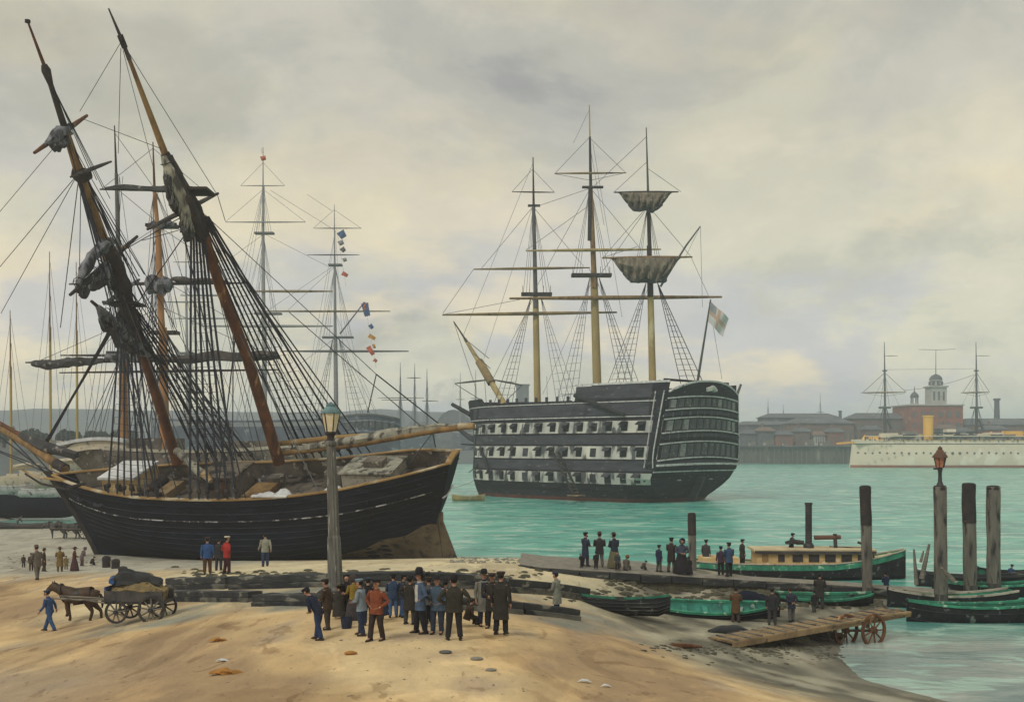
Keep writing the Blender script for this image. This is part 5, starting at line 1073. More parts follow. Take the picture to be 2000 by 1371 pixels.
for (a, b_, y0, y1, d, mm) in ((1668, 1790, 858, 866, 8, 'cruiser_white'), (1740, 1960, 853, 862, 9, 'cruiser_grey'), (1760, 1850, 848, 855, 7, 'roof_cream'), (1860, 2100, 855, 862, 8, 'cruiser_grey'), (1880, 1990, 847, 856, 6, 'cruiser_white'), (1700, 1730, 852, 860, 5, 'buff_yellow'), (1990, 2100, 845, 858, 7, 'cruiser_grey')):
    x0, x1 = hx(a, Yk), hx(b_, Yk); z0, z1 = hzz(y1, Yk), hzz(y0, Yk); MB().box(((x0 + x1) / 2, Yk, (z0 + z1) / 2), (x1 - x0, d, z1 - z0)).build('deckhouse', mm, cr)
for k, px in enumerate((1752, 1772, 1832, 1850, 1872, 1892, 1922, 1946, 1968)):
    c = P(px, 853, Yk - 5)
    rr = small_hull_rows(c, (V((1, 0, 0)), V((0, 1, 0)), V((0, 0, 1))), 6.5, 1.8, .9)
    MB().loft(rr, cap=True).build('lifeboat', ['cruiser_white', 'iron_dark', 'cruiser_grey'][k % 3], cr)
for k, px in enumerate((1764, 1842, 1862, 1902, 1934)): MB().tube([P(px, 860, Yk - 3), P(px, 848, Yk - 3), P(px + 2.5, 846, Yk - 3.8)], [.45, .45, .8], 8).build('ventilator', ['buff_yellow', 'cruiser_white'][k % 2], cr)
for k in range(34):
    px = 1690 + k * 9.3; c = P(px, 859 - (k % 3 == 0) * 3, Yk - 7.3); MB().box(c, (1.0 if k % 2 else .5, .3, .75 if k % 4 else 1.5)).build('opening', ['iron_dark', 'cruiser_grey', 'glass_dim'][k % 3], cr)
for a, b_, y0, y1, mm in ((1716, 1748, 846, 855, 'cruiser_white'), (1756, 1786, 843, 851, 'cruiser_grey'), (1822, 1868, 844, 853, 'iron_dark'), (1842, 1860, 838, 845, 'cruiser_white'), (1886, 1902, 842, 850, 'iron_dark'), (1918, 1952, 845, 853, 'cruiser_white'), (1956, 1990, 842, 852, 'buff_yellow')):
    x0, x1 = hx(a, Yk), hx(b_, Yk); MB().box(((x0 + x1) / 2, Yk - 2, (hzz(y0, Yk) + hzz(y1, Yk)) / 2), (x1 - x0, 4, (y1 - y0) / F * Yk)).build('deck_structure', mm, cr)
for k in range(22): MB().tube([P(1690 + k * 14, 862, Yk - 6.6), P(1690 + k * 14, 851, Yk - 6.6)], .12, 4).build('stanchion', 'cruiser_grey', cr)
MB().tube([P(1690, 852, Yk - 6.6), P(2050, 852, Yk - 6.6)], .16, 4).build('awning_rail', 'cruiser_white', cr)
fu = MB().lathe([(2.05, hzz(866, Yk)), (2.05, hzz(815, Yk)), (2.4, hzz(815, Yk)), (2.4, hzz(812, Yk)), (1.8, hzz(812, Yk))], (hx(1806, Yk), Yk - 4, 0), 14).build('funnel', 'buff_yellow', cr)
MB().tube([P(1688, 866, Yk - 2), P(1688, 856, Yk - 2), P(1690, 850, Yk - 2)], [1.3, .9, .3], 8).build('bow_ornament', 'buff_yellow', cr)
MB().beam(P(1634, 866, Yk), P(1676, 863, Yk), .5, .7).build('bowsprit', 'buff_yellow', cr)
for px, nm, yb in ((1728, 'foremast', 868), (1907, 'mainmast', 868)):
    o = mastline(cr, nm, Yk, [(px + 1, yb), (px, 795), (px - .5, 722), (px - 1, 668)], [.75, .6, .42, .12], ['spar_dark', 'mast_grey', 'mast_grey'])
    top_(o, Yk, px - 10, px + 10, 796, 'mast_grey', .8, 3); top_(o, Yk, px - 4, px + 4, 724, 'spar_dark', .4, 1.5)
    w_ = 46 if px < 1800 else 30
    yard_(o, Yk - 1, (px - w_, 767), (px + w_ - 6, 766), .35, 'yard_buff'); yard_(o, Yk - 1, (px - 2, 695), (px + 26, 695), .14, 'mast_grey')
    for sg in (-1, 1):
        for k in range(3): rope(o, 'shroud', P(px + sg * 3, 796, Yk), P(px + sg * (14 + 5 * k), 862, Yk + sg * 2), .09, 'rope_grey')
        rope(o, 'lift', P(px, 728, Yk), P(px + sg * (w_ - 4), 766, Yk), .10, 'rope_grey'); rope(o, 'foot_rope', P(px, 774, Yk), P(px + sg * (w_ - 6), 768, Yk), .06, 'rope_grey')
        rope(o, 'topmast_shroud', P(px, 724, Yk), P(px + sg * 9, 795, Yk), .07, 'rope_grey'); rope(o, 'backstay', P(px, 735, Yk), P(px + sg * 62, 860, Yk), .05, 'rope_haze')
    MB().tube([P(px + 4, 818, Yk - 2), P(px + 13, 838, Yk - 3)], .5, 6).build('derrick', 'iron_dark', o)
rope(cr, 'triatic_stay', P(1766, 762, Yk), P(1902, 732, Yk), .08, 'rope_grey', sag=1.2); rope(cr, 'forestay', P(1728, 790, Yk), P(1680, 845, Yk), .07, 'rope_grey')
rope(cr, 'aerial', P(1728, 722, Yk), P(1907, 720, Yk), .06, 'rope_haze')

# ------------------------------------------------------------------ far ships in the haze
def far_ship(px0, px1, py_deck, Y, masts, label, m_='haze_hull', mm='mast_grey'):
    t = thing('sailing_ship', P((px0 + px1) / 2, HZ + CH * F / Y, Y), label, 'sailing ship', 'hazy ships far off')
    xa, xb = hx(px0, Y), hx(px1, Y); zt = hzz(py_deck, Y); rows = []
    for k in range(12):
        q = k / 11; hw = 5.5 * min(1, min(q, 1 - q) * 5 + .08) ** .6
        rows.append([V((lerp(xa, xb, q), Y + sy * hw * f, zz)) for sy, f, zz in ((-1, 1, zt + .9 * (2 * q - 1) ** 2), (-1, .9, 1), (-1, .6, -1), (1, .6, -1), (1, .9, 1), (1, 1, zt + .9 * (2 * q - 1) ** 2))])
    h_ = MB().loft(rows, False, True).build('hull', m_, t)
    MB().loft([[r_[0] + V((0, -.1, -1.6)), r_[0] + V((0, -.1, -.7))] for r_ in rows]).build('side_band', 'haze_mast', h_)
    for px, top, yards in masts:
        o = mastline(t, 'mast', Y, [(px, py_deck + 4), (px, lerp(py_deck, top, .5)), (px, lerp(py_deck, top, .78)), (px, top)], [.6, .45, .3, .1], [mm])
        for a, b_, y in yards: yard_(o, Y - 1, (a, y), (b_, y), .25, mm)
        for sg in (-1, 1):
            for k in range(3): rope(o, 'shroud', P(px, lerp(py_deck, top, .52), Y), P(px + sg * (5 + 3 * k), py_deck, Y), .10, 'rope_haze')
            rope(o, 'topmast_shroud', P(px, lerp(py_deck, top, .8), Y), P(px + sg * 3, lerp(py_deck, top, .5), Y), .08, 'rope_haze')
far_ship(765, 850, 838, 520, [(782, 708, [(738, 828, 777), (745, 812, 781)]), (810, 710, [(795, 822, 738)]), (834, 719, [(824, 856, 783)])], 'hazy three masted ship between the lamp and the boom end', mm='mast_grey')
far_ship(884, 945, 842, 640, [(899, 728, [(890, 908, 780)]), (929, 722, [(918, 940, 778)])], 'faint two masted ship behind the bowsprit of the banded warship', mm='haze_mast')
far_ship(1478, 1548, 845, 760, [(1500, 778, [(1492, 1508, 812)]), (1530, 790, [])], 'faint two masted ship above the dock shed roof', mm='haze_mast')
far_ship(1585, 1625, 845, 770, [(1602, 768, [(1594, 1610, 805)])], 'faint single masted ship above the warehouse roof', mm='haze_mast')

# ------------------------------------------------------------------ open boats
def boat(name, label, cat, c, ang, L_, B_, D_, outm, inm, group=None, heel=0, thwarts=3, sheer_=.3, tr=.25, trimm=None, parent=None, strakes=0):
    c = V(c); X = V((math.cos(ang), math.sin(ang), 0)); Y_ = V((-math.sin(ang), math.cos(ang), 0)); q = Matrix.Rotation(heel, 3, X); Y_ = q @ Y_; Z = q @ ZU
    t = thing(name, c, label, cat, group)
    def row(u, s_):
        pl = (min(1, (1 - u) * 2.4 + .02) ** .55) if u > .45 else (1 - tr * (1 - u / .45) ** 2)
        sh_ = sheer_ * (2 * u - 1) ** 2; rk = (u - .5) * L_; kz = .22 * D_ * max(0, (u - .75) / .25) ** 2 + (.35 * D_ * max(0, (.12 - u) / .12))
        return [c + X * (rk + (u - .9) * 2 * z_ * .12 * (u > .9)) + Y_ * (B_ / 2 * pl * y_ * s_) + Z * (lerp(kz, D_ + sh_, z_) + (.06 if s_ < 1 else 0) * (1 - z_)) for y_, z_ in ((1, 1), (.97, .75), (.88, .48), (.66, .22), (.3, .06), (0, 0), (-.3, .06), (-.66, .22), (-.88, .48), (-.97, .75), (-1, 1))]
    us = [0, .05, .12, .25, .4, .55, .7, .8, .87, .93, .97, 1]
    ro = [row(u, 1) for u in us]; ri = [row(lerp(.02, .985, u), .93) for u in us]
    m = MB(); m.loft(ro); m.add(ro[0], [list(range(11))]); hb = m.build('hull', outm, t)
    MB().loft(ri, mi=0).add(ri[0], [list(range(11))[::-1]]).build('lining', inm, t)
    for j, sg in ((0, 1), (10, -1)):
        MB().loft([[a[j] + Z * .05 + Y_ * (sg * .05), a[j] - Z * .07 + Y_ * (sg * .05), b_[j] - Z * .07 - Y_ * (sg * .03), b_[j] + Z * .05 - Y_ * (sg * .03)] for a, b_ in zip(ro, ri)], True, True).build('gunwale', trimm or outm, t)
    for k in range(thwarts):
        u = .25 + .5 * k / max(1, thwarts - 1); r_ = row(u, .9); MB().beam(lerp(r_[2], r_[1], .5), lerp(r_[8], r_[9], .5), .28, .05, Z).build('thwart', inm, t)
    MB().beam(ro[-1][0] + Z * .1, ro[-1][5], .08, .14, Y_).build('stem', outm, hb)
    MB().beam(ro[0][5] + X * .1 - Z * .05, ro[-2][5] - Z * .03, .09, .14, Z).build('keel', outm, hb)
    for k in range(strakes):
        for sg in (0, 1):
            f = (k + .7) / (strakes + .4); pts = []
            for r_ in ro:
                seq = r_[:6] if sg == 0 else r_[5:][::-1]; i = f * 4.2; a = int(i); pts.append(lerp(seq[a], seq[a + 1], i - a) + Y_ * ((1 if sg == 0 else -1) * .012))
            MB().tube(pts, .022, 4).build('strake', 'timber_dark', hb)
    return t, X, Y_, Z
def gnd(px, py, dz=0): p = on_ground(px, py); return p + V((0, 0, dz))
def wat(px, py): Y = CH * F / (py - HZ); return V(((px - 1000) / F * Y, Y, 0))
p = gnd(1216, 1200); boat('rowing_boat', 'dark clinker rowing boat lying tilted on the mud, stern post toward the green boat', 'rowing boat', p + V((0, 0, -.05)), R(168), 4.5, 1.55, .75, 'tar_black', 'timber_dark', 'boats drawn up on the foreshore', R(14), 3, .22, .3, 'green_dark', strakes=5)
p = gnd(1398, 1206); boat('rowing_boat', 'long low rowing boat with bright green inside and blue cover on the mud', 'rowing boat', p + V((0, 0, -.06)), R(-3), 6.4, 1.6, .62, 'navy_planking', 'teal_inside', 'boats drawn up on the foreshore', R(16), 4, .25, .3, 'green_paint', strakes=2)
a_ = gnd(1470, 1204); lumpy([a_ + V((-1.2, -.1, .5)), a_ + V((-.4, 0, .72)), a_ + V((.5, 0, .66)), a_ + V((1.3, 0, .45))], [.3, .5, .48, .2], 81, 10, .25).build('boat_cover', 'navy_planking')
tag(bpy.data.objects['boat_cover'], 'dark blue canvas cover bundled over the end of the green rowing boat', 'boat cover')
p = gnd(1625, 1190); boat('rowing_boat', 'narrow green edged boat behind the men by the gangway', 'rowing boat', V((p.x, p.y + 1.5, max(p.z, 0) - .05)), R(4), 5.6, 1.4, .55, 'tar_black', 'green_dark', 'boats drawn up on the foreshore', R(10), 3, .2, .3, 'green_paint')
p = wat(1900, 1213); boat('lighter', 'long black and green open boat moored beside the gangway head', 'boat', p + V((.3, 0, -.3)), R(180), 7.6, 1.9, 1.15, 'tar_black', 'green_dark', 'moored boats below the piles', 0, 3, .3, .2, 'green_paint', strakes=2)
p = wat(1850, 1186); boat('lighter', 'green boat with pale gunwale lying just behind the nearest black one', 'boat', p + V((.2, 0, -.25)), R(177), 7.2, 1.8, 1.0, 'tar_black', 'green_paint', 'moored boats below the piles', 0, 3, .35, .2, 'pale_wood')
p = wat(1925, 1163); boat('lighter', 'dark boat with a worn green top strake, third boat back from the water', 'boat', p + V((.2, 0, -.25)), R(174), 6.8, 1.7, .95, 'tar_black', 'green_dark', 'moored boats below the piles', 0, 3, .3, .2, 'green_paint')
p = wat(1895, 1146); boat('lighter', 'plain black open boat moored at the foot of the lamp pile', 'boat', p + V((.3, 0, -.25)), R(172), 7.4, 1.7, .95, 'tar_black', 'timber_dark', 'moored boats below the piles', 0, 3, .35, .2, 'timber_dark')
p = wat(1975, 1140); boat('lighter', 'green sided boat at the right edge holding the seated man in blue', 'boat', p + V((.4, 0, -.2)), R(176), 5.2, 1.7, 1.0, 'green_dark', 'green_paint', 'moored boats below the piles', 0, 3, .3, .2, 'tar_black')
p = wat(915, 978); boat('dinghy', 'tiny yellowish dinghy floating under the warship bow', 'rowing boat', p + V((0, 0, -.15)), R(8), 5.6, 1.9, .9, 'mast_buff', 'mast_golden', None, 0, 3, .35, .25)
p = wat(45, 1030); p = gnd(45, 1032); bt, X, Y_, Z = boat('punt', 'small grey punt with a stooping figure on the tidal flat at the far left', 'rowing boat', p + V((0, 0, -.05)), R(0), 6.2, 1.5, .5, 'mast_grey', 'spar_dark', None, 0, 3, .25, .25)

# ------------------------------------------------------------------ small craft at the far left
def smack(name, label, mast, hull_px, Y, m_, hm, furl=None, group='small sailing craft at the left bank'):
    t = thing(name, P((hull_px[0] + hull_px[1]) / 2, hull_px[3], Y), label, 'sailing boat', group)
    L_ = (hull_px[1] - hull_px[0]) / F * Y; D_ = (hull_px[3] - hull_px[2]) / F * Y; c = V((hx((hull_px[0] + hull_px[1]) / 2, Y), Y, hzz(hull_px[3], Y)))
    rr = small_hull_rows(c - V((0, 0, .4)), (V((1, 0, 0)), V((0, 1, 0)), ZU), L_, L_ * .28, D_ + .4, 13, .3)
    MB().loft(rr, cap=True).loft([[r_[0] + V((0, 0, -.25)), r_[-1] + V((0, 0, -.25))] for r_ in rr]).build('hull', hm, t)
    MB().box(c + V((.1 * L_, 0, D_ + .1)), (L_ * .2, L_ * .12, .5)).build('cuddy', 'cream_hull', t)
    px, top = mast; o = mastline(t, 'mast', Y, [(px, hull_px[2] + 6), (px - 1, lerp(hull_px[2], top, .66)), (px - 2, top)], [.2, .16, .05], [m_, 'mast_golden'])
    for sg in (-1, 1): rope(o, 'shroud', P(px, lerp(hull_px[2], top, .8), Y), P(px + sg * 26, hull_px[2], Y), .03, 'rope_haze'); rope(o, 'stay', P(px - 1, lerp(hull_px[2], top, .95), Y), P(px + sg * 46, hull_px[2], Y), .025, 'rope_haze')
    MB().tube([P(px + 2, hull_px[2] - 14, Y - .3), P(px + 60, hull_px[2] - 20, Y - .3)], [.13, .08], 6).build('boom', m_, o)
    lumpy([P(px + 4, hull_px[2] - 20, Y - .3), P(px + 30, hull_px[2] - 23, Y - .3), P(px + 56, hull_px[2] - 23, Y - .3)], [.2, .3, .12], int(px), 8, .3, 4).build('furled_sail', 'cream_hull', o)
    return t
smack('fishing_smack', 'pale sailing boat at left edge with short thin mast', (22, 606), (-40, 70, 930, 955), 150, 'mast_buff', 'cream_hull')
smack('fishing_smack', 'sailing boat with the tallest yellow mast beside the bowsprit', (99, 492), (40, 160, 922, 948), 148, 'mast_buff', 'cream_hull')
smack('fishing_smack', 'sailing boat with yellow mast just left of the barque', (151, 512), (104, 205, 905, 925), 160, 'mast_buff', 'pale_wood')
for k, (px, py, L_, lab) in enumerate([(20, 962, 4.2, 'white skiff on the flat at the left edge'), (75, 968, 5, 'larger white skiff behind the dark barge')]):
    pp = P(px, py, 135); boat('skiff', lab, 'rowing boat', pp + V((0, 0, -.2)), R(10 - 20 * k), L_ * 1.3, 2, 1.0, 'white_trim', 'cream_hull', 'white skiffs at the left', 0, 3, .3, .25)
pb = wat(52, 1006); bt = boat('barge', 'dark flat barge lying on the mud behind the brig bow', 'barge', V((hx(58, 140), 140, .15)), R(2), 13.5, 4.2, 2.9, 'navy_planking', 'timber_dark', None, 0, 3, .7, .2)

# ------------------------------------------------------------------ causeway running into the water, with its timber edge
tops = [(1015, 1100, 2.75), (1060, 1106, 2.7), (1150, 1112, 2.5), (1250, 1118, 2.2), (1350, 1124, 1.9), (1450, 1130, 1.55), (1560, 1136, 1.2), (1660, 1142, .9), (1760, 1150, .55), (1900, 1160, .3)]
fr_, bk_ = [], []
for px, py, z in tops:
    Y = (CH - z) * F / (py - HZ); fr_.append(V(((px - 1000) / F * Y, Y, z))); dw = interp(px, [(1250, 6.5), (1340, 1.9), (2000, 1.7)]); bk_.append(V(((px - 1000) / F * (Y + dw) + .1, Y + dw, z - .05)))
cw = thing('causeway', fr_[0], 'low stone landing causeway with dark weedy edge sloping into the harbour', 'causeway')
m = MB(); sub = lambda a: [p for i in range(len(a) - 1) for p in (lerp(a[i], a[i + 1], k / 5) for k in range(5))] + [a[-1]]
fs, bs_ = sub(fr_), sub(bk_); rw = []
for i, (a, b_) in enumerate(zip(fs, bs_)):
    j = noise.noise(V((i * .5, 0, 0))) * .12; rw.append([a + V((0, -.6, -2.2)), a + V((0, -.15 + j, -.05)), a + V((0, .1 + j, .03)), lerp(a, b_, .5) + V((0, 0, .05 + j * .4)), b_ + V((0, 0, 0)), b_ + V((0, .5, -2.5))])
m.loft(rw, smooth=False, mf=lambda i, j: 1 if j == 0 else 0).build('deck', ['stone_grey', 'weed'], cw)
for i in range(0, len(fs) - 3, 3):
    if i % 6 == 0 or True: MB().beam(fs[i] + V((0, -.3, -.22 - .1 * (i % 2))), fs[i + 3] + V((-.1, -.3, -.22)), .28, .36).build('edge_balk', 'timber_dark', cw)
rnd = random.Random(9)
# weathered timber balks lying in two rows along the top of the hard
rows_ = [((336, 1137, 3.0), (452, 1136, 3.15), .62), ((458, 1138, 3.2), (646, 1133, 3.35), .66), ((664, 1136, 3.4), (830, 1134, 3.4), .74), ((836, 1135, 3.4), (985, 1142, 3.2), .74), ((990, 1143, 3.2), (1140, 1158, 2.5), .66),
         ((318, 1158, 2.75), (500, 1162, 3.2), .5), ((506, 1170, 3.3), (690, 1172, 3.4), .52), ((694, 1170, 3.4), (860, 1172, 3.35), .55), ((868, 1176, 3.3), (1010, 1184, 3.0), .52), ((1014, 1184, 2.9), (1120, 1196, 2.3), .5)]
labs = ['grey timber balk nearest the cart, in the rear row', 'long grey timber balk behind the lamp base, left side', 'thick dark timber balk right of the lamp post in the rear row', 'dark timber balk behind the men in caps', 'dark timber balk running down toward the clinker rowing boat',
        'low grey timber balk right behind the cart wheels', 'low timber balk left of the standing crowd', 'low pale timber balk hidden behind the crowd legs', 'low timber balk behind the two men in long coats', 'short low timber balk next to the lone man in grey coat']
for k, (a, b_, h_) in enumerate(rows_):
    A_ = on_ground(a[0], a[1] + 12); B_ = on_ground(b_[0], b_[1] + 12)
    m = MB(); nn = 14; rr = []
    d = (B_ - A_); d.z = 0; d.normalize(); pn = V((-d.y, d.x, 0))
    for i in range(nn + 1):
        q = lerp(A_, B_, i / nn); q.z = G(q.x, q.y) - .12; j = noise.noise(V((i * .4, k * 3, 0))) * .05
        rr.append([q - pn * (.34 + j), q - pn * (.32 + j) + ZU * (h_ + j), q + pn * (.30 + j) + ZU * (h_ + .02 + j), q + pn * .34])
    m.loft(rr, True, True, smooth=False)
    tk = thing('timber_kerb', A_, labs[k], 'timber', 'timber balks along the hard')
    mats_ = ['timber_dark', 'timber_weathered'] if k in (0, 1, 5, 7) else ['timber_dark', 'timber_weathered']
    m.build('log', mats_[0], tk)
    for lv in range(2):
        rr = []
        for i in range(nn + 1):
            t = lerp(-.004, 1.006, i / nn); q = lerp(A_, B_, t); q.z = G(q.x, q.y) - .12; j = noise.noise(V((i * .3, k * 3, lv * 7))) * .05
            cz = q + ZU * (h_ * (.30 if lv == 0 else .80) + j * .4) - pn * (.14 - .04 * lv); r_ = .27 * (1 + j * .4)
            rr.append([cz + pn * (a * r_) + ZU * (b_2 * h_ * .24) for a, b_2 in ((-1, -.9), (-1.05, .8), (-.85, 1), (.9, 1.02), (1, .8), (1, -.9))])
        MB().loft(rr, True, True, smooth=False).build('log', mats_[1 - lv], tk)

# ------------------------------------------------------------------ steam launch beside the causeway
LA = R(-2); lc = V((hx(1553, 78), 78, -.25)); X = V((math.cos(LA), math.sin(LA), 0)); Y_ = V((-math.sin(LA), math.cos(LA), 0))
lt = thing('steam_launch', lc, 'green and black steam launch with cream cabin and tall thin black funnel', 'steam launch')
def lrow(u, s_=1):
    pl = (min(1, (1 - u) * 3 + .03) ** .6) if u > .5 else (min(1, u * 5 + .35) ** .7); zt = 1.35 + .95 * max(0, (u - .55) / .45) ** 2 + .15 * max(0, (.3 - u) / .3)
    return [lc + X * ((u - .5) * 15.4) + Y_ * (1.75 * pl * y_ * s_) + ZU * zz for y_, zz in ((1, zt), (1, zt - .40), (.96, .5), (.6, 0), (-.6, 0), (-.96, .5), (-1, zt - .40), (-1, zt))]
us = [0, .04, .1, .2, .35, .5, .65, .75, .83, .9, .95, .98, 1]; rr = [lrow(u) for u in us]
MB().loft(rr, False, True, mf=lambda i, j: 1 if j in (0, 6) else 0, smooth=False).build('hull', ['tar_black', 'green_paint'], lt)
MB().loft([[r_[0] - ZU * .12, r_[7] - ZU * .12] for r_ in rr]).build('deck', 'roof_cream', lt)
for j in (0, 7): MB().tube([r_[j] + ZU * .02 for r_ in rr], .06, 5).build('gunwale', 'pale_wood', lt)
cb = MB().box(lc + X * 1.1 + ZU * 1.72, (8.0, 2.4, 1.05), (X, Y_, ZU)).build('cabin', 'cabin_cream', lt)
MB().box(lc + X * 1.1 + ZU * 2.32, (8.5, 2.8, .16), (X, Y_, ZU)).build('cabin_roof', 'roof_cream', cb)
for k in range(7): MB().box(lc + X * (-2.35 + k * 1.13) - Y_ * 1.22 + ZU * 1.78, (.72 if k > 1 else .45, .06, .52), (X, Y_, ZU)).build('window', 'iron_dark' if k else 'mast_golden', cb)
MB().box(lc + X * 1.1 - Y_ * 1.42 + ZU * 2.2, (8.4, .06, .2), (X, Y_, ZU)).build('valance', 'spar_dark', cb)
fu = lc + X * .95 + Y_ * .0; MB().lathe([(.24, 2.38), (.24, 5.45), (.28, 5.45), (.28, 5.6), (.2, 5.6)], fu, 12).build('funnel', 'iron_dark', lt); MB().lathe([(.38, 2.38), (.38, 2.6), (.25, 2.75)], fu, 12).build('funnel_base', 'iron_dark', lt)
vb = MB().tube([lc + X * 2.85 + ZU * 2.36, lc + X * 2.8 + ZU * 3.4], .14, 8).build('vent_post', 'iron_dark', lt); MB().tube([lc + X * 1.35 + ZU * 3.12, lc + X * 3.2 + ZU * 3.16], [.16, .15], 8).build('boat_tube', 'iron_rust', vb)
MB().tube([lc + X * 5.6 + ZU * 1.4, lc + X * 5.4 + ZU * 2.1, lc + X * 5.0 + ZU * 2.6, lc + X * 4.4 + ZU * 2.8], .09, 6).build('davit', 'iron_dark', lt)
MB().tube([lc + X * 2.4 + ZU * 2.5, lc + X * 4.7 + ZU * 2.42], .05, 5).build('boathook', 'wood_grey', lt)
lumpy([lc - X * .7 + ZU * 2.75, lc - X * .1 + ZU * 2.85, lc + X * .6 + ZU * 2.75], [.1, .2, .14], 91, 8, .4).build('steam_pipe', 'iron_dark', lt)
MB().box(lc - X * 5.4 + ZU * 1.5, (2.6, 2.2, .5), (X, Y_, ZU)).build('bench', 'cabin_cream', lt)

# ------------------------------------------------------------------ mooring piles
def pile(px, py0, py1, wpx, Y, label, lean=0, m_='pile_wood', foot=-1.2):
    t = thing('mooring_pile', V((hx(px, Y), Y, 0)), label, 'pile', 'weathered mooring piles')
    r = wpx / F * Y / 2; a = V((hx(px, Y), Y, foot)); b_ = V((hx(px + lean, Y), Y, hzz(py1, Y))); rows = []
    for i in range(15):
        q = lerp(a, b_, i / 14); rows.append([q + V((math.cos(k * .5236), math.sin(k * .5236), 0)) * (r * (1 + .14 * noise.noise(V((k * .9, i * .35, px))) + .06 * ((k % 3) - 1))) for k in range(12)])
    sh_ = MB().loft(rows, True, True).build('shaft', m_, t)
    zc_ = hzz(py0, Y)
    MB().lathe([(r * 1.08, min(zc_, .9)), (r * 1.1, .1), (r * 1.1, foot)], (a.x, a.y, 0), 12).build('wet_foot', 'pile_wet', sh_)
    MB().lathe([(r * 1.01, -.2), (r * 1.0, -.05), (r * .9, .05), (r * .4, .08)], b_, 12).build('cap', 'mast_dark', sh_)
    if px in (1695, 1896, 1354):
        hh = (b_.z - .5) * (.36 if px != 1354 else .3); q0 = lerp(b_, a, hh / (b_.z - foot)); MB().loft([[lerp(q0, b_, i / 6) + V((math.cos(k * .5236), math.sin(k * .5236), 0)) * (r * (1.09 + .12 * noise.noise(V((k * .9, i * .4 + 3, px))))) + ZU * (.3 * noise.noise(V((k, 1, px))) if i == 0 else 0) for k in range(12)] for i in range(7)], True, True).build('tarred_top', 'mast_dark', sh_)
    return t, b_
pile(1354, 1105, 1003, 15, 70, 'short dark mooring pile behind the group on the causeway', -3, 'pile_wood')
pile(1695, 1120, 950, 20, 66, 'mooring pile standing against the launch bow', -5)
_, lp = pile(1838, 1135, 950, 24, 63, 'thick mooring pile carrying the black lantern', -2)
pile(1896, 1125, 945, 24, 67, 'mooring pile with dark stained top just right of the lantern pile', -4)
pile(1941, 1130, 950, 24, 68, 'brown grey mooring pile nearest the right edge', -1)
for k, (a, b_, w_) in enumerate((((1790, 1142), (1785, 1072), 8), ((1800, 1130), (1815, 1062), 10), ((1798, 1098), (1804, 1075), 6), ((1862, 1135), (1838, 1108), 12))):
    Y = 62; t = MB().tube([P(a[0], a[1], Y), P(lerp(a[0], b_[0], .5), lerp(a[1], b_[1], .5), Y), P(*b_, Y)], [w_ / F * Y / 2, w_ / F * Y * .42, w_ / F * Y * .22], 7).build('broken_stake', 'wood_grey'); tag(t, ['upright rotten stake left of the lantern pile', 'slanting rotten stake leaning on the lantern pile', 'short splinter of timber between the rotten stakes', 'raking prop at the right foot of the lantern pile'][k], 'stake', 'rotten stakes at the lantern pile')
# lantern on its pile
ln = thing('lantern', lp, 'black iron harbour lantern with red glass on top of thick pile', 'lamp'); z0 = lp.z; k_ = 63 / F
MB().lathe([(.26, 0), (.2, .1), (.12, .3), (.10, .75), (.16, 1.05), (.09, 1.1)], lp, 10).build('stem', 'iron_dark', ln); MB().beam(lp + V((-.38, 0, 1.02)), lp + V((.1, 0, 1.02)), .06, .1).build('ladder_bar', 'iron_dark', ln)
MB().lathe([(.20, 1.1), (.34, 1.65), (.34, 1.68)], lp, 6, smooth=False).build('glass', 'lantern_red', ln)
for k in range(6):
    a = k * math.pi / 3; MB().beam(lp + V((math.cos(a) * .21, math.sin(a) * .21, 1.08)), lp + V((math.cos(a) * .36, math.sin(a) * .36, 1.7)), .04, .04, (math.sin(a), -math.cos(a), .1)).build('glazing_bar', 'iron_dark', ln)
MB().lathe([(.46, 1.66), (.44, 1.74), (.22, 2.0), (.2, 2.08), (.12, 2.12), (.14, 2.2), (.03, 2.32)], lp, 8).build('hood', 'iron_rust', ln)

# ------------------------------------------------------------------ street lamp on the hard
lb = on_ground(656, 1172); Yl = lb.y
sl_ = thing('street_lamp', lb, 'tall fluted grey street lamp with blue green hood and cream lantern', 'street lamp')
def zl(py): return hzz(py, Yl) - lb.z
k_ = Yl / F
prof = [(19, 1172), (19, 1150), (15, 1146), (13.5, 1120), (12, 1050), (10.3, 1045), (9.8, 950), (8.6, 900), (8.2, 872), (10.5, 868), (10.5, 864), (7, 860), (7, 856)]
rows = []
for w_, py in prof:
    rows.append([lb + V((math.cos(a) * w_ * k_ * (1 + (.08 if i % 2 else -.05)), math.sin(a) * w_ * k_ * (1 + (.08 if i % 2 else -.05)), zl(py))) for i, a in enumerate(np.linspace(0, 2 * math.pi, 25)[:-1])])
lx = -10 * k_
m = MB(); m.loft([[p + V((lx * max(0, zl(py) / zl(850)), 0, 0)) for p in r_] for r_, (w_, py) in zip(rows, prof)], True, True, smooth=False); m.build('post', 'lamp_post', sl_)
MB().box(lb + V((0, 0, .12)), (1.25, 1.25, .5)).build('plinth', 'timber_dark', sl_)
lo_ = lb + V((lx, 0, 0))
MB().beam(lo_ + V((-17 * k_, 0, zl(866))), lo_ + V((10 * k_, 0, zl(863))), .05, .07).build('ladder_bar', 'lamp_post', sl_)
MB().lathe([(8 * k_, zl(860)), (7 * k_, zl(852)), (13 * k_, zl(846)), (10 * k_, zl(843))], lo_, 10).build('bracket', 'iron_dark', sl_)
gl = MB().lathe([(10 * k_, zl(846)), (18 * k_, zl(808)), (18 * k_, zl(806))], lo_, 6, smooth=False).build('glass', 'lantern_glass', sl_)
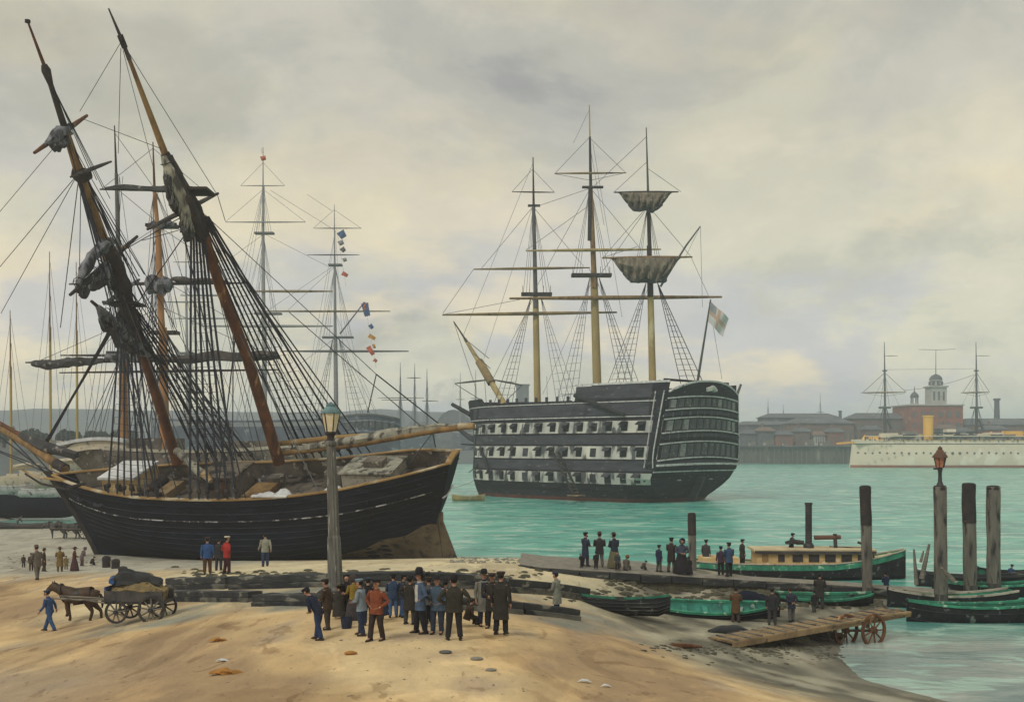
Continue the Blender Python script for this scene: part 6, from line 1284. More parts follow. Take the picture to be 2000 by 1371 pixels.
for k in range(6):
    a = k * math.pi / 3; MB().beam(lo_ + V((math.cos(a) * 10.4 * k_, math.sin(a) * 10.4 * k_, zl(847))), lo_ + V((math.cos(a) * 18.5 * k_, math.sin(a) * 18.5 * k_, zl(806))), .035, .035, (math.sin(a), -math.cos(a), .1)).build('glazing_bar', 'iron_dark', sl_)
MB().lathe([(19 * k_, zl(808)), (19.5 * k_, zl(805)), (11.5 * k_, zl(796)), (9 * k_, zl(794)), (9.5 * k_, zl(790)), (4 * k_, zl(787)), (2 * k_, zl(785))], lo_, 12).build('hood', 'copper_green', sl_)

# ------------------------------------------------------------------ gangway on wheels
def wheel(parent, name, c, r, axis, m_, n=10, rimw=.09, thick=.1, root=None):
    """spoked wheel: rim mesh with hub and spokes as its own pieces"""
    c = V(c); A_ = V(axis).normalized(); U_ = ZU - A_ * A_.dot(ZU); U_.normalize(); W_ = A_.cross(U_); m = MB()
    rr = []
    for i in range(25):
        a = i / 24 * 2 * math.pi; d = U_ * math.cos(a) + W_ * math.sin(a)
        rr.append([c + d * r + A_ * thick / 2, c + d * (r - rimw) + A_ * thick / 2, c + d * (r - rimw) - A_ * thick / 2, c + d * r - A_ * thick / 2])
    w_ = m.loft(rr, True, smooth=False).build(name, m_, parent)
    MB().tube([c - A_ * thick * 1.3, c + A_ * thick * 1.3], r * .17, 8).build('hub', m_, w_)
    for k in range(n):
        a = k / n * 2 * math.pi + .2; d = U_ * math.cos(a) + W_ * math.sin(a); MB().tube([c + d * r * .12, c + d * (r - rimw * .6)], [.045, .035], 5).build('spoke', m_, w_)
    return w_
ga = on_ground(1408, 1256) + V((0, 0, .12)); gb = P(1752, 1190, 54.5)
gw = thing('gangway', ga, 'long tan plank gangway on two spoked wheels leading down to the boats', 'gangway')
d = (gb - ga).normalized(); pn = V((-d.y, d.x, 0)).normalized()
for k in range(4): MB().beam(ga + pn * (k * .37 - .56), gb + pn * (k * .42 - .84) + d * (.15 * ((k * 7) % 3 - 1)), .34, .09).build('plank', 'plank_tan', gw)
for sg in (-1, 1): MB().beam(ga + pn * sg * .80 - ZU * .10, gb + pn * sg * .80 - ZU * .10, .12, .24).build('side_beam', 'plank_tan' if sg < 0 else 'wood_grey', gw)
for k in range(16): MB().beam(lerp(ga, gb, (k + .5) / 16) - pn * .72 + ZU * .07, lerp(ga, gb, (k + .5) / 16) + pn * .72 + ZU * .07, .09, .05).build('cleat', 'wood_grey', gw)
wc = lerp(ga, gb, .76); rad = .80; gz = max(G(wc.x, wc.y - 1), -.15)
for sg, px_ in ((-1, 0), (1, 0)):
    c = V((wc.x, wc.y, gz + rad - .05)) + (pn * -.95 if sg < 0 else pn * -.15 - d * 1.0)
    wheel(gw, 'wheel', c, rad, pn, 'mast_brown', 9, .12, .12)
MB().tube([V((wc.x, wc.y, gz + rad - .05)) - pn * 1.05, V((wc.x, wc.y, gz + rad - .05)) - pn * .1 - d * 1.0], .07, 6).build('axle', 'iron_rust', gw)
for sg in (-1, 1): MB().beam(V((wc.x, wc.y, gz + rad)) + pn * sg * .6, wc + pn * sg * .6 - ZU * .2, .14, .14, (1, 0, 0)).build('strut', 'wood_grey', gw)
# dark gear stacked under and beside the gangway
for k, (px, py, L_, h_, lab) in enumerate([(1425, 1238, 2.0, .30, 'dark spar lying on the mud at the gangway foot'), (1530, 1256, 2.4, .5, 'dark heap of old gear under the gangway'), (1335, 1266, 1.5, .16, 'flat brown driftwood board on the sand edge')]):
    g = on_ground(px, py); lumpy([g + V((-L_ / 2, 0, h_ * .35)), g + V((-L_ * .2, .1, h_ * .6)), g + V((L_ * .2, 0, h_ * .6)), g + V((L_ / 2, .05, h_ * .3))], [h_ * .35, h_ * .7, h_ * .65, h_ * .3], 100 + k, 9, .3).build('driftwood' if k != 1 else 'gear_heap', ['timber_dark', 'weed', 'mast_brown'][k])
    tag(bpy.data.objects[['driftwood', 'gear_heap', 'driftwood.001'][k]], lab, 'driftwood' if k != 1 else 'gear', None)
for k, (px, py, L_, h_, lab) in enumerate([(1505, 1249, 1.6, .34, 'dark heap added as shade under the lower end of the gangway'), (1570, 1246, 2.2, .5, 'largest dark heap added as shade under the gangway middle'), (1625, 1246, 1.3, .3, 'dark heap added as shade left of the gangway wheels')]):  # dark heaps added to stand for the shadow under the gangway
    q = on_ground(px, py); tag(lumpy([q + V((-L_ / 2, 0, h_ * .3)), q + V((-L_ * .2, .1, h_ * .55)), q + V((L_ * .2, -.1, h_ * .5)), q + V((L_ / 2, .05, h_ * .25))], [h_ * .3, h_ * .75, h_ * .65, h_ * .25], 140 + k, 10, .5).build('shade_heap', ['weed', 'timber_dark', 'weed'][k]), lab, 'shade heap', 'shade heaps under the gangway')
g = on_ground(1602, 1250)
t = thing('chain_coil', g, 'dark round coil of chain in the shade of the gangway', 'chain')
for q in range(3): MB().loft([[g + V(((.42 - .07 * q + .09 * math.cos(b_)) * math.cos(a), (.42 - .07 * q + .09 * math.cos(b_)) * math.sin(a), .1 + .16 * q + .09 * math.sin(b_))) for b_ in np.linspace(0, 6.283, 7)[:-1]] for a in np.linspace(0, 6.283, 17)], True).build('ring', 'iron_dark', t)
# seaweed lines and stones
rnd = random.Random(12)
def scatter(name, label, pts, m_, r0, r1, flat, cat):
    m = MB()
    for px, py in pts:
        p = on_ground(px, py); r = rnd.uniform(r0, r1); rows = []
        for i in range(5):
            th = math.pi * i / 4; rows.append([p + V((math.sin(th) * math.cos(a) * r * rnd.uniform(.8, 1.2), math.sin(th) * math.sin(a) * r * rnd.uniform(.8, 1.2), -math.cos(th) * r * flat)) for a in np.linspace(0, 6.283, 8)[:-1]])
        m.loft(rows, True)
    return tag(m.build(name, m_), label, cat, kind='stuff')
scatter('seaweed', 'line of dark seaweed and grit along the sand edge', [(rnd.gauss(0, 6) + 1250 + k * 2.6, 1262 + .06 * k + rnd.gauss(0, 5) + 12 * (k > 130)) for k in range(230)] + [(1480 + rnd.gauss(0, 70), 1272 + rnd.gauss(0, 10)) for k in range(150)] + [(1700 + rnd.gauss(0, 60), 1262 + rnd.gauss(0, 6)) for k in range(60)], 'weed', .04, .16, .3, 'seaweed')
scatter('weed_clumps', 'dark weedy clumps on the mud between the boats', [(rnd.uniform(1060, 1480), rnd.uniform(1150, 1175)) for k in range(120)] + [(rnd.uniform(1480, 1720), rnd.uniform(1152, 1190)) for k in range(220)] + [(1180 + 2.2 * k, 1131 + .09 * k + abs(rnd.gauss(0, 9))) for k in range(240)] + [(rnd.uniform(340, 1060), 1122 + rnd.gauss(0, 4)) for k in range(160)], 'weed', .06, .34, .4, 'seaweed')
scatter('shingle', 'scattered dark and pale shingle at the brig keel and shoreline', [(rnd.uniform(880, 1040), 1090 + rnd.uniform(-2, 10)) for k in range(120)] + [(rnd.uniform(10, 220), 1098 + rnd.gauss(0, 4)) for k in range(90)], 'stone_grey', .05, .16, .6, 'shingle')
for k, (px, py, r, m_, lab) in enumerate([(870, 1277, .12, 'mast_grey', 'smooth blue grey stone on the sand below the crowd'), (930, 1288, .12, 'stone_grey', 'pale grey stone on the sand, middle of three'), (958, 1311, .10, 'stone_grey', 'small round stone on the sand, lowest of three'), (685, 1277, .12, 'rust_scrap', 'small ochre stone on the sand under the lamp')]):
    p = on_ground(px, py); rows = []
    for i in range(7):
        th = math.pi * i / 6; rows.append([p + V((math.sin(th) * math.cos(a) * r * 1.5 * (1 + .15 * math.sin(3 * a + k)), math.sin(th) * math.sin(a) * r, r * .25 - math.cos(th) * r * .45)) for a in np.linspace(0, 6.283, 13)[:-1]])
    tag(MB().loft(rows, True).build('stone', m_), lab, 'stone', 'loose stones on the sand')
for k, (px, py, r, m_, lab) in enumerate([(428, 1253, .34, 'rust_scrap', 'rusty orange scrap lying on the sand, upper one'), (445, 1318, .5, 'rust_scrap', 'larger rusty orange scrap on the sand near bottom'), (435, 1293, .2, 'canvas_white', 'small pinkish white rag on the sand between orange scraps'), (1142, 1333, .17, 'canvas_white', 'white paper scrap on the sand, left one'), (1184, 1343, .13, 'canvas_white', 'smaller white paper scrap on the sand, right one')]):
    p = on_ground(px, py); lumpy([p + V((-r, 0, .02)), p + V((-r * .3, .12 * r, .06)), p + V((r * .4, 0, .05)), p + V((r, -.1 * r, .01))], [r * .15, r * .42, r * .4, r * .1], 120 + k, 9, .5, squash=.3).build('scrap', m_)
    tag(bpy.data.objects['scrap' if k == 0 else 'scrap.%03d' % k], lab, 'scrap', 'scraps on the sand')
for k, (px, py, lab) in enumerate([(677, 1228, 'dark blue bucket standing on the sand beside the crowd')]):
    p = on_ground(px, py); t = thing('bucket', p, lab, 'bucket'); MB().lathe([(.15, 0), (.2, .36), (.19, .36), (.14, .03)], p, 12, cap=False).lathe([(.15, .01), (.15, .02)], p, 12).build('pail', 'bucket', t)
    MB().tube([p + V((math.cos(a) * .2, 0, .36 + math.sin(a) * .16)) for a in np.linspace(0, math.pi, 9)], .012, 4).build('handle', 'iron_dark', t)
# posts and stones propping the brig
for k, (px, py, h_, lab) in enumerate([(208, 1108, .75, 'thick brown mooring post under the brig bow'), (226, 1110, .6, 'shorter brown post right of the bow post'), (240, 1118, .35, 'low stub post in front of the brig bow')]):
    p = on_ground(px, py); MB().lathe([(.30, -.2), (.28, h_ * .5), (.31, h_ * .8), (.26, h_), (.1, h_ + .06)], p, 9).build('mooring_post', 'mast_dark'); tag(bpy.data.objects['mooring_post' if k == 0 else 'mooring_post.%03d' % k], lab, 'post', 'posts under the brig bow')
# ------------------------------------------------------------------ horses and carts
def skin_obj(name, vs, es, rs, mats, parent, sub=1, root=0):
    me = bpy.data.meshes.new(name); me.from_pydata([tuple(v) for v in vs], es, [])
    for q in (mats if isinstance(mats, (list, tuple)) else [mats]): me.materials.append(M[q] if isinstance(q, str) else q)
    o = bpy.data.objects.new(name, me); COL.objects.link(o); o.parent = parent
    o.modifiers.new('skin', 'SKIN').use_smooth_shade = True
    sv = me.skin_vertices[0].data
    for i, r in enumerate(rs): sv[i].radius = (r, r) if not isinstance(r, tuple) else r
    for i in range(len(vs)): sv[i].use_root = (i == root)
    if sub: q = o.modifiers.new('smooth', 'SUBSURF'); q.levels = sub; q.render_levels = sub
    ORG[o.name] = V((0, 0, 0)); return o
class Rig:
    def __init__(s): s.v = []; s.e = []; s.r = []
    def p(s, v, r, prev=None):
        s.v.append(V(v)); s.r.append(r)
        if prev is not None: s.e.append((prev, len(s.v) - 1))
        return len(s.v) - 1
    def chain(s, pts, prev):
        for v, r in pts: prev = s.p(v, r, prev)
        return prev
def horse(loc, rz, s, coat, label, walk=1.0, head_low=.0, harness=True, group=None):
    t = thing('horse', loc, label, 'horse', group, rz); g = Rig(); S = lambda x, y, z: V((x * s, y * s, z * s))
    a = g.p(S(-.25, 0, 1.13), .36 * s); b_ = g.p(S(.15, 0, 1.10), .38 * s, a); c = g.p(S(.48, 0, 1.16), .35 * s, b_); ru = g.p(S(-.62, 0, 1.2), .36 * s, a); g.p(S(-.84, 0, 1.14), .24 * s, ru)
    nb = g.chain([(S(.72, 0, 1.36 - head_low * .3), .26 * s), (S(.98, 0, 1.56 - head_low), .19 * s), (S(1.14, 0, 1.68 - head_low * 1.3), .15 * s)], c)
    g.chain([(S(1.28, 0, 1.58 - head_low * 1.5), .13 * s), (S(1.42, 0, 1.40 - head_low * 1.6), .10 * s), (S(1.50, 0, 1.28 - head_low * 1.6), .085 * s)], nb)
    for sg in (-1, 1): g.chain([(S(1.11, sg * .07, 1.80 - head_low * 1.3), .035 * s), (S(1.12, sg * .085, 1.90 - head_low * 1.3), .014 * s)], nb)
    hoofs = []
    for sg, w_ in ((-1, .22 * walk), (1, -.16 * walk)):
        lift = .16 if w_ > 0 and walk else 0
        g.chain([(S(.46, sg * .15, .92), .16 * s), (S(.48 + w_ * .6, sg * .15, .55 + lift * .4), .085 * s), (S(.46 + w_ * (1 if lift == 0 else .45), sg * .15, .20 + lift), .06 * s), (S(.50 + w_ * (1 if lift == 0 else .5), sg * .15, .05 + lift * .8), .08 * s)], c)
    for sg, w_ in ((-1, -.20 * walk), (1, .14 * walk)):
        g.chain([(S(-.58, sg * .15, .94), .22 * s), (S(-.54 + w_ * .3, sg * .15, .72), .145 * s), (S(-.76 + w_ * .7, sg * .15, .48), .08 * s), (S(-.72 + w_, sg * .15, .18), .06 * s), (S(-.68 + w_, sg * .15, .05), .08 * s)], ru)
    skin_obj('body', g.v, g.e, g.r, coat, t, 1)
    lumpy([S(-.92, 0, 1.2), S(-1.04, 0, .95), S(-1.02, 0, .6)], [.05 * s, .085 * s, .03 * s], 7, 7, .3, 4).build('tail', 'hair_black', t, local=True)
    lumpy([S(1.10, 0, 1.80 - head_low * 1.3), S(.92, 0, 1.66 - head_low), S(.68, 0, 1.48 - head_low * .4)], [.05 * s, .085 * s, .05 * s], 8, 7, .4, 4).build('mane', 'hair_black', t, local=True)
    if harness:
        m = MB(); m.tube([S(.68 + .16 * math.cos(q) * .6, .31 * math.sin(q), 1.22 + .38 * math.cos(q)) for q in np.linspace(0, 6.283, 15)], .05 * s, 6); m.build('collar', 'leather', t, local=True)
        MB().loft([[S(x_, .36 * math.sin(q), 1.08 + .37 * math.cos(q)) for q in np.linspace(-2.0, 2.0, 11)] for x_ in (-.12, .10)]).build('saddle_pad', 'leather', t, local=True)
        for sg in (-1, 1): MB().tube([S(.62, sg * .30, 1.05), S(-.2, sg * .34, .98), S(-1.5, sg * .38, 1.0)], .035 * s, 6).build('trace', 'wood_grey', t, local=True)
    return t
def cart(loc, rz, s, label, load='hay_ochre', blue=False, wh=4, group=None, tilt=True):
    t = thing('cart', loc, label, 'cart', group, rz); S = lambda x, y, z: V((x * s, y * s, z * s))
    m = MB(); m.box(S(0, 0, .92), (2.7 * s, 1.25 * s, .12 * s)); m.build('bed', 'cart_dark', t, local=True)
    for sg in (-1, 1): MB().beam(S(-1.35, sg * .64, 1.2), S(1.35, sg * .64, 1.2), .07 * s, .48 * s).build('side_board', 'cart_dark', t, local=True)
    MB().beam(S(1.33, -.6, 1.3), S(1.33, .6, 1.3), .07 * s, .62 * s).build('front_board', 'blue_paint' if blue else 'cart_dark', t, local=True)
    for x_ in ((.75, -.85) if wh == 4 else (0,)):
        r_ = (.52 if x_ > 0 else .62) * s if wh == 4 else .68 * s
        for sg in (-1, 1): wheel(t, 'wheel', (0, 0, 0), r_, (0, 1, 0), 'cart_dark', 9, .075, .08) if False else lwheel(t, S(x_, sg * .74, 0) + V((0, 0, r_)), r_, False)
        MB().tube([S(x_, -.78, 0) + V((0, 0, r_)), S(x_, .78, 0) + V((0, 0, r_))], .05 * s, 6).build('axle', 'iron_dark', t, local=True)
    for sg in (-1, 1): MB().tube([S(1.2, sg * .45, .85), S(2.2, sg * .4, .98), S(3.9, sg * .36, 1.05)], .045 * s, 6).build('shaft', 'wood_grey', t, local=True)
    if load:
        lumpy([S(-1.25, 0, 1.25), S(-.5, .05, 1.42), S(.4, -.05, 1.48), S(1.2, 0, 1.3)], [.3 * s, .52 * s, .5 * s, .25 * s], 17, 12, .4).build('load', load, t, local=True)
    return t
def lwheel(t, c, r, blue):
    rr = []
    for i in range(25):
        a = i / 24 * 2 * math.pi; d = V((math.cos(a), 0, math.sin(a))); o = V((0, .04, 0)); rr.append([c + d * r + o, c + d * (r - .085) + o, c + d * (r - .085) - o, c + d * r - o])
    w_ = MB().loft(rr, True, smooth=False).build('wheel', 'blue_paint' if blue else 'iron_dark', t, local=True)
    MB().tube([c - V((0, .12, 0)), c + V((0, .12, 0))], r * .17, 8).build('hub', 'iron_dark', w_, local=True)
    for k in range(9):
        a = k / 9 * 6.283 + .2; d = V((math.cos(a), 0, math.sin(a))); MB().tube([c + d * r * .12, c + d * (r - .05)], [.04, .03], 5).build('spoke', 'wood_grey', w_, local=True)
hp_ = on_ground(154, 1214); horse(hp_, R(177), 1.04, 'horse_brown', 'dark brown cart horse walking left, led by the man in blue', 1.0, .12)
cart(on_ground(272, 1213), R(176), .88, 'dark four wheeled cart with blue front board and straw pulled by the brown horse', 'hay_ochre', True)
tp = on_ground(274, 1213) + V((0, 0, 0))
m = lumpy([V((-.85, 0, 1.45)), V((-.2, .02, 1.68)), V((.5, 0, 1.72)), V((1.05, 0, 1.56))], [.2, .34, .34, .2], 19, 10, .35)
t = thing('tarpaulin', tp, 'dark tarpaulin thrown over the load of the blue fronted cart', 'tarpaulin', None, R(176)); m.build('cover', 'timber_dark', t, local=True)
MB().tube([V((.95, -.2, 1.56)), V((1.1, 0, 1.62)), V((1.05, .3, 1.6))], [.12, .2, .12], 8).build('rolled_end', 'blue_paint', t, local=True)
horse(on_ground(112, 1052), R(178), 1.05, 'horse_grey', 'grey horse with lowered head on the far tidal flat', .5, .25, True, 'two horse team on the tidal flat')
horse(on_ground(136, 1053), R(178), 1.05, 'horse_grey', 'second grey horse between the lead horse and far cart', .5, .1, True, 'two horse team on the tidal flat')
cart(on_ground(172, 1052), R(178), .95, 'grey two wheeled cart on the tidal flat beside the brig bow', 'timber_dark', False, 2)

# ------------------------------------------------------------------ people
PEOPLE = 0; HAZE = .00055
def person(px, py, hpx, label, rz=0, coat=(.03, .04, .07), legs=(.02, .025, .04), hat='cap', hatc=(.015, .016, .025), lean=0, stride=.0, arms='down', coat_len=.0, skirt=False, sit=False, group=None, at=None, hmin=1.45, hmax=1.98, vest=None, beard=False, stick=False, seat_h=.45, build=1.0, hold=False):
    build = build * 1.10
    global PEOPLE; PEOPLE += 1
    loc = V(at) if at is not None else on_ground(px, py, -.1)
    if at is None and loc.z < 0: loc.z = max(loc.z, -.05)
    h = max(hmin, min(hmax, hpx / F * loc.y)); s = h / 1.80; w_ = s * build
    t = thing('person', loc, label, 'person', group, R(rz))
    S = lambda x, y, z: V((x * w_, y * s, z * s))
    la = R(lean); hipz = .93 if not sit else seat_h + .12
    def up(x, y, z):                       # upper body point, leaning forward about the hip
        dz = z - .93; return S(x, y * math.cos(la) + dz * math.sin(la), hipz + dz * math.cos(la) - y * math.sin(la))
    g = Rig(); r = lambda q: q * s
    pel = g.p(up(0, 0, .95), r(.125)); sp1 = g.p(up(0, 0, 1.12), r(.12), pel); sp2 = g.p(up(0, .0, 1.32), r(.135), sp1)
    nk = g.chain([(up(0, -.005, 1.47), r(.06)), (up(0, .01, 1.55), r(.055))], sp2); hd = g.chain([(up(0, .035, 1.62), r(.075)), (up(0, .03, 1.70), r(.088)), (up(0, .02, 1.765), r(.06))], nk)
    g.p(up(0, .135, 1.655), r(.016), hd - 1)
    for sg in (-1, 1): g.p(up(sg * .10, .02, 1.665), r(.018), hd - 1)
    sw = stride
    LEG = []
    for sg in (-1, 1):
        if sit: pts = [((sg * .10, .05, hipz - .02), .09), ((sg * .12, .42, hipz - .02), .06), ((sg * .12, .45, .09), .04), ((sg * .12, .60, .045), .038)]
        else: pts = [((sg * .095, 0, .86), .09), ((sg * .11, sg * sw * .45 + .02, .48), .062), ((sg * (.12 + .02 * (sw == 0)), sg * sw - .01, .10), .042), ((sg * (.13 + .03 * (sw == 0)), sg * sw + .14, .045), .038)]
        LEG.append([(S(*q), r(rr_)) for q, rr_ in pts]); g.chain(LEG[-1], pel)
    ARM = []
    for sg in (-1, 1):
        sh_ = up(sg * .20, 0, 1.41)
        if arms == 'down': el, wr = up(sg * .25, -.02, 1.13), up(sg * .26, .04, .90)
        elif arms == 'hips': el, wr = up(sg * .36, -.06, 1.18), up(sg * .17, .05, 1.02)
        elif arms == 'behind': el, wr = up(sg * .28, -.12, 1.14), up(sg * .06, -.19, 1.0)
        elif arms == 'front': el, wr = up(sg * .26, .06, 1.15), up(sg * .07, .24, 1.10)
        elif arms == 'swing': el, wr = up(sg * .24, -sg * .10 - .02, 1.14), up(sg * .25, -sg * .22 + .08, .94)
        elif arms == 'reach': el, wr = up(sg * .22, .22, 1.25), up(sg * .14, .46, 1.18)
        elif arms == 'raise' and sg > 0: el, wr = up(.30, .14, 1.36), up(.22, .32, 1.52)
        else: el, wr = up(sg * .26, -.03, 1.13), up(sg * .20, .08, .96)
        ARM.append((sh_, el, wr)); k = g.chain([(sh_, r(.062)), (el, r(.046)), (wr, r(.030))], sp2)
        d = (wr - el).normalized(); ax = d.orthogonal().normalized() if abs(d.x) > .9 else d.cross(V((1, 0, 0))).normalized(); pm = g.p(wr + d * r(.055), r(.034), k)
        for q in range(4):
            o_ = ax * r((q - 1.5) * .021); cu = V((-sg * .02, .01, 0)) * s
            g.chain([(wr + d * r(.105) + o_, r(.0105)), (wr + d * r([.135, .15, .145, .125][q]) + o_ + cu, r(.009)), (wr + d * r([.155, .172, .166, .142][q]) + o_ + cu * 2.2, r(.008))], pm)
        g.chain([(wr + d * r(.05) + ax * r(.042), r(.011)), (wr + d * r(.09) + ax * r(.058), r(.009))], k)
    skin_obj('body', g.v, g.e, g.r, 'skin', t, 1)
    C_ = cloth(coat); Lg = cloth(legs)
    # coat: elliptical rings round the spine, sleeves
    hem = .80 - coat_len
    zs = [(1.50, .075, .07), (1.46, .15, .095), (1.40, .205, .125), (1.28, .205, .145), (1.12, .185, .135), (1.0, .19, .14), (.9, .20, .15), (hem, .205 + coat_len * .06, .16 + coat_len * .08)]
    m = MB(); m.loft([[(up(math.cos(a) * rx, math.sin(a) * ry, z) if z > .86 else up(math.cos(a) * rx, math.sin(a) * ry, .86) - S(0, 0, .86 - z)) for a in np.linspace(0, 6.283, 15)[:-1]] for z, rx, ry in zs], True, True)
    ct = m.build('coat', C_, t, local=True)
    for sh_, el, wr in ARM: MB().tube([sh_ + (sh_ - el).normalized() * r(.03), lerp(sh_, el, .5), el, lerp(el, wr, .94)], [r(.075), r(.072), r(.062), r(.050)], 8).build('sleeve', C_, ct, local=True)
    if vest:
        m = MB(); m.loft([[up(math.cos(a) * rx, math.sin(a) * ry, z) for a in np.linspace(.25 * math.pi, .75 * math.pi, 6)] for z, rx, ry in [(1.44, .16, .135), (1.28, .17, .165), (1.1, .16, .155), (.95, .16, .16)]]); m.build('shirt_front', cloth(vest), ct, local=True)
    m = MB(); m.lathe([(.085 * s, 0), (.09 * s, .05 * s), (.075 * s, .06 * s)], up(0, 0, 1.475), 10, cap=False); m.build('collar', cloth(vest) if vest else C_, ct, local=True)
    if skirt:
        m = MB(); m.loft([[S(math.cos(a) * rx, math.sin(a) * ry + .02, z) for a in np.linspace(0, 6.283, 17)[:-1]] for z, rx, ry in [(.98, .17, .13), (.85, .22, .18), (.5, .29, .27), (.08, .36, .34), (.04, .35, .33)]], True, True); m.build('skirt', Lg, t, local=True)
    else:
        tr = MB(); tr.loft([[up(math.cos(a) * rx, math.sin(a) * ry, z) for a in np.linspace(0, 6.283, 13)[:-1]] for z, rx, ry in [(1.04, .165, .125), (.94, .175, .14), (.84, .16, .13)]], True, True)
        tro = tr.build('trousers', Lg, t, local=True)
        for q in LEG:
            a_ = [p for p, _ in q]; MB().tube([a_[0] + V((0, 0, r(.06))), lerp(a_[0], a_[1], .5), a_[1], lerp(a_[1], a_[2], .5), a_[2] + V((0, 0, r(.0)))], [r(.108), r(.105), r(.088), r(.082), r(.080)], 9).build('trouser_leg', Lg, tro, local=True)
    for q in LEG:
        a_ = [p for p, _ in q]; dd = (a_[3] - a_[2]); dd.z = 0; dd.normalize(); b0 = V((a_[2].x, a_[2].y, 0))
        MB().loft([[b0 + dd * y_ * s + V((dd.y, -dd.x, 0)) * (math.cos(k) * x_ * s) + V((0, 0, (zz + math.sin(k) * zz * .98) * s)) for k in np.linspace(0, 6.283, 9)[:-1]] for y_, x_, zz in ((-.10, .035, .045), (-.04, .05, .06), (.06, .052, .05), (.14, .052, .035), (.20, .03, .022))], True, True).build('boot', 'leather', t, local=True)
    hc = up(0, .02, 1.70); tl = Matrix.Rotation(-la, 3, 'X'); H = lambda x, y, z: hc + tl @ (V((x, y, z)) * s)
    if hat != 'bonnet':
        m = MB(); m.loft([[H(math.cos(a) * rx, -.015 + math.sin(a) * ry, z) for a in np.linspace(math.pi * 1.0, math.pi * 2.0, 9)] for z, rx, ry in [(-.07, .07, .085), (-.02, .098, .115), (.05, .10, .118), (.09, .07, .09)]]); m.build('hair', 'hair_black', t, local=True)
    for sg in (-1, 1): MB().lathe([(.002, -.012 * s), (.012 * s, 0), (.002, .012 * s)], H(sg * .034, .096, -.02), 6).build('eye', 'hair_black', t, local=True)
    MB().tube([H(-.025, .094, -.088), H(0, .1, -.09), H(.025, .094, -.088)], .007 * s, 5).build('mouth', 'mast_brown', t, local=True)
    if beard: lumpy([H(-.06, .05, -.06), H(-.03, .09, -.11), H(.03, .09, -.11), H(.06, .05, -.06)], [.025 * s, .045 * s, .045 * s, .025 * s], 4, 7, .2, 3).build('beard', 'hair_black', t, local=True)
    Hc = cloth(hatc)
    if hat == 'cap':
        m = MB(); m.loft([[H(math.cos(a) * rx, .0 + math.sin(a) * ry, z) for a in np.linspace(0, 6.283, 13)[:-1]] for z, rx, ry in [(.035, .105, .125), (.06, .112, .132), (.095, .135, .15), (.115, .12, .135), (.125, .05, .06)]], True, True)
        cp = m.build('cap', Hc, t, local=True); MB().loft([[H(math.cos(a) * .10, .10 + math.sin(a) * q * .10, .045 - .012 * q) for a in np.linspace(0, math.pi, 9)] for q in (0.2, 1)]).build('peak', 'leather', cp, local=True)
    elif hat in ('bowler', 'brim', 'tall'):
        hh = {'bowler': .13, 'brim': .12, 'tall': .20}[hat]; br = {'bowler': .16, 'brim': .23, 'tall': .17}[hat]
        m = MB(); m.loft([[H(math.cos(a) * rx, math.sin(a) * rx * 1.12, z) for a in np.linspace(0, 6.283, 13)[:-1]] for z, rx in [(.035, br), (.05, br), (.052, .108), (.05 + hh * .7, .105), (.05 + hh, .07), (.05 + hh * 1.04, .02)]], True, True); m.build('hat', Hc, t, local=True)
    elif hat == 'bonnet':
        m = MB(); m.loft([[H(math.cos(a) * rx, y_, .02 + math.sin(a) * rz_) for a in np.linspace(0, 6.283, 15)[:-1]] for y_, rx, rz_ in [(.12, .15, .17), (.06, .155, .175), (-.05, .14, .16), (-.13, .09, .11), (-.16, .02, .03)]], True); m.build('bonnet', Hc, t, local=True)
    return t, S, up, ARM
N0 = (.014, .022, .05); BLK = (.014, .015, .02); BR = (.055, .035, .024); GR = (.11, .11, .10); BL = (.035, .07, .15); LB = (.12, .19, .28)
g1 = 'crowd standing at the lamp'
person(622, 1250, 108, 'man in navy stooping forward with bent knees, leftmost of the crowd', 70, N0, (.02, .045, .12), 'cap', N0, 34, .16, 'front', .0, group=g1)
tt_ = person(640, 1230, 98, 'man in brown jacket with walking stick right behind the stooping man', 70, BR, (.06, .05, .045), 'cap', (.03, .02, .018), 6, .08, 'front', .1, group=g1)
def stick(pr, label, a, b_, m_='mast_dark', r=.018):
    t0 = pr[0]; q = t0.matrix_basis; A_, B_ = [V(t0.location) + Matrix.Rotation(t0.rotation_euler.z, 3, 'Z') @ pr[1](*k) for k in (a, b_)]
    return tag(MB().tube([A_, B_], [r, r * .7], 6).build('walking_stick', m_), label, 'walking stick')
stick(tt_, 'thin dark walking stick held by the man in brown jacket', (.10, .30, 1.05), (.16, .42, .02))
person(662, 1208, 82, 'broad figure in dark cloak sitting low at the lamp base', 10, (.04, .036, .032), BLK, 'brim', (.10, .09, .07), 8, 0, 'front', .35, group=g1, build=1.15, sit=True)
person(679, 1206, 80, 'red faced man in black jacket right of the lamp post', 160, BLK, (.02, .03, .07), 'none', BLK, 5, .05, 'front', .1, group=g1)
person(706, 1242, 110, 'man with pale blue cap and pale shirt sleeves beside the red jacket', 75, (.22, .28, .34), (.022, .04, .09), 'cap', (.16, .24, .32), 4, .10, 'front', .0, group=g1, vest=(.04, .04, .05))
person(735, 1252, 120, 'tall man in rust red jacket with black trousers, hand on waist', 150, (.21, .06, .028), (.035, .025, .025), 'cap', BLK, -2, .13, 'hips', .0, group=g1)
person(752, 1212, 60, 'child in dark blue crouching between the red jacket and blue jacket', 40, N0, N0, 'cap', N0, 25, 0, 'front', .0, sit=True, group=g1, hmin=1.1, seat_h=.3)
person(768, 1206, 84, 'man in mid blue jacket facing away with bright blue trousers', 5, (.03, .06, .12), (.07, .15, .32), 'cap', BLK, 6, .08, 'front', .0, group=g1)
person(786, 1207, 80, 'brown faced man in dark blue turning right beside the bright trousers', -80, (.025, .035, .06), (.05, .10, .22), 'cap', BLK, 3, .04, 'front', .0, group=g1)
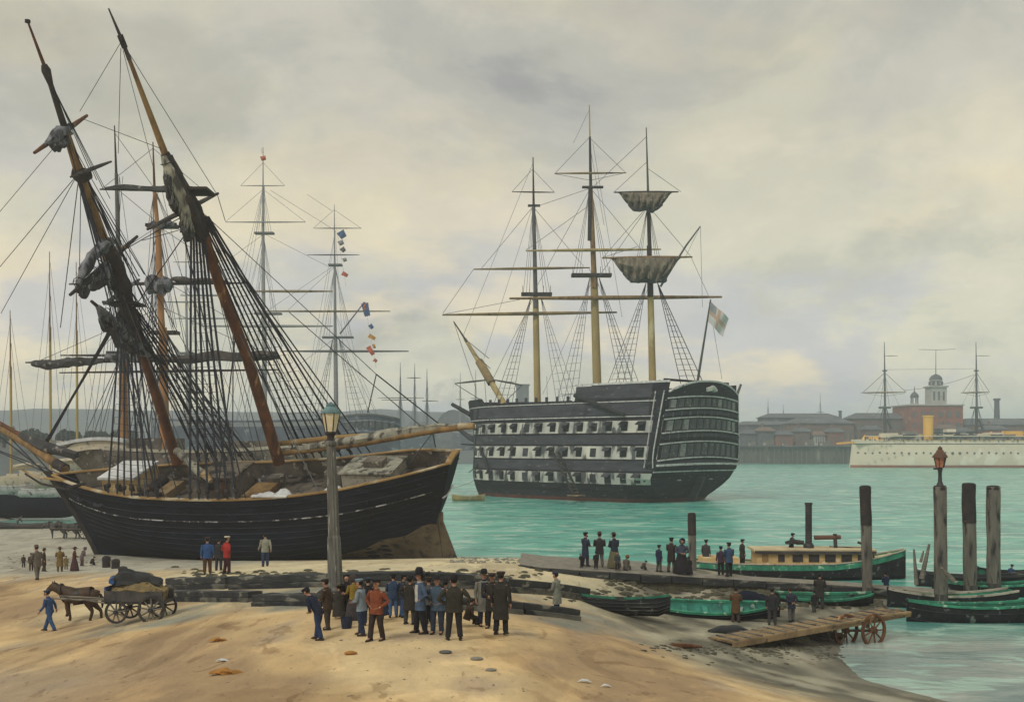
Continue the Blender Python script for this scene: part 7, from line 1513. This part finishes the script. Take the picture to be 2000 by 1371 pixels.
person(821, 1238, 120, 'tall man in top hat and white collar, blue jacket', 110, (.07, .11, .19), BLK, 'tall', (.02, .02, .02), 1, .10, 'hips', .1, group=g1, vest=(.5, .5, .48))
person(854, 1238, 112, 'man in slate blue jacket with elbows out, left of the man in black', 165, (.06, .10, .15), (.03, .045, .075), 'bowler', (.02, .022, .028), 0, .03, 'hips', .05, group=g1)
person(887, 1251, 124, 'broad man in dark olive jacket seen from behind with legs apart', 5, (.035, .034, .028), (.02, .02, .024), 'bowler', BLK, 0, .0, 'hips', .0, group=g1, build=1.15)
person(945, 1224, 108, 'man in grey open coat standing left of the tall black coat', 200, (.19, .19, .165), (.02, .026, .05), 'bowler', BLK, 0, .03, 'down', .3, group=g1, vest=(.02, .03, .06))
person(962, 1228, 108, 'dark figure half hidden between the grey coat and black coat', 170, (.03, .028, .026), BLK, 'cap', (.045, .03, .025), 4, .0, 'front', .2, group=g1)
person(978, 1240, 122, 'tall man in long black overcoat, rightmost of the crowd', -20, (.025, .022, .022), BLK, 'cap', (.04, .03, .03), 0, .05, 'down', .35, group=g1)
person(834, 1214, 66, 'boy in brown standing behind the crowd between two blue jackets', 0, BR, BLK, 'cap', BLK, 0, .02, 'down', 0, group=g1, hmin=1.2)
person(719, 1222, 92, 'man in black jacket half hidden behind the pale sleeves and red jacket', 15, BLK, N0, 'cap', (.03, .05, .09), 2, .05, 'front', .1, group=g1)
person(800, 1220, 92, 'stout man in black frock coat left of the top hat', -30, (.022, .024, .03), (.05, .05, .055), 'bowler', BLK, 2, .04, 'hips', .25, group=g1, build=1.2)
person(838, 1224, 96, 'lad in grey jacket looking out between the top hat and slate blue jacket', 20, (.08, .085, .085), BLK, 'cap', BR, 4, .06, 'front', .0, group=g1, hmin=1.3)
person(870, 1226, 92, 'man in faded blue smock behind the broad man in olive', -15, (.05, .08, .12), N0, 'brim', BLK, 0, .05, 'down', .15, group=g1)
person(912, 1222, 66, 'boy in dark brown squatting between the broad man and the grey coat', -60, BR, (.04, .035, .03), 'cap', BR, 20, 0, 'front', 0, sit=True, group=g1, hmin=1.3, seat_h=.25)
person(692, 1212, 84, 'figure in ochre yellow shawl just right of the lamp base', 30, (.26, .18, .03), (.05, .045, .05), 'bonnet', (.05, .04, .04), 4, .0, 'front', .1, group=g1, skirt=True)
person(1088, 1202, 84, 'lone man in pale grey coat with bundle walking beside the clinker boat', 60, (.22, .235, .20), (.025, .035, .075), 'cap', (.03, .04, .08), 4, .05, 'front', .3)
# carter and the people on the left strand
person(97, 1233, 80, 'carter in blue work clothes striding left in front of the brown horse', 80, (.035, .085, .22), (.04, .10, .25), 'cap', (.03, .06, .14), 8, .32, 'swing', .0)
g2 = 'people strolling on the left strand'
tt_ = person(73, 1132, 66, 'tall man in grey walking with stick on the left strand', 55, (.13, .115, .10), (.14, .13, .12), 'bowler', (.12, .09, .07), 5, .22, 'front', .1, group=g2, hmax=2.1)
stick(tt_, 'thin stick of the tall grey man on the left strand', (.2, .3, 1.0), (.3, .5, .0))
person(86, 1116, 44, 'dark brown figure close behind the tall grey man', -70, (.06, .03, .025), (.07, .045, .04), 'bowler', (.05, .03, .03), 0, .08, 'down', .3, group=g2)
person(117, 1117, 48, 'figure in ochre brown coat and wide hat', 20, (.20, .13, .04), (.13, .08, .03), 'brim', (.14, .07, .03), 0, .03, 'front', .4, group=g2)
person(129, 1112, 20, 'small child in ochre next to the ochre coat', 0, (.22, .16, .07), (.15, .10, .04), 'none', BR, 0, .03, 'down', .2, group=g2, hmin=.95)
person(145, 1115, 46, 'woman in maroon walking with a hat', -60, (.09, .03, .03), (.07, .03, .04), 'brim', (.04, .02, .02), 3, .12, 'front', .2, group=g2, skirt=True)
person(160, 1105, 26, 'hunched figure in mauve grey cloak near the brig bow', -40, (.13, .09, .10), (.10, .07, .08), 'bonnet', (.13, .09, .10), 22, .0, 'front', .3, group=g2, hmin=1.35)
person(178, 1104, 16, 'small crouching figure closest to the brig bow', -30, (.06, .04, .04), BLK, 'cap', BLK, 35, 0, 'front', 0, sit=True, group=g2, hmin=1.0, seat_h=.25)
person(46, 1108, 17, 'tiny dark child alone at far left of the strand', 0, BR, BLK, 'none', BLK, 0, .04, 'down', 0, group=g2, hmin=.9)
person(61, 1115, 30, 'slim lad in dark brown left of the tall grey man', 30, (.08, .06, .05), BR, 'cap', BR, 3, .1, 'down', 0, group=g2, hmin=1.2)
# at the brig's side
g3 = 'people at the brig side'
person(405, 1122, 72, 'man in bright blue jacket and brown trousers by the brig hull', 20, (.03, .09, .26), (.10, .045, .02), 'cap', BR, 0, .03, 'down', .0, group=g3)
person(427, 1114, 62, 'dark figure standing between the blue and the red jacket', -10, (.028, .028, .035), (.03, .035, .05), 'none', BLK, 0, .02, 'down', .1, group=g3)
person(443, 1121, 76, 'man in bright red jacket and white cap by the brig hull', -50, (.36, .03, .025), (.05, .015, .02), 'cap', (.55, .50, .38), 0, .06, 'hips', .0, group=g3)
person(518, 1106, 66, 'man in pale grey green jacket and blue trousers alone under the brig', 30, (.30, .31, .26), (.03, .05, .12), 'none', BR, -3, .04, 'swing', .0, group=g3)
# on the causeway
g4 = 'people on the landing causeway'
cwz = lambda px: float(np.interp(px, [q[0] for q in tops], [q[2] for q in tops]))
def on_cw(px, dy): 
    z = cwz(px) + .06; py = float(np.interp(px, [q[0] for q in tops], [q[1] for q in tops])); Y = (CH - z) * F / (py - HZ) + dy; return V(((px - 1000) / F * Y, Y, z))
def cwp(px, hpx, label, *a, dy=1.5, **k): return person(px, 0, hpx, label, *a, at=on_cw(px, dy), group=g4, **k)
cwp(1143, 66, 'bearded man in long navy coat, leftmost on the causeway', -55, (.018, .028, .055), (.03, .04, .06), 'cap', BLK, 0, .06, 'front', .35, beard=True)
cwp(1171, 67, 'man in brown black jacket seen from behind, centre of three standing', 0, (.03, .03, .035), (.13, .125, .11), 'bowler', (.06, .035, .025), 0, .0, 'front', .1, skirt=False)
cwp(1200, 69, 'woman in navy bodice and olive skirt with a basket arm', 30, (.03, .035, .055), (.15, .14, .08), 'brim', BR, 3, .0, 'front', .1, skirt=True)
cwp(1206, 36, 'small child with red face in front of the olive skirt', 150, (.05, .06, .07), BLK, 'none', BR, 5, .03, 'down', .1, hmin=1.0, dy=.5)
cwp(1222, 32, 'woman sitting on the causeway in grey with brown hood', -40, (.12, .11, .09), (.15, .145, .13), 'bonnet', (.19, .11, .04), 14, 0, 'front', .2, sit=True, hmin=1.25, dy=.9, seat_h=.2)
cwp(1254, 20, 'crouching dark child alone in the middle of the causeway', -60, (.06, .055, .05), (.07, .065, .06), 'cap', BLK, 40, 0, 'front', 0, sit=True, hmin=.95, dy=1.4, seat_h=.18)
cwp(1136, 20, 'dark bundled child at the feet of the bearded man', 40, BLK, BLK, 'none', BLK, 20, 0, 'front', .2, hmin=.8, dy=.7)
cwp(1164, 30, 'small boy in black left of the man seen from behind', 10, BLK, BLK, 'cap', BLK, 0, .02, 'down', .1, hmin=.95, dy=.6)
cwp(1287, 52, 'youth in dark blue at the left of the hooded woman group', -60, (.02, .03, .07), (.08, .08, .075), 'cap', BLK, 0, .04, 'down', .1, dy=1.0)
cwp(1311, 70, 'man in dark cap and brown black coat beside the hooded woman', -40, (.04, .03, .028), (.13, .12, .10), 'cap', BLK, 0, .06, 'front', .25, dy=1.2)
cwp(1331, 72, 'big woman in slate blue hood and dark skirt before the short pile', 190, (.055, .07, .11), (.02, .02, .026), 'bonnet', (.06, .08, .13), 4, .0, 'front', .2, skirt=True, dy=.8, build=1.2)
cwp(1347, 34, 'dark child pressed to the skirt of the hooded woman', 30, BLK, BLK, 'bonnet', (.05, .05, .06), 6, 0, 'down', .2, skirt=True, hmin=1.0, dy=.6)
cwp(1424, 66, 'man in blue jersey and dark trousers with flat cap before the launch', 20, (.04, .08, .16), BLK, 'cap', BLK, 0, .04, 'front', .05, dy=-.2 + 1.0)
cwp(1408, 56, 'boy in striped red and navy beside the man in blue jersey', 10, (.06, .035, .06), (.02, .02, .03), 'cap', N0, 0, .03, 'down', 0, hmin=1.3, dy=1.2)
# aboard the launch
def aboard(dx, dy, z, hpx, label, *a, **k): return person(0, 0, hpx, label, *a, at=lc + X * dx + Y_ * dy + ZU * z, **k)
X = V((math.cos(LA), math.sin(LA), 0)); Y_ = V((-math.sin(LA), math.cos(LA), 0))
aboard(-6.3, .0, .95, 56, 'man in dark grey standing at the launch left end near the pile', -40, (.05, .05, .055), BLK, 'cap', BLK, 0, 0, 'down', .1)
aboard(-3.75, -.1, 1.0, 58, 'man in black coat with cap standing beside the launch cabin', -75, (.022, .024, .03), BLK, 'cap', BLK, 0, .04, 'down', .2)
aboard(-4.5, .5, 1.0, 40, 'small seated figure aboard the launch left of the cabin', -60, (.11, .12, .11), BLK, 'none', BLK, 5, 0, 'front', .1, sit=True, hmin=1.5)
aboard(-.2, .3, 1.5, 52, 'helmsman in navy jersey at the launch funnel above the cabin roof', -80, N0, N0, 'cap', BLK, 6, 0, 'reach', 0)
# foreshore
g5 = 'men standing among the beached boats'
person(1437, 1216, 68, 'man in rusty brown long coat standing over the green boat', -15, (.11, .06, .028), (.07, .05, .035), 'none', (.12, .05, .03), 2, .0, 'front', .3, group=g5)
person(1508, 1222, 72, 'man in dark navy jacket and grey trousers at the gangway foot', -25, (.022, .026, .036), (.055, .055, .06), 'cap', (.025, .02, .02), 0, .07, 'down', .05, group=g5)
person(1546, 1214, 66, 'man in navy jersey stooping slightly with bag, right of the grey trousers', 15, (.022, .03, .055), (.12, .12, .115), 'cap', (.05, .03, .028), 10, .08, 'behind', .1, group=g5)
person(1601, 1190, 70, 'man in near black coat standing on the dark mud behind the gangway', -30, (.028, .024, .022), (.05, .05, .042), 'none', BLK, 0, .03, 'front', .2, group=g5)
person(1590, 1196, 38, 'boy in black beside the man in near black coat', 20, BLK, (.05, .06, .045), 'cap', BLK, 0, .03, 'down', .1, group=g5, hmin=1.15)
person(1731, 1165, 42, 'man in bright navy jersey at the head of the gangway', 15, (.015, .032, .09), (.012, .02, .05), 'cap', (.02, .03, .05), 6, .03, 'front', .0, group=g5, hmin=1.5)
wb = bpy.data.objects['lighter.004'].location
person(0, 0, 40, 'man in blue jersey sitting in the boat at the right edge', -70, (.025, .06, .17), (.05, .035, .03), 'cap', (.04, .06, .10), 12, 0, 'front', 0, sit=True, at=V((hx(1972, wb.y), wb.y - .1, wb.z + .38)), hmin=1.5, seat_h=.4)
pb_ = bpy.data.objects['punt'].location
person(0, 0, 26, 'grey stooping figure working in the punt at far left', -60, (.11, .12, .125), (.10, .11, .115), 'none', (.1, .1, .1), 40, .1, 'reach', 0, at=pb_ + V((-.6, 0, .12)), hmin=1.5)

# ------------------------------------------------------------------ haze over the harbour
hm = bpy.data.materials.new('haze'); hm.use_nodes = True; tt2 = hm.node_tree; tt2.nodes.remove(tt2.nodes['Principled BSDF'])
pv = tt2.nodes.new('ShaderNodeVolumePrincipled'); pv.inputs['Color'].default_value = (.84, .90, 1, 1); pv.inputs['Density'].default_value = HAZE
pv.inputs['Anisotropy'].default_value = .2
tt2.links.new(pv.outputs[0], tt2.nodes['Material Output'].inputs['Volume']); M['haze'] = hm
if HAZE > 0: tag(MB().box((0, 1805, 45), (8100, 4510, 102)).build('haze', 'haze'), 'pale grey air over the harbour fading the far shore', 'haze', kind='stuff')
print('people', PEOPLE, 'objects', len(bpy.data.objects))
